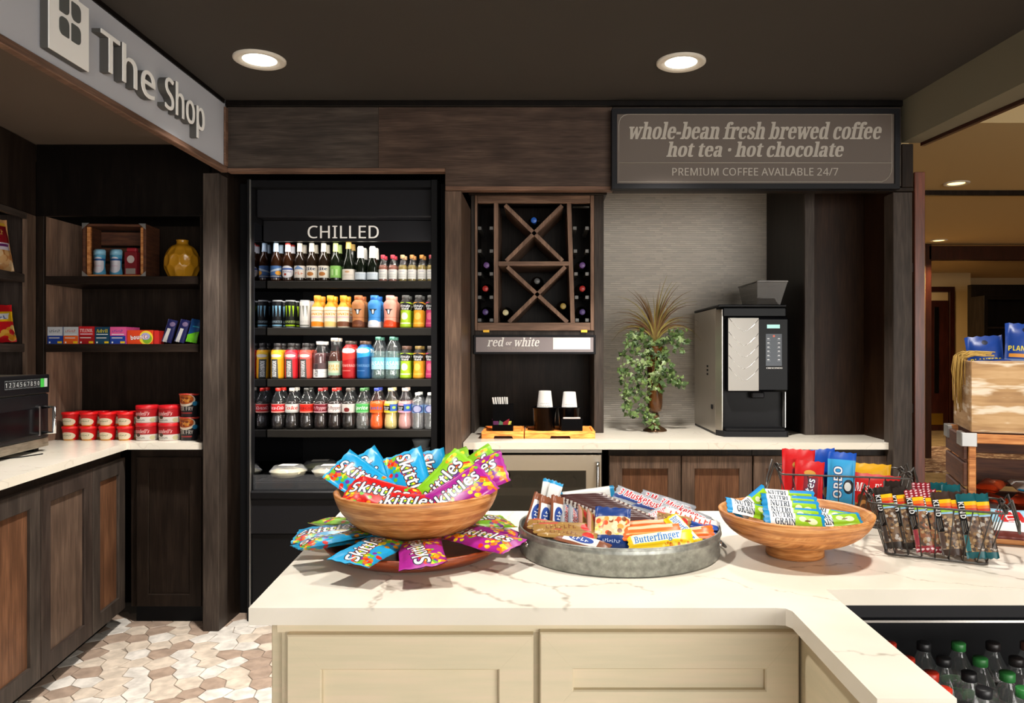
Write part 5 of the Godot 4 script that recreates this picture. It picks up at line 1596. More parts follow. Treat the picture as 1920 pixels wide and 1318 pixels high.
# outline of each kind: body profile (radius, height); label from, to, radius; cap bottom, top, radius
var KIND := {
	"soda": {"p": [[0.024, 0], [0.032, 0.004], [0.0345, 0.02], [0.034, 0.05], [0.0305, 0.07], [0.0315, 0.088], [0.0355, 0.1], [0.0358, 0.135], [0.034, 0.15], [0.027, 0.172], [0.017, 0.192], [0.0128, 0.203], [0.0125, 0.211]], "l": [0.09, 0.137, 0.0362], "c": [0.205, 0.222, 0.0145], "fill": 0.165},
	"beer": {"p": [[0.024, 0], [0.028, 0.004], [0.029, 0.01], [0.029, 0.115], [0.026, 0.13], [0.018, 0.148], [0.0135, 0.165], [0.0125, 0.2], [0.0138, 0.203], [0.0125, 0.207]], "l": [0.02, 0.085, 0.0294], "c": [0.2, 0.2095, 0.0138], "fill": 0.17, "neck": [0.162, 0.2, 0.0145]},
	"sparkling": {"p": [[0.026, 0], [0.03, 0.005], [0.031, 0.012], [0.031, 0.085], [0.027, 0.105], [0.018, 0.128], [0.0135, 0.145], [0.013, 0.19]], "l": [0.01, 0.05, 0.0314], "c": [0.186, 0.193, 0.0142], "fill": 0.12, "neck": [0.128, 0.187, 0.0178]},
	"champagne": {"p": [[0.028, 0], [0.033, 0.005], [0.0345, 0.012], [0.0345, 0.08], [0.031, 0.1], [0.021, 0.13], [0.0145, 0.16], [0.014, 0.21]], "l": [0.008, 0.066, 0.0349], "c": [0.208, 0.2145, 0.0148], "fill": 0.12, "neck": [0.178, 0.209, 0.0153]},
	"small_wine": {"p": [[0.02, 0], [0.0225, 0.003], [0.0232, 0.008], [0.0232, 0.075], [0.021, 0.09], [0.0135, 0.108], [0.0105, 0.118], [0.0105, 0.135]], "l": [0.014, 0.066, 0.0235], "c": [0.126, 0.146, 0.0122], "fill": 0.1},
	"can": {"p": [[0.022, 0], [0.025, 0.001], [0.0285, 0.007], [0.0285, 0.138], [0.025, 0.148], [0.0255, 0.151], [0.0245, 0.151], [0.0235, 0.148], [0.0001, 0.148]], "print": true},
	"shake": {"p": [[0.028, 0], [0.033, 0.004], [0.034, 0.01], [0.034, 0.1], [0.031, 0.115], [0.02, 0.132], [0.0165, 0.14], [0.0165, 0.15]], "print": true, "c": [0.148, 0.177, 0.0188]},
	"milk": {"p": [[0.031, 0], [0.035, 0.004], [0.036, 0.01], [0.032, 0.06], [0.0345, 0.1], [0.037, 0.122], [0.034, 0.138], [0.023, 0.15], [0.021, 0.155]], "print": true, "c": [0.153, 0.177, 0.0225]},
	"juice": {"p": [[0.027, 0], [0.031, 0.004], [0.0315, 0.01], [0.0275, 0.06], [0.028, 0.1], [0.0305, 0.12], [0.029, 0.14], [0.02, 0.156], [0.0185, 0.162]], "print": true, "c": [0.16, 0.178, 0.0205]},
	"sport": {"p": [[0.03, 0], [0.0345, 0.004], [0.035, 0.012], [0.0345, 0.1], [0.033, 0.115], [0.0352, 0.135], [0.033, 0.15], [0.023, 0.166], [0.0185, 0.172], [0.0185, 0.178]], "print": true, "c": [0.174, 0.193, 0.0205]},
	"vitamin": {"p": [[0.031, 0], [0.0355, 0.004], [0.0362, 0.012], [0.0362, 0.12], [0.034, 0.14], [0.024, 0.165], [0.0185, 0.176], [0.0185, 0.188]], "l": [0.008, 0.085, 0.0366], "c": [0.185, 0.203, 0.0205], "fill": 0.15},
	"tea": {"p": [[0.029, 0], [0.0335, 0.004], [0.034, 0.012], [0.034, 0.1], [0.031, 0.115], [0.022, 0.15], [0.0175, 0.18], [0.0175, 0.205]], "l": [0.02, 0.096, 0.0344], "c": [0.203, 0.222, 0.02], "fill": 0.165},
	"power": {"p": [[0.031, 0], [0.036, 0.004], [0.037, 0.012], [0.037, 0.15], [0.034, 0.165], [0.022, 0.18], [0.018, 0.186], [0.018, 0.19]], "print": true, "c": [0.187, 0.205, 0.02]},
	"water_big": {"p": [[0.03, 0], [0.036, 0.005], [0.0365, 0.03], [0.0345, 0.04], [0.0365, 0.05], [0.0365, 0.13], [0.0345, 0.138], [0.0355, 0.15], [0.028, 0.18], [0.017, 0.203], [0.014, 0.208], [0.014, 0.214]], "l": [0.052, 0.115, 0.0369], "c": [0.21, 0.228, 0.0155], "fill": 0.17},
	"water": {"p": [[0.027, 0], [0.031, 0.004], [0.0315, 0.02], [0.0295, 0.03], [0.0315, 0.04], [0.0295, 0.055], [0.0315, 0.07], [0.0315, 0.12], [0.0305, 0.14], [0.024, 0.165], [0.0145, 0.18], [0.0125, 0.185]], "l": [0.088, 0.13, 0.0319], "c": [0.182, 0.197, 0.0145], "fill": 0.165},
}

func prof(a: Array, from := -1.0, to := 9.0, shrink := 0.0) -> Array:
	var out := []
	for i in a.size():
		var y: float = a[i][1]
		if y >= from - 0.00001 and y <= to + 0.00001: out.append(Vector2(maxf(a[i][0] - shrink, 0.0001), y))
	return out

func kmesh(k: String, what: String) -> ArrayMesh:
	var key := k + what
	if MS.has(key): return MS[key]
	var d: Dictionary = KIND[k]
	var m: ArrayMesh
	match what:
		"body":
			m = lathe([Vector2(0.0001, 0)] + prof(d.p), 20)
		"shell":
			m = lathe([Vector2(0.0001, 0)] + prof(d.p), 20)
		"liquid":
			var q := prof(d.p, -1, d.fill, 0.0012)
			q[0].y = 0.0015
			m = lathe([Vector2(0.0001, 0.0015)] + q + [Vector2(0.0001, q[q.size() - 1].y)], 18)
		"label":
			m = lathe([Vector2(d.l[2], d.l[0]), Vector2(d.l[2], d.l[1])], 24)
		"cap":
			var c: Array = d.c
			m = lathe([Vector2(c[2] - 0.001, c[0]), Vector2(c[2], c[0] + 0.001), Vector2(c[2], c[1] - 0.0015), Vector2(c[2] - 0.0015, c[1]), Vector2(0.0001, c[1])], 18)
		"neck":
			var c: Array = d.neck
			m = lathe([Vector2(c[2] + 0.001, c[0]), Vector2(c[2], c[0] + (c[1] - c[0]) * 0.5), Vector2(c[2] - 0.0008, c[1])], 18)
	MS[key] = m
	return m

# spec: k kind; print or label (a print's name); cap, liq, neck colours; glass colour and its alpha
func bottle(called: String, label: String, cat: String, group: String, pos: Vector3, sp: Dictionary, turn := 0.0) -> Node3D:
	var o := thing(called, label, cat, pos, turn, group)
	var d: Dictionary = KIND[sp.k]
	if d.has("print"):
		part(o, "body", kmesh(sp.k, "body"), pm(sp.print, sp.get("rough", 0.32)))
	else:
		if sp.has("opaque"):
			part(o, "glass_body", kmesh(sp.k, "body"), pl(sp.opaque, 0.1))
		else:
			part(o, "glass_body", kmesh(sp.k, "shell"), clear(sp.get("glass", Color(0.8, 0.82, 0.82)), sp.get("alpha", 0.02)))
			part(o, "liquid", kmesh(sp.k, "liquid"), sp.liq if sp.liq is Material else pl(sp.liq, 0.12))
		if sp.has("label"): part(o, "label", kmesh(sp.k, "label"), pm(sp.label, 0.45))
	if d.has("c"): part(o, "cap", kmesh(sp.k, "cap"), pl(sp.cap, 0.4))
	if d.has("neck") and sp.has("neck"): part(o, "neck_foil", kmesh(sp.k, "neck"), pl(sp.neck, 0.4, 0.0))
	return o

func stock_cooler() -> void:
	var W := hx("e8e6e0")
	var amber := hx("2c1608")
	var green := hx("0c120a")
	var rows := [
		[527, 1.743, "one", [
			[512, {"k": "beer", "opaque": amber, "label": "beer_blue", "cap": hx("a9c4da"), "neck": hx("b4cbe0")}, "amber beer bottle with blue and orange label"],
			[535, {"k": "beer", "opaque": amber, "label": "beer_oval", "cap": hx("b03028"), "neck": hx("dcdce4")}, "amber beer bottle with white oval label"],
			[558, {"k": "beer", "opaque": hx("1e140c"), "label": "beer_mountain", "cap": hx("b8b0a0"), "neck": hx("b8b0a2")}, "brown beer bottle with mountain-topped label"],
			[581, {"k": "beer", "opaque": hx("1e140c"), "label": "beer_lite", "cap": hx("c0b8a8"), "neck": hx("c4bcac")}, "brown beer bottle with cream lite label"],
			[604, {"k": "beer", "opaque": hx("1e140c"), "label": "beer_lite", "cap": hx("c0b8a8"), "neck": hx("c4bcac")}, "brown beer bottle with cream lite label"],
			[627, {"k": "beer", "opaque": hx("10160c"), "label": "beer_green", "cap": hx("b4cc7a"), "neck": hx("b4cc7a")}, "dark bottle with pale green label and lime cap"],
			[652, {"k": "champagne", "opaque": green, "label": "wine_label", "cap": hx("c09a50"), "neck": hx("c29c52")}, "dark sparkling wine bottle with gold neck foil"],
			[675, {"k": "sparkling", "opaque": green, "label": "wine_blue", "cap": W, "neck": hx("dcd8d0")}, "small dark sparkling bottle with white neck foil"],
			[698, {"k": "sparkling", "opaque": green, "label": "wine_blue", "cap": W, "neck": hx("dcd8d0")}, "small dark sparkling bottle with white neck foil"],
			[718, {"k": "small_wine", "liq": hx("8c5a4c"), "label": "wine_small", "cap": hx("c03a4a")}, "small rose wine bottle with red cap"],
			[737, {"k": "small_wine", "liq": hx("8c5a4c"), "label": "wine_small", "cap": hx("c03a4a")}, "small rose wine bottle with red cap"],
			[756, {"k": "small_wine", "liq": hx("8c7a44"), "label": "wine_small", "cap": hx("c8a47a")}, "small white wine bottle with tan cap"],
			[774, {"k": "small_wine", "liq": hx("8c7a44"), "label": "wine_small", "cap": hx("b9824a")}, "small white wine bottle with tan cap"],
			[793, {"k": "small_wine", "liq": hx("8c7a44"), "label": "wine_small", "cap": hx("b07a3a")}, "small white wine bottle with tan cap"],
			[811, {"k": "small_wine", "liq": hx("8c7a44"), "label": "wine_small", "cap": hx("8a3a40")}, "small white wine bottle, dark red cap"]]],
		[615, 1.491, "two", [
			[515, {"k": "can", "print": "can_blue"}, "tall black can with pale blue claw marks"],
			[540, {"k": "can", "print": "can_green"}, "tall black can with green claw marks"],
			[568, {"k": "can", "print": "can_white"}, "tall white energy drink can"],
			[592, {"k": "shake", "print": "shake_orange", "cap": hx("f0942a")}, "orange-capped coffee drink bottle, orange band"],
			[617, {"k": "shake", "print": "shake_yellow", "cap": hx("f2a82a")}, "orange-capped coffee drink bottle, pale band"],
			[642, {"k": "shake", "print": "shake_brown", "cap": hx("ef9c22")}, "orange-capped coffee drink bottle, brown band"],
			[671, {"k": "milk", "print": "milk_brown", "cap": hx("a86034")}, "brown milk bottle with cow-head mark"],
			[702, {"k": "milk", "print": "milk_blue", "cap": hx("2a72cc")}, "blue milk bottle with cow-head mark"],
			[732, {"k": "milk", "print": "milk_pink", "cap": hx("eda592")}, "pink milk bottle with cow-head mark"],
			[762, {"k": "juice", "print": "juice_green", "cap": hx("4a4a48")}, "green apple juice bottle with black cap"],
			[787, {"k": "juice", "print": "juice_orange", "cap": hx("4a4a48")}, "orange juice bottle with black cap"],
			[811, {"k": "juice", "print": "juice_pink", "cap": hx("4a4a48")}, "pink juice bottle"]]],
		[711, 1.216, "three", [
			[515, {"k": "sport", "print": "sport_yellow", "cap": hx("2c2a2a")}, "yellow sports drink bottle with black cap"],
			[542, {"k": "sport", "print": "sport_red", "cap": hx("2c2a2a")}, "red sports drink bottle with black cap"],
			[570, {"k": "sport", "print": "sport_coral", "cap": hx("2c2a2a")}, "coral sports drink bottle with black cap"],
			[597, {"k": "vitamin", "liq": hx("4a2a2c"), "label": "vitamin", "cap": hx("dcd8d4")}, "white-labelled vitamin drink bottle"],
			[625, {"k": "tea", "liq": hx("3c1c10"), "label": "tea_label", "cap": hx("c4b8a8")}, "dark tea bottle with green label"],
			[653, {"k": "power", "print": "power_red", "cap": hx("4a4038")}, "bright red sports drink bottle"],
			[681, {"k": "power", "print": "power_blue", "cap": hx("5a4438")}, "bright blue sports drink bottle"],
			[709, {"k": "water_big", "liq": clear(hx("a8d0cc"), 0.12, 0.05), "label": "water_label", "cap": hx("3a6a5a"), "alpha": 0.03}, "clear water bottle with pale blue label"],
			[736, {"k": "water_big", "liq": clear(hx("a8d0cc"), 0.12, 0.05), "label": "water_label", "cap": hx("3a6a5a"), "alpha": 0.03}, "clear water bottle with pale blue label"],
			[762, {"k": "juice", "print": "juice_green", "cap": hx("5a4034")}, "green apple juice bottle with brown cap"],
			[787, {"k": "juice", "print": "juice_orange", "cap": hx("7a6434")}, "orange juice bottle with tan cap"],
			[811, {"k": "juice", "print": "juice_pink", "cap": hx("5a5450")}, "pink juice bottle"]]],
		[806, 0.944, "four", [
			[516, {"k": "soda", "liq": hx("140a08"), "label": "cola_red", "cap": hx("c02418")}, "cola bottle with red label and red cap"],
			[543, {"k": "soda", "liq": hx("140a08"), "label": "cola_silver", "cap": hx("b8b2a6")}, "cola bottle with silver label, grey cap"],
			[571, {"k": "soda", "liq": hx("140a08"), "label": "cola_zero", "cap": hx("2a2a26")}, "cola bottle with bright red label, black cap"],
			[598, {"k": "soda", "liq": hx("1c0c0a"), "label": "pepper", "cap": hx("8a2422")}, "dark soda bottle with maroon label"],
			[625, {"k": "soda", "liq": hx("1c0c0a"), "label": "pepper_diet", "cap": hx("a82a22")}, "dark soda bottle with white script label"],
			[652, {"k": "soda", "liq": hx("140c08"), "label": "cherry", "cap": hx("4a443e")}, "dark soda bottle, pale label, red ball"],
			[679, {"k": "soda", "liq": clear(hx("c8ccc8"), 0.1, 0.05), "label": "sprite", "cap": hx("3a6a3c")}, "clear soda bottle with green label"],
			[706, {"k": "soda", "liq": hx("e0560e"), "label": "fanta", "cap": hx("2a3a8c")}, "orange soda bottle with blue cap"],
			[733, {"k": "soda", "liq": hx("c0b070"), "label": "lemon_yellow", "cap": hx("c8bc8a")}, "pale yellow lemonade bottle"],
			[760, {"k": "soda", "liq": hx("b88a86"), "label": "lemon_pink", "cap": hx("c8b0a0")}, "pale pink lemonade bottle"],
			[785, {"k": "water", "liq": clear(hx("d8dcdc"), 0.1, 0.05), "label": "spring_water", "cap": hx("d8d8d4"), "alpha": 0.03}, "small clear water bottle with blue label"],
			[809, {"k": "water", "liq": clear(hx("d8dcdc"), 0.1, 0.05), "label": "spring_water", "cap": hx("d8d8d4"), "alpha": 0.03}, "small clear water bottle with blue label"]]]]
	var zb := 4.062
	for row in rows:
		var i := 0
		for b in row[3]:
			var sp: Dictionary = b[1]
			var bu: float = 519.5 + (b[0] - 514.0) * (808.5 - 519.5) / (811.0 - 514.0)
			var nm := "drink_can" if sp.k == "can" else "wine_bottle" if sp.k in ["champagne", "sparkling", "small_wine"] else "beer_bottle" if sp.k == "beer" else "drink_bottle"
			var cat := "can" if sp.k == "can" else "bottle"
			bottle(nm, "%s, %s from left, front, cooler shelf %s" % [b[2], ORD[i], row[2]], cat, "drinks at the front of cooler shelf %s" % row[2], Vector3(X(bu, zb), row[1] + 0.0008, -zb), sp, rng.randf_range(-0.12, 0.12))
			# the next one of the same kind stands right behind it
			if i < row[3].size() - 1:
				var wid: float = 0.0
				for q in KIND[sp.k].p: wid = maxf(wid, q[0])
				bottle(nm, "%s, %s from left, behind, cooler shelf %s" % [b[2], ORD[i], row[2]], cat, "drinks in the second row of cooler shelf %s" % row[2], Vector3(X(bu, zb) + rng.randf_range(0.0, 0.003), row[1] + 0.0008, -zb - wid * 2.0 - 0.01), sp, rng.randf_range(-0.3, 0.3))
			i += 1
	# salads in clear clamshells on the deck
	var k := 0
	for c in [[541, 3.99, "front left clear plastic salad box on the cooler deck"], [620, 3.99, "front middle clear plastic salad box on the cooler deck"], [601, 4.22, "clear plastic salad box behind the two front ones on the cooler deck"], [683, 4.2, "clear plastic salad box behind the candy bowl on the cooler deck"]]:
		var z: float = c[1]
		var o := thing("salad_box", c[2], "food box", Vector3(X(c[0], z), 0.6988 if z < 4.1 else 0.6905, -z), 0.1 * (k - 1), "salad boxes in the cooler")
		part(o, "tray", lathe([Vector2(0.0001, 0), Vector2(0.078, 0.0), Vector2(0.088, 0.006), Vector2(0.1, 0.03), Vector2(0.104, 0.031)], 8), clear(hx("e8e6e0"), 0.45))
		part(o, "lid", lathe([Vector2(0.104, 0.0315), Vector2(0.1, 0.033), Vector2(0.08, 0.056), Vector2(0.07, 0.059), Vector2(0.0001, 0.06)], 8), clear(hx("f0f2f2"), 0.16))
		part(o, "salad", lathe([Vector2(0.0001, 0.002), Vector2(0.076, 0.002), Vector2(0.092, 0.028), Vector2(0.06, 0.04), Vector2(0.0001, 0.042)], 12, func(a, y): return 1.0 + 0.06 * sin(a * 5.0 + y * 90.0)), pl([hx("c8c0a0"), hx("bcb49a"), hx("a8b080"), hx("b8a890")][k], 0.7))
		part(o, "paper_sticker", blk(0.09, 0.0006, 0.06), pl(hx("e8e4de"), 0.6), tf(0, 0.0605, 0))
		k += 1
	for i in 4:
		var o := thing("clear_cup", "stacked clear plastic snack cup, %s from bottom, right side of the cooler deck" % ORD[i], "cup", Vector3(X(790, 4.2), 0.6905 + i * 0.046, -4.2), 0.0, "clear snack cups in the cooler")
		part(o, "cup", lathe([Vector2(0.0001, 0), Vector2(0.04, 0), Vector2(0.05, 0.038), Vector2(0.053, 0.04)], 16), "clear_tray")
		part(o, "lid", lathe([Vector2(0.053, 0.0405), Vector2(0.05, 0.045), Vector2(0.0001, 0.0452)], 16), clear(hx("c8d0d8"), 0.3))

func stock_left_shelves() -> void:
	# upper shelf: an old crate on its side, toiletries in it, and a honey-coloured vase
	var y1 := 1.7415
	var zc := 3.775
	var w := X(270, zc) - X(155, zc)
	var o := thing("wooden_crate", "small wooden crate on its side holding toiletries on the dark shelf", "crate", Vector3(X(212, zc), y1, -zc - 0.08), deg_to_rad(4))
	for s in [-1, 1]:
		part(o, "side_board", blk(0.014, 0.27, 0.16, 0.002), "crate_dark", tf(s * (w / 2 - 0.007), 0, 0))  # dark tint puts the shade on the crate sides into the colour
		part(o, "corner_post", blk(0.018, 0.24, 0.018, 0.003), "crate", tf(s * (w / 2 - 0.024), 0.015, 0.06))
		for y in [0.0, 0.243]:
			part(o, "metal_corner", extrude(PackedVector2Array([Vector2(0, 0), Vector2(0.034, 0), Vector2(0, 0.03)]) if y == 0.0 else PackedVector2Array([Vector2(0, 0), Vector2(0.034, 0), Vector2(0, -0.03)]), 0.003, tf(s * w / 2, y if y == 0.0 else 0.271, 0.0805, 0, 0 if s < 0 else 180) if s < 0 else tf(w / 2, y if y == 0.0 else 0.271, 0.0835, 0, 180)), "brushed")
	part(o, "bottom_board", blk(w - 0.03, 0.012, 0.16, 0.002), "crate", tf(0, 0.0, 0))
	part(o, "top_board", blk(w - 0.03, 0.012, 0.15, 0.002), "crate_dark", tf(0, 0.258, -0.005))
	for i in 3: part(o, "back_slat", blk(w - 0.03, 0.07, 0.008, 0.002), "crate_dark", tf(0, 0.014 + i * 0.083, -0.075))  # dark tint stands in for the shade inside the crate
	var k := 0
	for u in [184.5, 215.5]:
		var d := thing("deodorant_stick", "pale blue deodorant stick, %s in the crate on the shelf" % ["left one", "right one"][k], "toiletry", Vector3(X(u, 3.79), y1 + 0.0125, -3.8), 0.0, "deodorants in the crate")
		part(d, "body", oval([[0.031, 0], [0.032, 0.01], [0.027, 0.045], [0.03, 0.09], [0.031, 0.1]], 0.55), pm("deo"))
		part(d, "cap", oval([[0.031, 0.1005], [0.031, 0.122], [0.026, 0.13], [0.0001, 0.132]], 0.55), pl(hx("86bcd8"), 0.35))
		k += 1
	var wsh := thing("body_wash", "dark red toiletry pack in the crate on the shelf", "toiletry", Vector3(X(246, 3.79), y1 + 0.0125, -3.8))
	part(wsh, "pack", print_box(0.062, 0.115, 0.03, pm("wash_red"), pl(hx("701820"))))
	part(wsh, "flip_lid", blk(0.05, 0.022, 0.026, 0.005), pl(hx("8c1c28")), tf(0, 0.1155, 0))
	# the vase: rings of dimples between raised ribs
	var dimple := func(a: float, y: float) -> float:
		var row := y / 0.056
		var ph := fposmod(a * 11.0 / TAU + 0.5 * floorf(row), 1.0) - 0.5
		var q := fposmod(row, 1.0) - 0.5
		var d := sqrt(ph * ph * 4.6 + q * q * 3.4)
		return 1.0 - 0.1 * sqrt(clampf(1.0 - d * 1.05, 0.0, 1.0)) * clampf((0.16 - y) / 0.02, 0.0, 1.0)
	var vp := []
	for i in 49:
		var q := i / 48.0
		vp.append(Vector2(0.06 + 0.03 * pow(sin(q * PI), 0.8) - 0.004 * q, q * 0.158))
	vp += [Vector2(0.05, 0.164), Vector2(0.036, 0.169), Vector2(0.03, 0.174), Vector2(0.0275, 0.181), Vector2(0.0285, 0.19), Vector2(0.03, 0.195), Vector2(0.026, 0.195), Vector2(0.024, 0.17)]
	solo("ceramic_vase", "honey yellow ceramic vase with dimpled honeycomb sides on the dark shelf", "vase", lathe([Vector2(0.0001, 0)] + vp, 132, dimple), pl(hx("a8761a"), 0.2), Transform3D(Basis(), Vector3(X(335, 3.8), y1, -3.84)))
	# middle shelf: medicine boxes and packs
	var y2 := 1.4025
	var zb := 3.738
	var names := ["white and blue medicine box, leftmost on the middle shelf", "grey and orange medicine box beside the blue one", "red medicine box on the middle shelf", "dark teal medicine box with yellow lettering", "pink and blue medicine box on the middle shelf"]
	var us := [[89, 117.5], [119, 146.5], [147.5, 176.5], [178, 205], [206.5, 235.5]]
	var hs := [32, 32, 33, 32, 32]
	for i in 5:
		var bw := X(us[i][1], zb) - X(us[i][0], zb)
		var q := thing("medicine_box", names[i], "medicine box", Vector3((X(us[i][0], zb) + X(us[i][1], zb)) / 2, y2, -zb - 0.03), 0.0, "medicine boxes on the middle shelf")
		part(q, "carton", print_box(bw, hs[i] * zb / FOC, 0.06, pm("pill_" + "abcde"[i], 0.5), pl([hx("20357c"), hx("b0b4b8"), hx("a8141c"), hx("123a56"), hx("d04a88")][i], 0.5)))
		var q2 := thing("medicine_box", names[i].get_slice(",", 0) + ", directly behind its twin", "medicine box", q.position + Vector3(0.002, 0, -0.068), 0.0, "medicine boxes on the middle shelf")
		part(q2, "carton", print_box(bw, hs[i] * zb / FOC, 0.06, pm("pill_" + "abcde"[i], 0.5), pl([hx("20357c"), hx("b0b4b8"), hx("a8141c"), hx("123a56"), hx("d04a88")][i], 0.5)))
	var dbx := thing("dryer_sheet_box", "orange box of dryer sheets with a swirl on the middle shelf", "box", Vector3(X(262, zb), y2, -zb - 0.03))
	part(dbx, "carton", print_box(X(287, zb) - X(238, zb), 26 * zb / FOC, 0.05, pm("dryer_box", 0.5), pl(hx("a81c14"), 0.5)))
	var d2 := thing("dryer_sheet_box", "red box edge just right of the orange dryer sheet box", "box", Vector3(X(292.5, zb), y2, -zb - 0.03))
	part(d2, "carton", print_box(0.024, 25 * zb / FOC, 0.05, pl(hx("b01c18"), 0.5), pl(hx("90140f"), 0.5)))
	for i in 2:
		solo("brush_pack", "navy hanging pack leaning on the middle shelf, %s" % ["left of two", "right of two"][i], "pack", pouch(0.052, 0.118, 0.012, 3 + i, false, 0.05), pm("brush_pack", 0.3), tf(X(313 + i * 23.0, zb), y2 + 0.0655, -zb - 0.03 - i * 0.006, -10, 0, -12), "navy packs on the middle shelf")
	solo("green_pack", "blue and green pack at the right end of the middle shelf", "pack", pouch(0.056, 0.12, 0.014, 5, false, 0.05), pm("green_pack", 0.3), tf(X(358, zb), y2 + 0.0665, -zb - 0.035, -10, 0, -10))
	# worktop: cups of pasta, soup and noodles, stacked
	var cup_side := lathe([Vector2(0.0001, 0), Vector2(0.032, 0), Vector2(0.034, 0.004), Vector2(0.039, 0.056), Vector2(0.041, 0.058)], 28)
	var cup_lid := lathe([Vector2(0.0418, 0.0585), Vector2(0.0425, 0.06), Vector2(0.0425, 0.067), Vector2(0.04, 0.0705), Vector2(0.0001, 0.0705)], 28)
	for c in 4:
		for lv in 2:
			for rw in 2:
				var z := 3.81 + rw * 0.092
				var q := thing("pasta_cup", "red pasta cup, %s, %s column from the microwave, %s" % [["lower of its stack", "upper of its stack"][lv], ORD[c], ["front row", "back row"][rw]], "food cup", Vector3(X([133, 167, 202, 236.5][c], 3.81) + rw * 0.012, TOP + 0.0006 + lv * 0.0715, -z), 0.0, "red pasta cups")
				part(q, "cup", cup_side, pm("mac_cup", 0.35))
				part(q, "lid", cup_lid, pl(hx("d6161a"), 0.35))
	var bowl_side := lathe([Vector2(0.0001, 0), Vector2(0.048, 0), Vector2(0.05, 0.004), Vector2(0.0525, 0.07)], 28)
	var bowl_lid := lathe([Vector2(0.0533, 0.0705), Vector2(0.054, 0.072), Vector2(0.054, 0.085), Vector2(0.051, 0.0885), Vector2(0.0001, 0.0885)], 28)
	for c in 2:
		for lv in 2:
			var q := thing("soup_bowl", "red and white soup bowl, %s, %s stack" % [["lower", "upper"][lv], ["left", "right"][c]], "soup bowl", Vector3(X([276, 318.5][c], 3.81), TOP + 0.0006 + lv * 0.089, -3.81), 0.0, "soup bowls")
			part(q, "bowl", bowl_side, pm("soup_bowl", 0.35))
			part(q, "lid", bowl_lid, pl(hx("b4141c"), 0.35))
	var nood := lathe([Vector2(0.0001, 0), Vector2(0.036, 0), Vector2(0.037, 0.003), Vector2(0.046, 0.112), Vector2(0.048, 0.114)], 28)
	for lv in 2:
		var q := thing("noodle_cup", "black stir fry noodle cup, %s of the stack by the column" % ["lower", "upper"][lv], "noodle cup", Vector3(X(355, 3.8), TOP + 0.0006 + lv * 0.1185, -3.8), 0.0, "noodle cups")
		part(q, "cup", nood, pm("noodle_cup", 0.35))
		part(q, "lid", lathe([Vector2(0.0485, 0.1145), Vector2(0.0485, 0.117), Vector2(0.0001, 0.1178)], 24), pl(hx("a8342a"), 0.35))
	# bags on the wall shelves
	var lb := Basis(Vector3.UP, LTURN)
	for b in [["snack_bag", "clear snack bag with red label, nearer the corner on the upper left shelf", "rind_bag", -0.19, 1.742, 0.18, 0.25], ["snack_bag", "clear snack bag with red label cut by the left picture edge", "rind_bag", -0.38, 1.742, 0.18, 0.24], ["chip_bag", "red chip bag with yellow band on the lower left shelf", "chip_red", -0.2, 1.4025, 0.23, 0.18]]:
		var p := Vector3(-2.516, 0, -3.72) + lb * Vector3(b[3], 0, -0.1)
		solo(b[0], b[1], "snack bag", pouch(b[5], b[6], 0.07, 4, false, 0.1, 2.0, 0.004), pm(b[2], 0.22), Transform3D(lb * Basis.from_euler(Vector3(deg_to_rad(-8), deg_to_rad(-25), deg_to_rad(3))), Vector3(p.x, b[4] + b[6] / 2 + 0.002, p.z)), "snack bags on the wall shelves")
	# microwave on the left worktop, facing the aisle
	var mw := thing("microwave", "black and steel commercial microwave with a number strip on the left worktop", "microwave", Vector3(-2.048, TOP, -3.69) + lb * Vector3(-0.235, 0.0, -0.255), LTURN)
	# its right end is at local x = +0.0
	part(mw, "body", bxo(-0.52, 0.0, 0.018, 0.345, -0.4, -0.004, 0.004), "steel")
	part(mw, "control_strip", bxo(-0.52, 0.0, 0.262, 0.347, -0.0035, 0.012, 0.004), "black_metal")
	var ns := st0()
	face(ns, [Vector3(-0.37, 0.285, 0.0126), Vector3(-0.014, 0.285, 0.0126), Vector3(-0.014, 0.333, 0.0126), Vector3(-0.37, 0.333, 0.0126)], Vector3.BACK, [Vector2(0, 1), Vector2(1, 1), Vector2(1, 0), Vector2(0, 0)])
	part(mw, "number_keys", done(ns), pm("number_strip", 0.3))
	part(mw, "door", bxo(-0.52, -0.005, 0.062, 0.258, -0.0035, 0.01, 0.003), "black_metal")
	part(mw, "door_glass", bxo(-0.5, -0.095, 0.08, 0.2, 0.0102, 0.014, 0.002), "black_gloss")
	part(mw, "glass_border", bxo(-0.094, -0.088, 0.075, 0.205, 0.0102, 0.015), "brushed")
	part(mw, "door_handle", tube([Vector3(-0.062, 0.085, 0.012), Vector3(-0.062, 0.085, 0.06), Vector3(-0.062, 0.2, 0.06), Vector3(-0.062, 0.2, 0.012)], 0.009, 8), "chrome")
	part(mw, "lower_panel", bxo(-0.52, 0.0, 0.02, 0.06, -0.0035, 0.008, 0.002), "steel")
	for q in [-0.05, -0.47]: part(mw, "foot", bxo(q - 0.02, q + 0.02, 0.0005, 0.0175, -0.38, -0.02), "black_dull")
	solo("power_cable", "thin black cable lying on the left worktop before the microwave", "cable", tube([on_top(0, 862) + Vector3(0.0, 0.003, 0), on_top(40, 858) + Vector3(0.0, 0.003, 0), on_top(80, 852) + Vector3(0, 0.003, 0)], 0.0025, 6), "black_dull")

func oval(p: Array, flat: float) -> ArrayMesh:
	var q := []
	for a in p: q.append(Vector2(a[0], a[1]))
	var m := lathe([Vector2(0.0001, q[0].y)] + q, 24)
	var s := SurfaceTool.new()
	s.append_from(m, 0, Transform3D(Basis.from_scale(Vector3(1, 1, flat)), Vector3.ZERO))
	return s.commit()

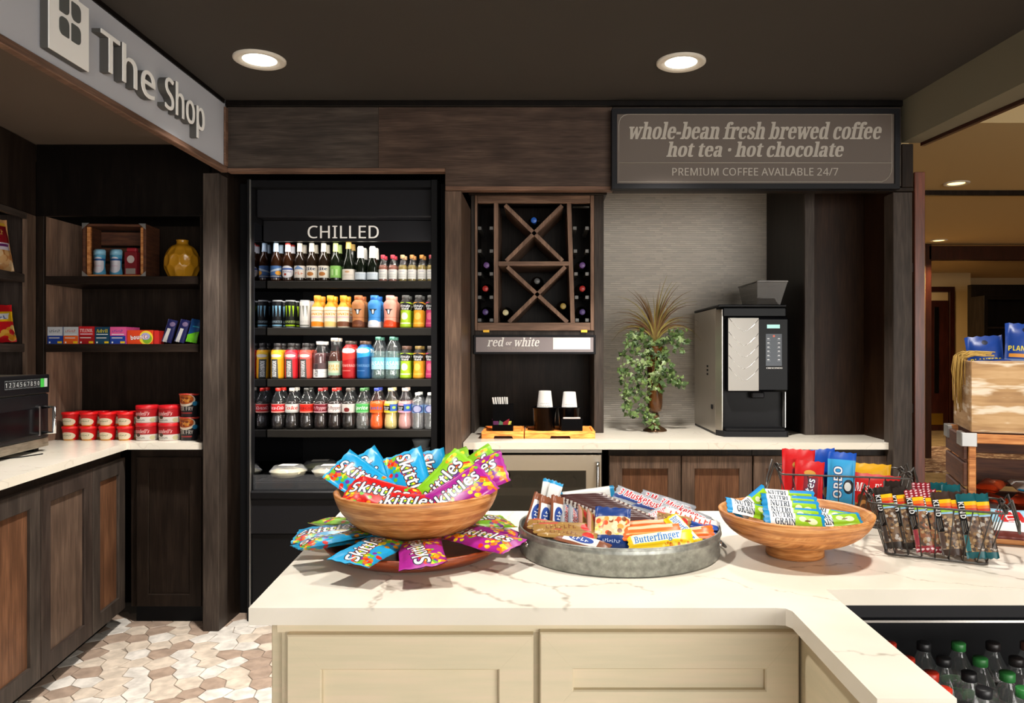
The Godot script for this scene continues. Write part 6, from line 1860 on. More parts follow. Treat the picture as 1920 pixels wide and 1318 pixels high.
func stock_tower_and_niche() -> void:
	# wine bottles in the rack, necks toward the room
	var caps := [[912, 497, "6a4a86", "purple-capped wine bottle, top of the rack's left column"], [910, 541, "b02a26", "red-capped wine bottle in the rack's left column"], [910, 585, "54407c", "purple-capped wine bottle, bottom of the rack's left column"], [1092, 497, "6a4a86", "purple-capped wine bottle, top of the rack's right column"], [1092, 541, "b02a26", "red-capped wine bottle in the rack's right column"], [1092, 585, "54407c", "purple-capped wine bottle, bottom of the rack's right column"], [1001, 413, "2a62c0", "blue-capped wine bottle in the upper crossed compartment"], [1007, 527, "5a5c5c", "grey-capped wine bottle resting on the lower cross"], [948, 586, "dcd4a4", "cream-capped wine bottle in the lower left of the cross"], [1056, 574, "a8904a", "gold-capped wine bottle in the lower right of the cross"]]
	for c in caps:
		var z := 4.17
		var o := thing("wine_bottle", c[3], "bottle", at(c[0], c[1], z) + Vector3(0, 0, -0.3), 0.0, "wine bottles in the rack")
		part(o, "glass_body", wine_mesh(), pl(hx("0c0e0c"), 0.12), tf(0, 0, 0, 90))
		part(o, "capsule", lathe([Vector2(0.0152, 0.24), Vector2(0.0146, 0.27), Vector2(0.0164, 0.288), Vector2(0.0164, 0.3015), Vector2(0.015, 0.303), Vector2(0.0001, 0.303)], 20), pl(hx(c[2]), 0.35), tf(0, 0, 0, 90))
	# bamboo trays on the worktop
	var zt := 3.855
	for q in [[903, 982, 925, 962, "left bamboo tray holding the stirrer caddy"], [984, 1116, 1031, 1070, "right bamboo tray holding the cup holders"]]:
		var x0 := X(q[0], zt)
		var x1 := X(q[1], zt)
		var o := thing("bamboo_tray", q[4], "tray", Vector3((x0 + x1) / 2, TOP + 0.0006, -zt - 0.14), 0.0, "bamboo trays")
		var n0 := X(q[2], zt) - o.position.x
		var n1 := X(q[3], zt) - o.position.x
		var hw := (x1 - x0) / 2
		part(o, "front_board", extrude(PackedVector2Array([Vector2(-hw, 0), Vector2(n0, 0), Vector2(n0 + 0.006, 0.014), Vector2(n1 - 0.006, 0.014), Vector2(n1, 0), Vector2(hw, 0), Vector2(hw, 0.038), Vector2(-hw, 0.038)]), -0.014, tf(0, 0, 0.14)), "bamboo")
		part(o, "back_board", bxo(-hw, hw, 0, 0.038, -0.14, -0.126, 0.002), "bamboo")
		part(o, "side_board", bxo(-hw, -hw + 0.012, 0, 0.038, -0.1255, 0.1255, 0.002), "bamboo")
		part(o, "side_board", bxo(hw - 0.012, hw, 0, 0.038, -0.1255, 0.1255, 0.002), "bamboo")
		part(o, "base_board", bxo(-hw + 0.0125, hw - 0.0125, 0.022, 0.03, -0.1255, 0.1255), "bamboo")
	var yt := TOP + 0.0312
	# caddy with wrapped stirrers and tea sachets
	var cd := thing("stirrer_caddy", "black open caddy of stirrers and tea sachets on the left bamboo tray", "caddy", Vector3(X(943, 3.95), yt, -3.97))
	for s in [[-0.055, 0.055, -0.05, -0.046, 0.14], [-0.055, 0.055, 0.0, 0.004, 0.14], [-0.055, 0.055, 0.048, 0.052, 0.035], [-0.055, -0.051, -0.0455, -0.0005, 0.14], [0.051, 0.055, -0.0455, -0.0005, 0.14], [-0.055, -0.051, 0.0045, 0.0475, 0.06], [0.051, 0.055, 0.0045, 0.0475, 0.06]]:
		part(cd, "wall_panel", bxo(s[0], s[1], 0, s[4], s[2], s[3], 0.001), "black_gloss")
	part(cd, "floor_panel", bxo(-0.0505, 0.0505, 0, 0.004, -0.0455, 0.0475), "black_gloss")
	for i in 7:
		solo("paper_stirrer", "white paper-wrapped stirrer in the black caddy, %s from the left" % ORD[i], "stirrer", blk(0.009, 0.17, 0.003, 0.001), pl(hx("e6e2dc"), 0.7), Transform3D(Basis.from_euler(Vector3(deg_to_rad(-3), 0, deg_to_rad(9 - i))), Vector3(X(943, 3.95) - 0.03 + i * 0.0095, yt + 0.006, -3.992 - (i % 3) * 0.009)), "stirrers in the caddy")
	for i in 8:
		solo("tea_sachet", "small wrapped tea sachet in the front of the black caddy, %s of the row" % ORD[i], "tea sachet", blk(0.03, 0.045, 0.003, 0.001), pl([hx("6a1830"), hx("8a1c2a"), hx("3a7a2a"), hx("a8a83a"), hx("5a1a4a"), hx("2a5a2a"), hx("8c2030"), hx("c8c04a")][i], 0.4), Transform3D(Basis.from_euler(Vector3(deg_to_rad(-20), deg_to_rad(12 * (i % 3 - 1)), deg_to_rad(9 * (i % 5 - 2)))), Vector3(X(943, 3.95) - 0.032 + (i % 4) * 0.021, yt + 0.012 + (i / 4) * 0.012, -3.962 + (i / 4) * 0.016 - 0.012)), "tea sachets in the caddy")
	# cup holders with cups turned over
	var cup_o := lathe([Vector2(0.045, 0.0), Vector2(0.047, 0.001), Vector2(0.047, 0.004), Vector2(0.0445, 0.006), Vector2(0.033, 0.112), Vector2(0.031, 0.114), Vector2(0.029, 0.11), Vector2(0.0001, 0.11)], 32)
	for i in 2:
		var u: float = [1021, 1067][i]
		var hz := 3.99
		var o := thing("cup_holder", "black tub on the right bamboo tray under %s stack of white cups" % ["the left", "the right"][i], "cup holder", Vector3(X(u, hz), yt, -hz), 0.0, "cup holders")
		var rr := 0.064 if i == 0 else 0.061
		part(o, "tub", lathe([Vector2(0.0001, 0), Vector2(rr - 0.012, 0), Vector2(rr - 0.01, 0.003), Vector2(rr, 0.118), Vector2(rr + 0.004, 0.12), Vector2(rr + 0.003, 0.126), Vector2(rr - 0.006, 0.124), Vector2(rr - 0.014, 0.006), Vector2(0.0001, 0.005)], 28), "black_gloss")
		for k in 3:
			var y := yt + 0.042 + k * 0.027
			var c := thing("paper_cup", "white paper cup upside down, %s of the %s stack in the black tub" % [["lowest", "middle", "topmost"][k], ["left", "right"][i]], "cup", Vector3(X(u, hz) + 0.002, y + (0.0 if i == 0 else -0.006), -hz), 0.0, "paper cups")
			part(c, "cup", cup_o, pm("cup_print", 0.6))
	var nb := thing("napkin_box", "low black box with folded paper before the right cup stack", "box", Vector3(X(1072, 3.9), yt, -3.9))
	for s in [[-0.055, 0.055, -0.03, -0.026], [-0.055, 0.055, 0.026, 0.03], [-0.055, -0.051, -0.0255, 0.0255], [0.051, 0.055, -0.0255, 0.0255]]:
		part(nb, "wall_panel", bxo(s[0], s[1], 0, 0.07, s[2], s[3], 0.001), "black_gloss")
	part(nb, "folded_paper", bxo(-0.045, 0.045, 0.002, 0.075, -0.02, 0.02, 0.002), pl(hx("c8b8b0"), 0.8))
	coffee_machine()
	plant()

func coffee_machine() -> void:
	var x0 := 0.944
	var x1 := 1.302
	var zf := 3.97
	var o := thing("coffee_machine", "black and steel bean-to-cup coffee machine with a smoky hopper on the back counter", "coffee machine", Vector3((x0 + x1) / 2, TOP + 0.0006, -zf - 0.3))
	wpart(o, "body", bx(x0, x1 - 0.006, TOP + 0.03, 1.6, zf + 0.05, 4.58, 0.004), "black_metal")
	wpart(o, "side_panel", bx(x0 - 0.005, x0 - 0.0005, TOP + 0.012, 1.598, zf + 0.055, 4.575, 0.002), "steel_plain")
	wpart(o, "top_cap", bx(x0 - 0.006, x1, 1.6005, 1.614, zf - 0.01, 4.585, 0.004), "black_metal")
	# steel strip on the bevelled front corner
	wpart(o, "corner_strip", plan(PackedVector2Array([Vector2(x0 - 0.005, zf + 0.054), Vector2(x0 + 0.018, zf + 0.006), Vector2(x0 + 0.022, zf + 0.006), Vector2(x0 + 0.002, zf + 0.0495)]), TOP + 0.03, 1.59), "steel_plain")
	wpart(o, "base", plan(PackedVector2Array([Vector2(x0 - 0.004, zf + 0.053), Vector2(x0 + 0.02, zf - 0.03), Vector2(x1 - 0.012, zf - 0.045), Vector2(x1, zf - 0.035), Vector2(x1, 4.57), Vector2(x0 - 0.004, 4.57)]), TOP + 0.0007, TOP + 0.0295), "black_panel")
	wpart(o, "drip_tray", bx(x0 + 0.03, x1 - 0.015, TOP + 0.03, TOP + 0.045, zf - 0.03, zf + 0.048, 0.003), "black_metal")
	wpart(o, "top_visor", bx(x0 + 0.02, x1, 1.548, 1.5995, zf - 0.004, zf + 0.049, 0.006), "black_gloss")
	# door: brushed plate with wave ribs, glossy control side
	var zd := zf - 0.02
	var yb := Y(735, zd)
	var ytp := Y(596, zd)
	var xm := X(1423, zd)
	wpart(o, "door", bx(X(1364, zd), X(1481, zd), yb, ytp + 0.004, zd + 0.004, zf + 0.049, 0.012), "black_gloss")
	var plt := wpart(o, "brushed_plate", bx(X(1365.5, zd), xm, yb + 0.006, ytp, zd, zd + 0.0035, 0.002), "grey_plate")
	for k in 5:
		var pts := []
		for i in 9:
			var a := i / 8.0
			var u := 1366.5 + a * 55.5
			var dip := 1.0 - absf(a - 0.52) / 0.52
			pts.append(at(u, 606 + k * 22 + 26 * (1.0 - pow(1.0 - dip, 1.5)) - (10 if k == 0 else 6), zd - 0.0006))
		part(plt, "wave_rib", tube(pts, 0.0014, 5), "chrome")
	wpart(o, "screen", bx(X(1438.5, zd), X(1462.5, zd), Y(615.5, zd), Y(608.5, zd), zd + 0.0025, zd + 0.0038), "screen_cyan")
	var ks := st0()
	face(ks, [at(1436, 686, zd + 0.003), at(1466, 686, zd + 0.003), at(1466, 626, zd + 0.003), at(1436, 626, zd + 0.003)], Vector3.BACK, [Vector2(0, 1), Vector2(1, 1), Vector2(1, 0), Vector2(0, 0)])
	wpart(o, "key_panel", done(ks), pm("keypad", 0.35))
	wpart(o, "lettering", moved(letters("CRESCENDO", "sans", 2.6 * zd / FOC, 30 * zd / FOC, 0.0008), at(1452, 690, zd + 0.0033)), "white_letters")
	wpart(o, "spout", bx(X(1412, zd), X(1436, zd), yb - 0.035, yb - 0.001, zf + 0.0, zf + 0.048, 0.006), "black_panel")
	wpart(o, "side_trim", bx(x1 - 0.006, x1 - 0.002, TOP + 0.046, yb - 0.001, zf + 0.0, zf + 0.0485), "brushed")
	for i in 3: wpart(o, "side_vent", bx(x0 - 0.0056, x0 - 0.0051, 1.232 + i * 0.022, 1.244 + i * 0.022, 4.2, 4.24), "black_dull")
	wpart(o, "side_lock", bx(x0 - 0.012, x0 - 0.0051, 1.05, 1.075, 4.09, 4.11, 0.002), "black_metal")
	# hopper, wider at the top
	var s := st0()
	var b := [Vector3(1.178, 1.6145, -4.07), Vector3(1.3, 1.6145, -4.07), Vector3(1.3, 1.6145, -4.36), Vector3(1.178, 1.6145, -4.36)]
	var tq := [Vector3(1.168, 1.74, -4.04), Vector3(1.332, 1.74, -4.04), Vector3(1.332, 1.74, -4.42), Vector3(1.168, 1.74, -4.42)]
	for k in 4:
		var k2 := (k + 1) % 4
		face(s, [b[k], b[k2], tq[k2], tq[k]], (b[k] + b[k2]) / 2 - Vector3(1.24, 1.6145, -4.22))
	face(s, b, Vector3.DOWN)
	wpart(o, "hopper", done(s), clear(hx("4e4a46"), 0.82))
	wpart(o, "hopper_lid", bx(1.164, 1.336, 1.7405, 1.75, 4.036, 4.424, 0.003), clear(hx("6a655f"), 0.85))
	wpart(o, "coffee_beans", bx(1.188, 1.29, 1.616, 1.662, 4.08, 4.35, 0.004), pl(hx("2c1a10"), 0.5))

func leaf(s: SurfaceTool, p: Vector3, b: Basis, k: float, col: Color) -> void:
	# five-lobed ivy leaf folded along its midrib
	var rim := [Vector2(0, -0.3), Vector2(0.32, -0.42), Vector2(0.36, -0.12), Vector2(0.72, 0.1), Vector2(0.34, 0.3), Vector2(0, 1.0)]
	s.set_color(col)
	for side in [-1.0, 1.0]:
		var pts := []
		for q in rim: pts.append(p + b * (Vector3(q.x * side, q.y, -absf(q.x) * 0.35 - 0.1 * q.y * q.y) * k))
		var c := p + b * (Vector3(0, 0.2, 0.02) * k)
		for i in pts.size() - 1:
			var tri := [c, pts[i], pts[i + 1]] if side > 0 else [c, pts[i + 1], pts[i]]
			for v in [tri[0], tri[2], tri[1]]:
				s.set_color(col)
				vtx(s, v)

func plant() -> void:
	var base := Vector3(X(1228, 4.238), TOP + 0.0006, -4.238)
	var o := thing("potted_arrangement", "ivy and grass arrangement in a footed amber glass vase by the ribbed tile wall", "plant", base)
	part(o, "foot", lathe([Vector2(0.0001, 0), Vector2(0.066, 0), Vector2(0.068, 0.004), Vector2(0.06, 0.012), Vector2(0.03, 0.03), Vector2(0.014, 0.045), Vector2(0.012, 0.06), Vector2(0.022, 0.075), Vector2(0.026, 0.085), Vector2(0.018, 0.098), Vector2(0.0001, 0.1)], 28), "bronze")
	part(o, "glass_vase", lathe([Vector2(0.0001, 0.1), Vector2(0.02, 0.1), Vector2(0.034, 0.112), Vector2(0.042, 0.14), Vector2(0.044, 0.3), Vector2(0.048, 0.47), Vector2(0.05, 0.48), Vector2(0.046, 0.48), Vector2(0.04, 0.3)], 28), clear(hx("5a3410"), 0.72, 0.08))
	part(o, "stem_filling", lathe([Vector2(0.0001, 0.11), Vector2(0.03, 0.115), Vector2(0.037, 0.3), Vector2(0.042, 0.46), Vector2(0.0001, 0.47)], 16), pl(hx("4a2a0c"), 0.7))
	var g := RandomNumberGenerator.new()
	g.seed = 11
	# trailing ivy
	var s := st0()
	var stems := st0()
	var shades := [hx("4a6330"), hx("62793f"), hx("3a5026"), hx("7d9060"), hx("324722"), hx("566e38")]
	# runners start at the lip and trail: [dx, dy] knots from the lip centre, metres
	var runs := [[[0.0, 0.02], [-0.09, 0.05], [-0.16, 0.02], [-0.19, -0.08], [-0.17, -0.2]], [[0.0, 0.02], [0.08, 0.06], [0.14, 0.08], [0.17, 0.02]], [[0.0, 0.0], [-0.05, -0.06], [-0.1, -0.14], [-0.14, -0.24], [-0.17, -0.33], [-0.14, -0.4]], [[0.0, 0.0], [0.05, -0.05], [0.06, -0.13], [0.1, -0.2], [0.17, -0.23]], [[0.0, -0.02], [-0.01, -0.1], [-0.03, -0.2], [-0.07, -0.3], [-0.09, -0.37], [-0.04, -0.41], [-0.01, -0.43]], [[0.0, 0.0], [-0.12, -0.02], [-0.17, -0.14], [-0.18, -0.26], [-0.15, -0.36]], [[0.0, 0.02], [0.03, -0.06], [0.0, -0.16], [0.02, -0.27]], [[-0.02, 0.03], [-0.11, 0.07], [-0.19, 0.06]], [[0.0, 0.0], [-0.09, -0.1], [-0.08, -0.2], [-0.12, -0.3]], [[0.02, 0.03], [0.1, 0.02], [0.13, -0.04]], [[0.0, 0.0], [0.03, -0.12], [0.09, -0.18], [0.14, -0.2]]]
	for run in runs:
		var pts := []
		var dz := g.randf_range(0.03, 0.075)
		for i in run.size(): pts.append(Vector3(run[i][0], 0.48 + run[i][1], dz + 0.02 * sin(i * 1.3)) if i > 0 else Vector3(run[0][0], 0.485, 0.0))
		add_tube(stems, pts, 0.0016, 4)
		var n := 14 * (pts.size() - 1)
		for k in n:
			var f := k / float(n) * (pts.size() - 1)
			var i := int(f)
			var p: Vector3 = pts[i].lerp(pts[i + 1], f - i) + Vector3(g.randf_range(-0.03, 0.03), g.randf_range(-0.025, 0.025), g.randf_range(-0.02, 0.03))
			leaf(s, p, Basis.from_euler(Vector3(g.randf_range(-0.9, 0.5), g.randf_range(-0.9, 0.9), g.randf_range(-3.1, 3.1))), g.randf_range(0.016, 0.029), shades[g.randi() % 6].srgb_to_linear())
	var lm := mk("ivy", Color.WHITE, 0.5)
	lm.vertex_color_use_as_albedo = true
	lm.backlight_enabled = true
	lm.backlight = Color(0.12, 0.16, 0.06)
	var fo := part(o, "ivy_leaves", done(s), lm)
	fo.set_meta("kind", "stuff")
	part(o, "ivy_stems", done(stems), pl(hx("5a6a34"), 0.7))
	# grass blades
	var gm := [pl(hx("8a7a3c"), 0.55), pl(hx("7a5c34"), 0.55), pl(hx("9a8a4a"), 0.55), pl(hx("6a4a30"), 0.55)]
	for k in 56:
		var a := g.randf_range(-1.25, 1.25)
		var ln := g.randf_range(0.24, 0.43) * (1.0 - 0.3 * absf(a))
		var yaw := g.randf_range(-1.4, 1.4)
		var bs := st0()
		var pr := []
		for i in 8:
			var t_ := i / 7.0
			var bend := a * (0.45 + 0.8 * t_ * t_)
			var p := Vector3(sin(bend) * ln * t_, 0.5 + cos(bend) * ln * t_, 0.02 * sin(yaw) * t_ + 0.05 * yaw * t_ * 0.6)
			var w := 0.0072 * (1.0 - t_ * 0.93)
			pr.append([p + Vector3(-w * cos(bend), w * sin(bend), 0), p + Vector3(0, 0, -w * 0.6), p + Vector3(w * cos(bend), -w * sin(bend), 0)])
		for i in 7:
			for q in 2: face(bs, [pr[i][q], pr[i][q + 1], pr[i + 1][q + 1], pr[i + 1][q]], Vector3.BACK)
		part(o, "grass_blade", done(bs), gm[k % 4])

# ---------------------------------------------------------------- the island
func turned_bowl(r_: float, h: float, foot: float, ff: float) -> ArrayMesh:
	var p := [Vector2(0.0001, 0), Vector2(foot - 0.003, 0), Vector2(foot, 0.003), Vector2(foot - 0.0015, h * (ff - 0.03)), Vector2(foot + 0.001, h * (ff - 0.01))]
	for i in 15:
		var a := i / 14.0
		var rr := lerpf(foot * 1.02, r_, sin(a * 1.42) / sin(1.42))
		p.append(Vector2(rr, h * ff + (h * (0.98 - ff)) * (1.0 - cos(a * 1.42)) / (1.0 - cos(1.42))))
	# a turned groove a little under half way
	p.insert(15, Vector2(p[14].x * 0.5 + p[15].x * 0.5 - 0.0028, (p[14].y + p[15].y) / 2))
	p.append(Vector2(r_ - 0.002, h - 0.001))
	p.append(Vector2(r_ - 0.006, h))
	p.append(Vector2(r_ - 0.011, h - 0.003))
	for i in 10:
		var a := 1.0 - (i + 1) / 10.0
		p.append(Vector2(maxf(0.0001, (r_ - 0.012) * sin(a * 1.42) / sin(1.42)), h * (ff + 0.09) + (h * (0.87 - ff)) * (1.0 - cos(a * 1.42)) / (1.0 - cos(1.42))))
	return lathe(p, 64)

# moves a pack of half size hs inside a bowl (deep > 0: rounded, rim radius rim) or a straight-sided tray, until no corner cuts its wall or floor
func settle(c: Vector3, rim: float, h: float, rounded: bool, b: Basis, pos: Vector3, hs: Vector2) -> Vector3:
	for it in 60:
		var worst := 0.0
		var push := Vector3.ZERO
		for i in [-0.86, -0.43, 0.0, 0.43, 0.86]:
			for j in [-0.8, 0.0, 0.8]:
				var p := pos + b * Vector3(i * hs.x, j * hs.y, 0) - c
				if p.y > h + 0.008: continue
				var fl: float = hold[4] + 0.09 if rounded else 0.0
				var low := h * fl + 0.008 if rounded else 0.013
				if p.y < low and low - p.y > worst:
					worst = low - p.y
					push = Vector3(0, worst, 0)
				var lim := rim - 0.012
				if rounded:
					var th := acos(clampf(1.0 - (minf(p.y, h * 0.95) - h * fl) / ((0.96 - fl) * h) * (1.0 - cos(1.42)), -1.0, 1.0))
					lim = (rim - 0.012) * sin(th) / sin(1.42) - 0.007
				var q := Vector2(p.x, p.z)
				if q.length() > lim and q.length() - lim > worst:
					worst = q.length() - lim
					var d := q.normalized() * worst
					push = Vector3(-d.x, worst * 0.35, -d.y)
		if worst < 0.0008: break
		pos += push * 0.6
	return pos

var hold := []     # the container that bag_at settles its packs in: centre, rim radius, height, rounded, half size of the pack
func bag_at(called: String, label: String, cat: String, group: String, mesh: Mesh, print_name: String, pos: Vector3, pitch: float, yaw: float, roll: float, rough := 0.24) -> void:
	var b := Basis(Vector3.UP, deg_to_rad(yaw)) * Basis(Vector3.RIGHT, deg_to_rad(pitch)) * Basis(Vector3.BACK, deg_to_rad(roll))
	if hold.size():
		var box := mesh.get_aabb().size
		pos = settle(hold[0], hold[1], hold[2], hold[3], b, pos, Vector2(box.x / 2, box.y / 2))
	solo(called, label, cat, mesh, pm(print_name, rough), Transform3D(b, pos), group)

func stock_island() -> void:
	candy_bowl()
	zinc_tray()
	cereal_bowl()
	baskets()
	crates()
	# bottles in the well under the island
	var n := 0
	for rw in 4:
		for c in 6:
			var z: float = [1.40, 1.47, 1.54, 1.62][rw]
			var x := 0.68 + c * 0.075 + (0.012 if rw == 1 else 0.0)
			var cap: Color = [hx("b82a1c"), hx("c2301c"), hx("1e1e20"), hx("2f7a3a"), hx("241f1f"), hx("5a3a30")][(c + (1 if rw == 0 else 0)) % 6]
			if rw == 0: cap = [hx("1e1e20"), hx("c2301c"), hx("1e1e20"), hx("2f7a3a"), hx("241f1f"), hx("5a3a30")][c]
			var nm: String = {"b82a1c": "red", "c2301c": "red", "1e1e20": "black", "2f7a3a": "green", "241f1f": "black", "5a3a30": "brown"}[cap.to_html(false)]
			var clr := nm == "green"
			bottle("soda_bottle", "%s soda bottle, %s cap, island well, %s row, %s from left" % ["clear" if clr else "dark", nm, ["front", "second", "third", "back"][rw], ORD[c]], "bottle", "soda bottles in the island well", Vector3(x, 0.5106, -z), {"k": "soda", "liq": clear(hx("c0b8a8"), 0.12, 0.05) if clr else pl(hx("2a1a12"), 0.12), "label": "sprite" if clr else "cola_red" if nm == "red" else "pepper", "cap": cap, "alpha": 0.05})
			n += 1

func candy_bowl() -> void:
	var c := Vector3(-0.278, 0, -1.67)
	solo("wooden_plate", "dark red-brown turned wooden plate under the candy bowl", "plate", lathe([Vector2(0.0001, 0), Vector2(0.15, 0), Vector2(0.168, 0.003), Vector2(0.196, 0.022), Vector2(0.205, 0.034), Vector2(0.2, 0.036), Vector2(0.185, 0.026), Vector2(0.165, 0.02), Vector2(0.0001, 0.02)], 64), "plate", Transform3D(Basis(), c + Vector3(0, TOP + 0.0006, 0)))
	solo("wooden_bowl", "honey-brown turned wooden bowl heaped with candy bags on a dark plate", "bowl", turned_bowl(0.181, 0.122, 0.047, 0.18), "bowl", Transform3D(Basis(), c + Vector3(0, TOP + 0.0212, 0)))
	var m1 := pouch(0.155, 0.092, 0.02, 21, true, 0.07, 2.2, 0.002, 9, 15)
	var m2 := pouch(0.155, 0.092, 0.024, 22, true, 0.07, 2.2, 0.002, 9, 15)
	var flat := [[12, "purple", "pointing at the camera"], [-20, "blue", "left of the one pointing at the camera"], [-57, "blue", "fanned out at the front left"], [-84, "blue", "pointing straight left"], [-112, "green", "at the back left"], [58, "purple", "fanned out at the front right"], [88, "purple", "pointing straight right"], [118, "green", "at the back right"]]
	var k := 0
	for f in flat:
		var a := deg_to_rad(f[0])
		var rad := Vector3(sin(a), 0, cos(a))
		var lift := deg_to_rad(-4.0)
		var out := (rad * cos(lift) + Vector3.UP * sin(lift)).normalized()
		var side: float = 1.0 if f[0] > 30 else -1.0
		if absf(f[0]) < 30: side = 1.0 if f[0] < 0 else -1.0
		if f[0] == -20: side = -1.0
		var bx_ := out * side
		var up := (Vector3.UP * cos(lift) - rad * sin(lift)).normalized()
		up = (up + bx_.cross(up) * 0.12 * (1 if k % 2 else -1)).normalized()
		var b := Basis(bx_, up.cross(bx_).normalized(), up).orthonormalized()
		var pos := c + rad * (0.188 if f[0] < 80 else 0.15) + Vector3(0, TOP + 0.0475 + 0.003 * (k % 3), 0)
		solo("candy_bag", "%s candy bag lying on the dark plate, %s" % [f[1], f[2]], "candy bag", m1 if k % 2 else m2, pm("candy_" + f[1], 0.2), Transform3D(b, pos), "candy bags fanned on the plate")
		k += 1
	var heap := [
		[650, 915, 1.66, -40, 12, -38, "blue", "small-looking blue candy bag at the left rim of the bowl"],
		[704, 904, 1.69, -55, 6, -30, "blue", "largest blue candy bag in the left of the bowl"],
		[770, 905, 1.68, -68, -4, -30, "blue", "blue candy bag leaning in the middle of the bowl"],
		[806, 905, 1.77, -78, 0, -22, "blue", "blue candy bag behind the green ones in the bowl"],
		[688, 942, 1.61, -22, 10, -54, "red", "red candy bag low at the front left of the bowl"],
		[764, 950, 1.595, -8, 0, -60, "red", "red candy bag low at the front middle of the bowl"],
		[836, 908, 1.66, 52, -4, -32, "green", "green candy bag with rising letters in the bowl"],
		[892, 896, 1.74, 36, -12, -28, "green", "green candy bag highest at the right back of the bowl"],
		[862, 928, 1.61, 42, -8, -46, "purple", "purple candy bag between green ones at the front of the bowl"],
		[916, 908, 1.68, 32, -22, -40, "purple", "purple candy bag at the right rim of the bowl"],
		[828, 890, 1.78, 20, 0, -20, "green", "green candy bag tip at the back of the bowl"],
		[740, 965, 1.7, 5, 0, -84, "blue", "blue candy bag lying flat deep in the bowl"],
		[840, 965, 1.7, 20, 0, -84, "purple", "purple candy bag lying flat deep in the bowl"]]
	hold = [c + Vector3(0, TOP + 0.0212, 0), 0.181, 0.122, true, 0.18]
	for h in heap:
		bag_at("candy_bag", h[7], "candy bag", "candy bags in the bowl", m1 if int(h[0]) % 2 else m2, "candy_" + h[6], at(h[0], h[1], h[2]), h[5], h[4], h[3], 0.2)
	hold = []

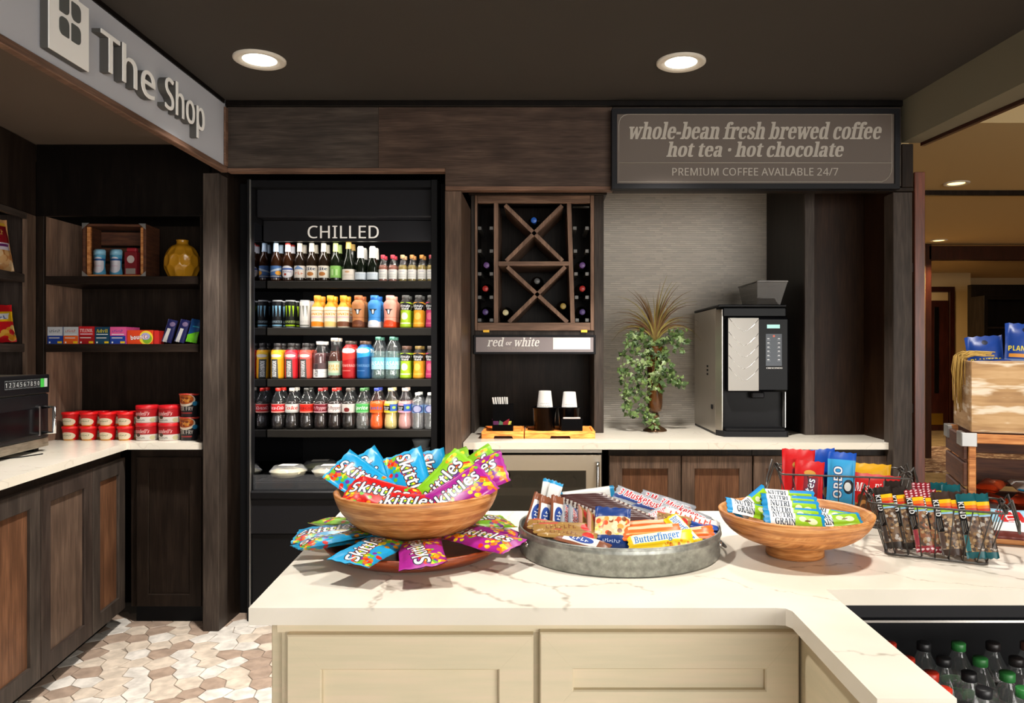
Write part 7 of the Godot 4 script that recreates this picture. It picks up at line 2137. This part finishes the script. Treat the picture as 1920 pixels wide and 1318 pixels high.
func zinc_tray() -> void:
	var c := Vector3(0.176, TOP + 0.0006, -1.70)
	var o := thing("zinc_tray", "round galvanised steel tray heaped with candy bars on the island", "tray", c)
	part(o, "pan", lathe([Vector2(0.0001, 0), Vector2(0.222, 0), Vector2(0.225, 0.003), Vector2(0.2255, 0.044), Vector2(0.2285, 0.047), Vector2(0.2255, 0.05), Vector2(0.227, 0.055), Vector2(0.2265, 0.059), Vector2(0.224, 0.0595), Vector2(0.2225, 0.056), Vector2(0.2215, 0.006), Vector2(0.0001, 0.0045)], 72), "zinc")
	for s in [-1.0, 1.0]:
		var a0 := deg_to_rad(90.0 * s - 8.0)
		var pts := []
		for i in 13:
			var q := i / 12.0
			var a := a0 + deg_to_rad(lerpf(-26, 26, q)) + deg_to_rad(8)
			pts.append(Vector3(sin(a) * (0.231 + 0.008 * sin(q * PI)), 0.036 - 0.026 * sin(q * PI), cos(a) * (0.231 + 0.008 * sin(q * PI))))
		part(o, "wire_handle", tube(pts, 0.0026, 6), "wire")
		for q in [0, 12]:
			var ear: Vector3 = pts[q]
			part(o, "handle_ear", lathe([Vector2(0.0001, -0.003), Vector2(0.006, -0.002), Vector2(0.006, 0.002), Vector2(0.0001, 0.003)], 10), "chrome", Transform3D(Basis(Quaternion(Vector3.UP, Vector3(ear.x, 0, ear.z).normalized())), ear))
	var bar := pouch(0.125, 0.034, 0.014, 31, true, 0.09, 7.0, 0.0016, 7, 15)
	var bar_s := pouch(0.1, 0.034, 0.016, 32, true, 0.1, 7.0, 0.0016, 7, 13)
	var slab := pouch(0.135, 0.038, 0.014, 33, true, 0.08, 7.0, 0.0014, 7, 15)
	# a flat layer at the bottom carries the heap
	for i in 14:
		var a := i * 2.4
		var rr := 0.045 + 0.1 * sqrt(i / 14.0)
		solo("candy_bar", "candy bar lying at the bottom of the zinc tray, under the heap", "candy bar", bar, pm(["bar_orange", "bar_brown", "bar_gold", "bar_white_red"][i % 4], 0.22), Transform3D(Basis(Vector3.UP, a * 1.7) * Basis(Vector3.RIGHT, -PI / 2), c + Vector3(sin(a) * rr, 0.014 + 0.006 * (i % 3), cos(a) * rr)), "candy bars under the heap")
	hold = [c, 0.2265, 0.0595, false, 0.0]
	for i in 13:
		var q := i / 12.0
		bag_at("candy_bar", "dark brown candy bar standing on edge in the packed row, %s from the back" % ORD[i], "candy bar", "packed row of brown candy bars", bar, "bar_brown", at(lerpf(1088, 1178, q), lerpf(936, 978, q), lerpf(1.83, 1.64, q)), -50, -8, 4.0 - 8.0 * q, 0.24)
	var list := [
		[1102, 930, 1.86, -22, -4, 8, "slab", "bar_white", "white candy bar, plain side up, at the back of the zinc tray"],
		[1020, 938, 1.83, -14, 20, 74, "bar_s", "bar_white", "blue-tipped candy bar upright at the back left of the tray"],
		[1034, 941, 1.81, -14, 20, 68, "bar_s", "bar_white", "second blue-tipped candy bar upright at the back left of the tray"],
		[994, 966, 1.72, -25, 30, 58, "bar_s", "bar_milk", "candy bar with white label leaning on the tray's left rim"],
		[1019, 970, 1.71, -22, 34, 68, "bar_s", "bar_milk", "candy bar with white label, second from the tray's left rim"],
		[1043, 970, 1.70, -22, 38, 70, "bar_s", "bar_milk", "candy bar with white label, third from the tray's left rim"],
		[1060, 986, 1.69, -35, 52, 50, "bar", "bar_silver", "silver candy bar on edge left of the brown row"],
		[1075, 992, 1.66, -35, 55, 48, "bar", "bar_silver", "second silver candy bar on edge left of the brown row"],
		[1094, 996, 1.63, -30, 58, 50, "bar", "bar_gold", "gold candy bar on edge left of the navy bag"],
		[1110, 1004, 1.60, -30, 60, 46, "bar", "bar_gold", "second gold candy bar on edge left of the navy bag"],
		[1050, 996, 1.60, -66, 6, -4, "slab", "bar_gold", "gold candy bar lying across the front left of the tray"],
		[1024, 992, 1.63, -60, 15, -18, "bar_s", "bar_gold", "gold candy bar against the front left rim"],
		[1090, 1016, 1.56, -66, -5, -22, "bar", "bar_milk", "brown candy bar at the front rim under the navy bag"],
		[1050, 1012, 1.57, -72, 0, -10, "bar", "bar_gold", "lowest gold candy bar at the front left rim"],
		[1215, 988, 1.615, -48, -4, 4, "slab", "bar_orange", "orange candy bar behind the yellow one"],
		[1226, 997, 1.585, -48, -4, 5, "slab", "bar_orange", "second orange candy bar directly behind the yellow one"],
		[1284, 1002, 1.62, -54, -12, 12, "bar", "bar_orange", "orange candy bar at the right of the tray"],
		[1238, 1012, 1.56, -46, -8, 9, "slab", "bar_butter", "yellow candy bar with blue lettering at the front of the tray"],
		[1286, 1000, 1.58, -44, -20, -46, "bar_s", "bar_butter", "yellow candy bar end poking up at the front right of the tray"],
		[1262, 1022, 1.565, -64, -10, 8, "bar", "bar_butter", "lower yellow candy bar at the front right rim"],
		[1203, 940, 1.79, -36, -6, -22, "slab", "bar_silver", "silver candy bar with red lettering at the back of the tray, front one"],
		[1253, 946, 1.83, -34, -10, -17, "slab", "bar_silver", "silver candy bar with red lettering, farthest right at the back"],
		[1240, 955, 1.77, -40, -8, -18, "slab", "bar_silver", "silver candy bar with red lettering between two others"],
		[1285, 962, 1.76, -44, -14, -24, "slab", "bar_silver", "silver candy bar with red lettering at the right back rim"],
		[1222, 972, 1.69, -45, 10, 24, "bar_s", "bar_silver", "crinkled silver candy bar in the middle of the tray"],
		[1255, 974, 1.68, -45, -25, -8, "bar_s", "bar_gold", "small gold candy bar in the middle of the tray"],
		[1298, 977, 1.67, -46, -12, -17, "bar", "bar_white_red", "white candy bar with red strokes at the right of the tray"],
		[1312, 992, 1.66, -60, -24, 14, "bar_s", "bar_white_red", "white candy bar end at the tray's right rim"]]
	var ms := {"bar": bar, "bar_s": bar_s, "slab": slab}
	for b in list:
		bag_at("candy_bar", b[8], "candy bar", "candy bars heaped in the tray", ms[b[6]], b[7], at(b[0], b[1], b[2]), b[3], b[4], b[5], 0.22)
	bag_at("nut_bag", "navy snack bag with nuts pictured at the front of the zinc tray", "snack bag", "", pouch(0.078, 0.098, 0.02, 36, false, 0.1, 2.2, 0.002), "nut_bag", at(1148, 990, 1.6), -42, 0, -6, 0.22)
	hold = []

func cereal_bowl() -> void:
	var c := Vector3(0.56, TOP + 0.0006, -1.65)
	solo("wooden_bowl", "honey-brown turned wooden bowl of blue cereal bars beside the wire basket", "bowl", turned_bowl(0.165, 0.099, 0.062, 0.3), "bowl", Transform3D(Basis(Vector3.UP, 2.0), c))
	var m := pouch(0.125, 0.04, 0.018, 41, true, 0.07, 3.2, 0.0012, 7, 15)
	var list := [[1476, 934, 1.72, -24, 0, -3, "cereal bar, rearmost of the stack in the right bowl"], [1480, 944, 1.69, -28, 0, -4, "cereal bar, second from the back in the right bowl"], [1483, 953, 1.66, -32, 0, -4, "cereal bar, third from the back in the right bowl"], [1486, 966, 1.62, -40, -2, -5, "cereal bar, second from the front in the right bowl"], [1490, 976, 1.585, -46, -2, -5, "cereal bar at the front of the right bowl"], [1410, 944, 1.69, -34, 25, 24, "cereal bar standing at the left rim of the right bowl"], [1404, 960, 1.65, -46, 22, -20, "cereal bar lying at the left side of the right bowl"], [1556, 968, 1.66, -50, -20, -8, "cereal bar lying at the right side of the right bowl"], [1568, 980, 1.62, -60, -10, 10, "cereal bar at the front right of the right bowl"], [1480, 985, 1.65, -85, 0, 0, "cereal bar flat at the bottom of the right bowl"]]
	hold = [c, 0.165, 0.099, true, 0.3]
	for b in list:
		bag_at("cereal_bar", "blue and white " + b[6], "cereal bar", "cereal bars in the right bowl", m, "cereal_bar", at(b[0], b[1], b[2]), b[3], b[4], b[5], 0.22)
	hold = []

func wire_basket(label: String, pos: Vector3, turn: float, bw: float, bd: float, tw: float, td: float, h: float, nw: int, nd: int) -> Node3D:
	var o := thing("wire_basket", label, "basket", pos, turn, "wire baskets on the island")
	var ring := func(w: float, d: float, y: float) -> Array:
		var pts := []
		for q in [[1, 1], [-1, 1], [-1, -1], [1, -1]]:
			var cc := Vector2(q[0] * (w / 2 - 0.015), q[1] * (d / 2 - 0.015))
			var a0: float = {Vector2i(1, 1): 0.0, Vector2i(-1, 1): 90.0, Vector2i(-1, -1): 180.0, Vector2i(1, -1): 270.0}[Vector2i(q[0], q[1])]
			for i in 4:
				var a := deg_to_rad(a0 + i * 30.0)
				pts.append(Vector3(cc.x + cos(a) * 0.015, y, cc.y + sin(a) * 0.015))
		return pts
	part(o, "top_rim", tube(ring.call(tw, td, h), 0.0026, 6, true), "wire")
	part(o, "base_rim", tube(ring.call(bw, bd, 0.003), 0.0026, 6, true), "wire")
	for i in nw:
		var a := (i + 0.5) / nw - 0.5
		part(o, "wire", tube([Vector3(a * (tw - 0.02), h, td / 2), Vector3(a * (bw - 0.015), 0.003, bd / 2), Vector3(a * (bw - 0.015), 0.003, -bd / 2), Vector3(a * (tw - 0.02), h, -td / 2)], 0.0013, 5), "wire")
	for i in nd:
		var a := (i + 0.5) / nd - 0.5
		for s in [-1.0, 1.0]:
			part(o, "wire", tube([Vector3(s * tw / 2, h, a * (td - 0.02)), Vector3(s * bw / 2, 0.003, a * (bd - 0.015))], 0.0013, 5), "wire")
	part(o, "wire", tube([Vector3(-bw / 2, 0.003, 0), Vector3(bw / 2, 0.003, 0)], 0.0013, 5), "wire")
	for s in [-1.0, 1.0]:
		part(o, "handle", tube([Vector3(s * tw / 2, h, -0.04), Vector3(s * (tw / 2 + 0.012), h + 0.02, -0.036), Vector3(s * (tw / 2 + 0.026), h - 0.03, -0.03), Vector3(s * (tw / 2 + 0.03), h - 0.055, 0.0), Vector3(s * (tw / 2 + 0.026), h - 0.03, 0.03), Vector3(s * (tw / 2 + 0.012), h + 0.02, 0.036), Vector3(s * tw / 2, h, 0.04)], 0.003, 6), "wire")
		for z in [-0.04, 0.04]:
			part(o, "handle_coil", tube([Vector3(s * tw / 2 - 0.006, h + 0.004, z - 0.006), Vector3(s * tw / 2, h + 0.009, z), Vector3(s * tw / 2 + 0.006, h + 0.004, z + 0.006), Vector3(s * tw / 2, h - 0.006, z + 0.004)], 0.003, 6, true), "wire")
	return o

func baskets() -> void:
	var p2 := Vector3(0.874, TOP + 0.0006, -1.661)
	var t2 := deg_to_rad(-26.3)
	wire_basket("black wire basket of upright nut bars at the front right of the island", p2, t2, 0.195, 0.125, 0.262, 0.18, 0.117, 7, 4)
	var kb := pouch(0.038, 0.135, 0.016, 51, false, 0.08, 2.8, 0.0016, 7, 15)
	var b2 := Basis(Vector3.UP, t2)
	var kinds := [[-0.082, 0.03, "black", "first"], [-0.05, 0.022, "black", "second"], [-0.018, 0.036, "red", "third"], [0.008, 0.03, "red", "fourth"], [0.034, 0.04, "brown", "fifth"], [0.058, 0.032, "brown", "sixth"], [0.082, 0.042, "teal", "seventh"], [0.106, 0.034, "teal", "eighth"], [-0.07, -0.01, "black", "ninth"], [-0.01, -0.012, "red", "tenth"], [0.05, -0.012, "teal", "eleventh"], [0.025, -0.03, "teal", "twelfth"]]
	var i := 0
	for k in kinds:
		var lean := deg_to_rad(-13.0 if i < 8 else -6.0)
		var b := b2 * Basis(Vector3.RIGHT, lean + deg_to_rad(2.0) * (i % 2)) * Basis(Vector3.BACK, deg_to_rad(12.0 - i * 0.5 if i < 8 else 4.0))
		var wh := "front" if i < 8 else "rear"
		solo("nut_bar", "nut bar in a %s-ended wrapper, %s row of its basket, %s from left" % [k[2], wh, ORD[i if i < 8 else i - 8]], "snack bar", kb, pm("kind_" + k[2], 0.2), Transform3D(b, p2 + b2 * Vector3(k[0] * 0.98 - 0.012, 0.0, k[1]) + Vector3(0, 0.077 + (0.0 if i < 8 else 0.008), 0)), "nut bars in the front basket")
		i += 1
	var p1 := Vector3(0.79, TOP + 0.0006, -1.973)
	var t1 := deg_to_rad(-13.0)
	wire_basket("black wire basket of cookie and fruit packs at the back of the island", p1, t1, 0.25, 0.13, 0.315, 0.18, 0.133, 8, 3)
	var f := "packs in the back wire basket"
	bag_at("fruit_bag", "tall red snack pouch at the left of the back wire basket", "snack bag", f, pouch(0.085, 0.15, 0.02, 61, false, 0.09), "fruit_red", at(1496, 896, 1.975), -10, -8, -3)
	bag_at("fruit_bag", "shorter red snack pouch in front at the left of the back wire basket", "snack bag", f, pouch(0.075, 0.12, 0.02, 62, false, 0.09), "fruit_red", at(1516, 907, 1.945), -12, -8, -6)
	bag_at("cookie_pack", "dark blue cookie pack behind the light blue one", "snack bag", f, pouch(0.085, 0.15, 0.022, 63, false, 0.09), "cookie_dark", at(1541, 896, 1.98), -8, -10, 6)
	bag_at("cookie_pack", "light blue cookie pack upright in the back wire basket", "snack bag", f, pouch(0.07, 0.14, 0.03, 64, false, 0.1), "cookie_blue", at(1577, 899, 1.93), -8, -14, -3)
	bag_at("crisp_bag", "orange and yellow snack bag behind the red cookie bag", "snack bag", f, pouch(0.1, 0.1, 0.02, 65, false, 0.1), "crisp_orange", at(1633, 905, 1.985), -8, -12, -2)
	bag_at("cookie_bag", "red cookie bag with white script in the back wire basket", "snack bag", f, pouch(0.118, 0.105, 0.024, 66, false, 0.08), "cookie_red", at(1640, 928, 1.915), -10, -14, -4)

func crates() -> void:
	var turn := deg_to_rad(-20.0)
	var b := Basis(Vector3.UP, turn)
	var fl := Vector3(1.0, TOP + 0.0006, -1.76)
	var cw := 0.42
	var cdp := 0.25
	var ch := 0.255
	var o := thing("wooden_crate", "wooden crate with open front and metal corners full of energy bars on the island", "crate", fl + b * Vector3(cw / 2, 0, -cdp / 2), turn)
	for sx in [-1, 1]:
		for sz in [-1, 1]:
			part(o, "corner_post", bxo(sx * (cw / 2 - 0.014) - 0.008, sx * (cw / 2 - 0.014) + 0.008, 0.001, ch, sz * (cdp / 2 - 0.01) - 0.01, sz * (cdp / 2 - 0.01) + 0.01, 0.002), "crate")
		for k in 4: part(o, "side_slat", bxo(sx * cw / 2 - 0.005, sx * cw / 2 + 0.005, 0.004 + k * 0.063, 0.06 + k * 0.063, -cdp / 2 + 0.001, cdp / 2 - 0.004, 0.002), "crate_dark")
		for sz in [-1, 1]:
			part(o, "metal_corner", bxo(sx * (cw / 2 - 0.008) - 0.016, sx * (cw / 2 - 0.008) + 0.016, ch - 0.03, ch + 0.002, sz * cdp / 2 - 0.003, sz * cdp / 2 + 0.002, 0.001), "brushed")
			part(o, "metal_corner", bxo(sx * cw / 2 - 0.0055 + sx * 0.004, sx * cw / 2 + 0.0055 + sx * 0.004, ch - 0.03, ch + 0.002, sz * (cdp / 2 - 0.03) - 0.03, sz * (cdp / 2 - 0.03) + 0.03, 0.001), "brushed")
	part(o, "base_board", bxo(-cw / 2 + 0.006, cw / 2 - 0.006, 0.001, 0.012, -cdp / 2 + 0.003, cdp / 2 - 0.003), "crate")
	part(o, "front_board", bxo(-cw / 2 + 0.022, cw / 2 - 0.022, 0.001, 0.03, cdp / 2 - 0.01, cdp / 2, 0.002), "crate")
	part(o, "top_rail", bxo(-cw / 2 + 0.022, cw / 2 - 0.022, ch - 0.022, ch, cdp / 2 - 0.01, cdp / 2, 0.002), "crate")
	for k in 3: part(o, "back_slat", bxo(-cw / 2 + 0.006, cw / 2 - 0.006, 0.014 + k * 0.084, 0.085 + k * 0.084, -cdp / 2, -cdp / 2 + 0.008, 0.002), "crate_dark")  # darker tint carries the inner shade of the open crate
	# energy bars in it
	var em := pouch(0.15, 0.055, 0.02, 71, true, 0.08, 3.0, 0.002, 7, 13)
	var c0 := o.position
	for k in 16:
		var lv := k / 4
		solo("energy_bar", "%s energy bar piled in the open crate, %s layer, %s from the left" % ["orange" if k % 3 != 1 else "pale blue", ["bottom", "second", "third", "top"][lv], ORD[k % 4]], "snack bar", em, pm("clif_orange", 0.24) if k % 3 != 1 else pm("bar_white", 0.24), Transform3D(b * Basis(Vector3.UP, deg_to_rad(70 + 17 * (k % 3))) * Basis(Vector3.RIGHT, -PI / 2 + 0.1), c0 + b * Vector3(-0.135 + (k % 4) * 0.075, 0.026 + lv * 0.03, -0.005 * (k % 2))), "energy bars in the crate")
	bag_at("energy_bar", "pale blue energy bar with red patch standing at the crate's front", "snack bar", "", pouch(0.07, 0.13, 0.022, 72, false, 0.07), "clif", fl + b * Vector3(0.215, 0.085, 0.018), -14, -24, -14)
	bag_at("energy_bar", "pale energy bar lying low behind the front wire basket", "snack bar", "", pouch(0.09, 0.07, 0.02, 73, true, 0.08), "clif", fl + b * Vector3(0.085, 0.05, 0.012), -12, -20, 0)
	# whitewashed box on top
	var bh := 0.168
	var bw := 0.4
	var bd := 0.23
	var yo := ch + 0.0035
	var u := thing("whitewashed_box", "wooden box streaked with white paint on top of the bar crate", "crate", fl + b * Vector3(0.012 + bw / 2, yo, -0.006 - bd / 2), turn)
	part(u, "front_board", bxo(-bw / 2, bw / 2, 0, bh, bd / 2 - 0.011, bd / 2, 0.002), "whitewash")
	part(u, "back_board", bxo(-bw / 2, bw / 2, 0, bh, -bd / 2, -bd / 2 + 0.011, 0.002), "whitewash")
	for sx in [-1, 1]: part(u, "side_board", bxo(sx * (bw / 2 - 0.0055) - 0.0055, sx * (bw / 2 - 0.0055) + 0.0055, 0, bh, -bd / 2 + 0.0115, bd / 2 - 0.0115, 0.002), "whitewash")
	part(u, "base_board", bxo(-bw / 2 + 0.0115, bw / 2 - 0.0115, 0, 0.01, -bd / 2 + 0.0115, bd / 2 - 0.0115), "crate")
	var nm := pouch(0.085, 0.13, 0.03, 74, false, 0.08)
	var up := u.position
	var k := 0
	for q in [[-0.138, 0.165, -0.05, 4, "leftmost, half behind straw"], [-0.06, 0.195, -0.03, -4, "second from left, yellow letters in view"], [0.02, 0.2, -0.03, 5, "third from left"], [0.1, 0.15, -0.04, -5, "fourth from left, outside the picture"], [-0.12, 0.095, 0.03, 3, "low at the front left corner"], [-0.02, 0.095, 0.034, -8, "low at the front middle"], [0.09, 0.095, 0.03, 8, "low at the front right"]]:
		var low: bool = k > 3
		solo("nut_pouch", "blue nut pouch in the whitewashed box, %s" % q[4], "snack bag", nm, pm("nuts_blue", 0.22), Transform3D(b * Basis(Vector3.RIGHT, deg_to_rad(-62.0 if low else -8.0)) * Basis(Vector3.BACK, deg_to_rad(q[3])), up + b * Vector3(q[0], q[1] + (0.045 if low else 0.0), q[2])), "blue nut pouches in the box")
		k += 1
	# straw hanging over the corner
	var g := RandomNumberGenerator.new()
	g.seed = 5
	var s := st0(false)
	for i in 40:
		var z0 := g.randf_range(-0.06, 0.06)
		var inn := g.randf_range(0.01, 0.07)
		var drop := g.randf_range(0.03, 0.13)
		var o2 := g.randf_range(0.003, 0.016)
		var h0 := bh + g.randf_range(0.004, 0.016)
		add_tube(s, [Vector3(-bw / 2 + inn, h0 + 0.006, z0 + g.randf_range(-0.02, 0.02)), Vector3(-bw / 2 + inn * 0.4, h0 + 0.008, z0), Vector3(-bw / 2 - o2 * 0.7, h0, z0), Vector3(-bw / 2 - o2, bh - drop * 0.5, z0 + g.randf_range(-0.006, 0.006)), Vector3(-bw / 2 - o2 * 0.8, bh - drop, z0 + g.randf_range(-0.01, 0.01))], 0.0013, 4)
	var st := solo("straw_garland", "bunch of golden straw hanging over the left edge of the whitewashed box", "straw", done(s), pl(hx("b8944a"), 0.8), Transform3D(b, up))
	st.set_meta("kind", "stuff")
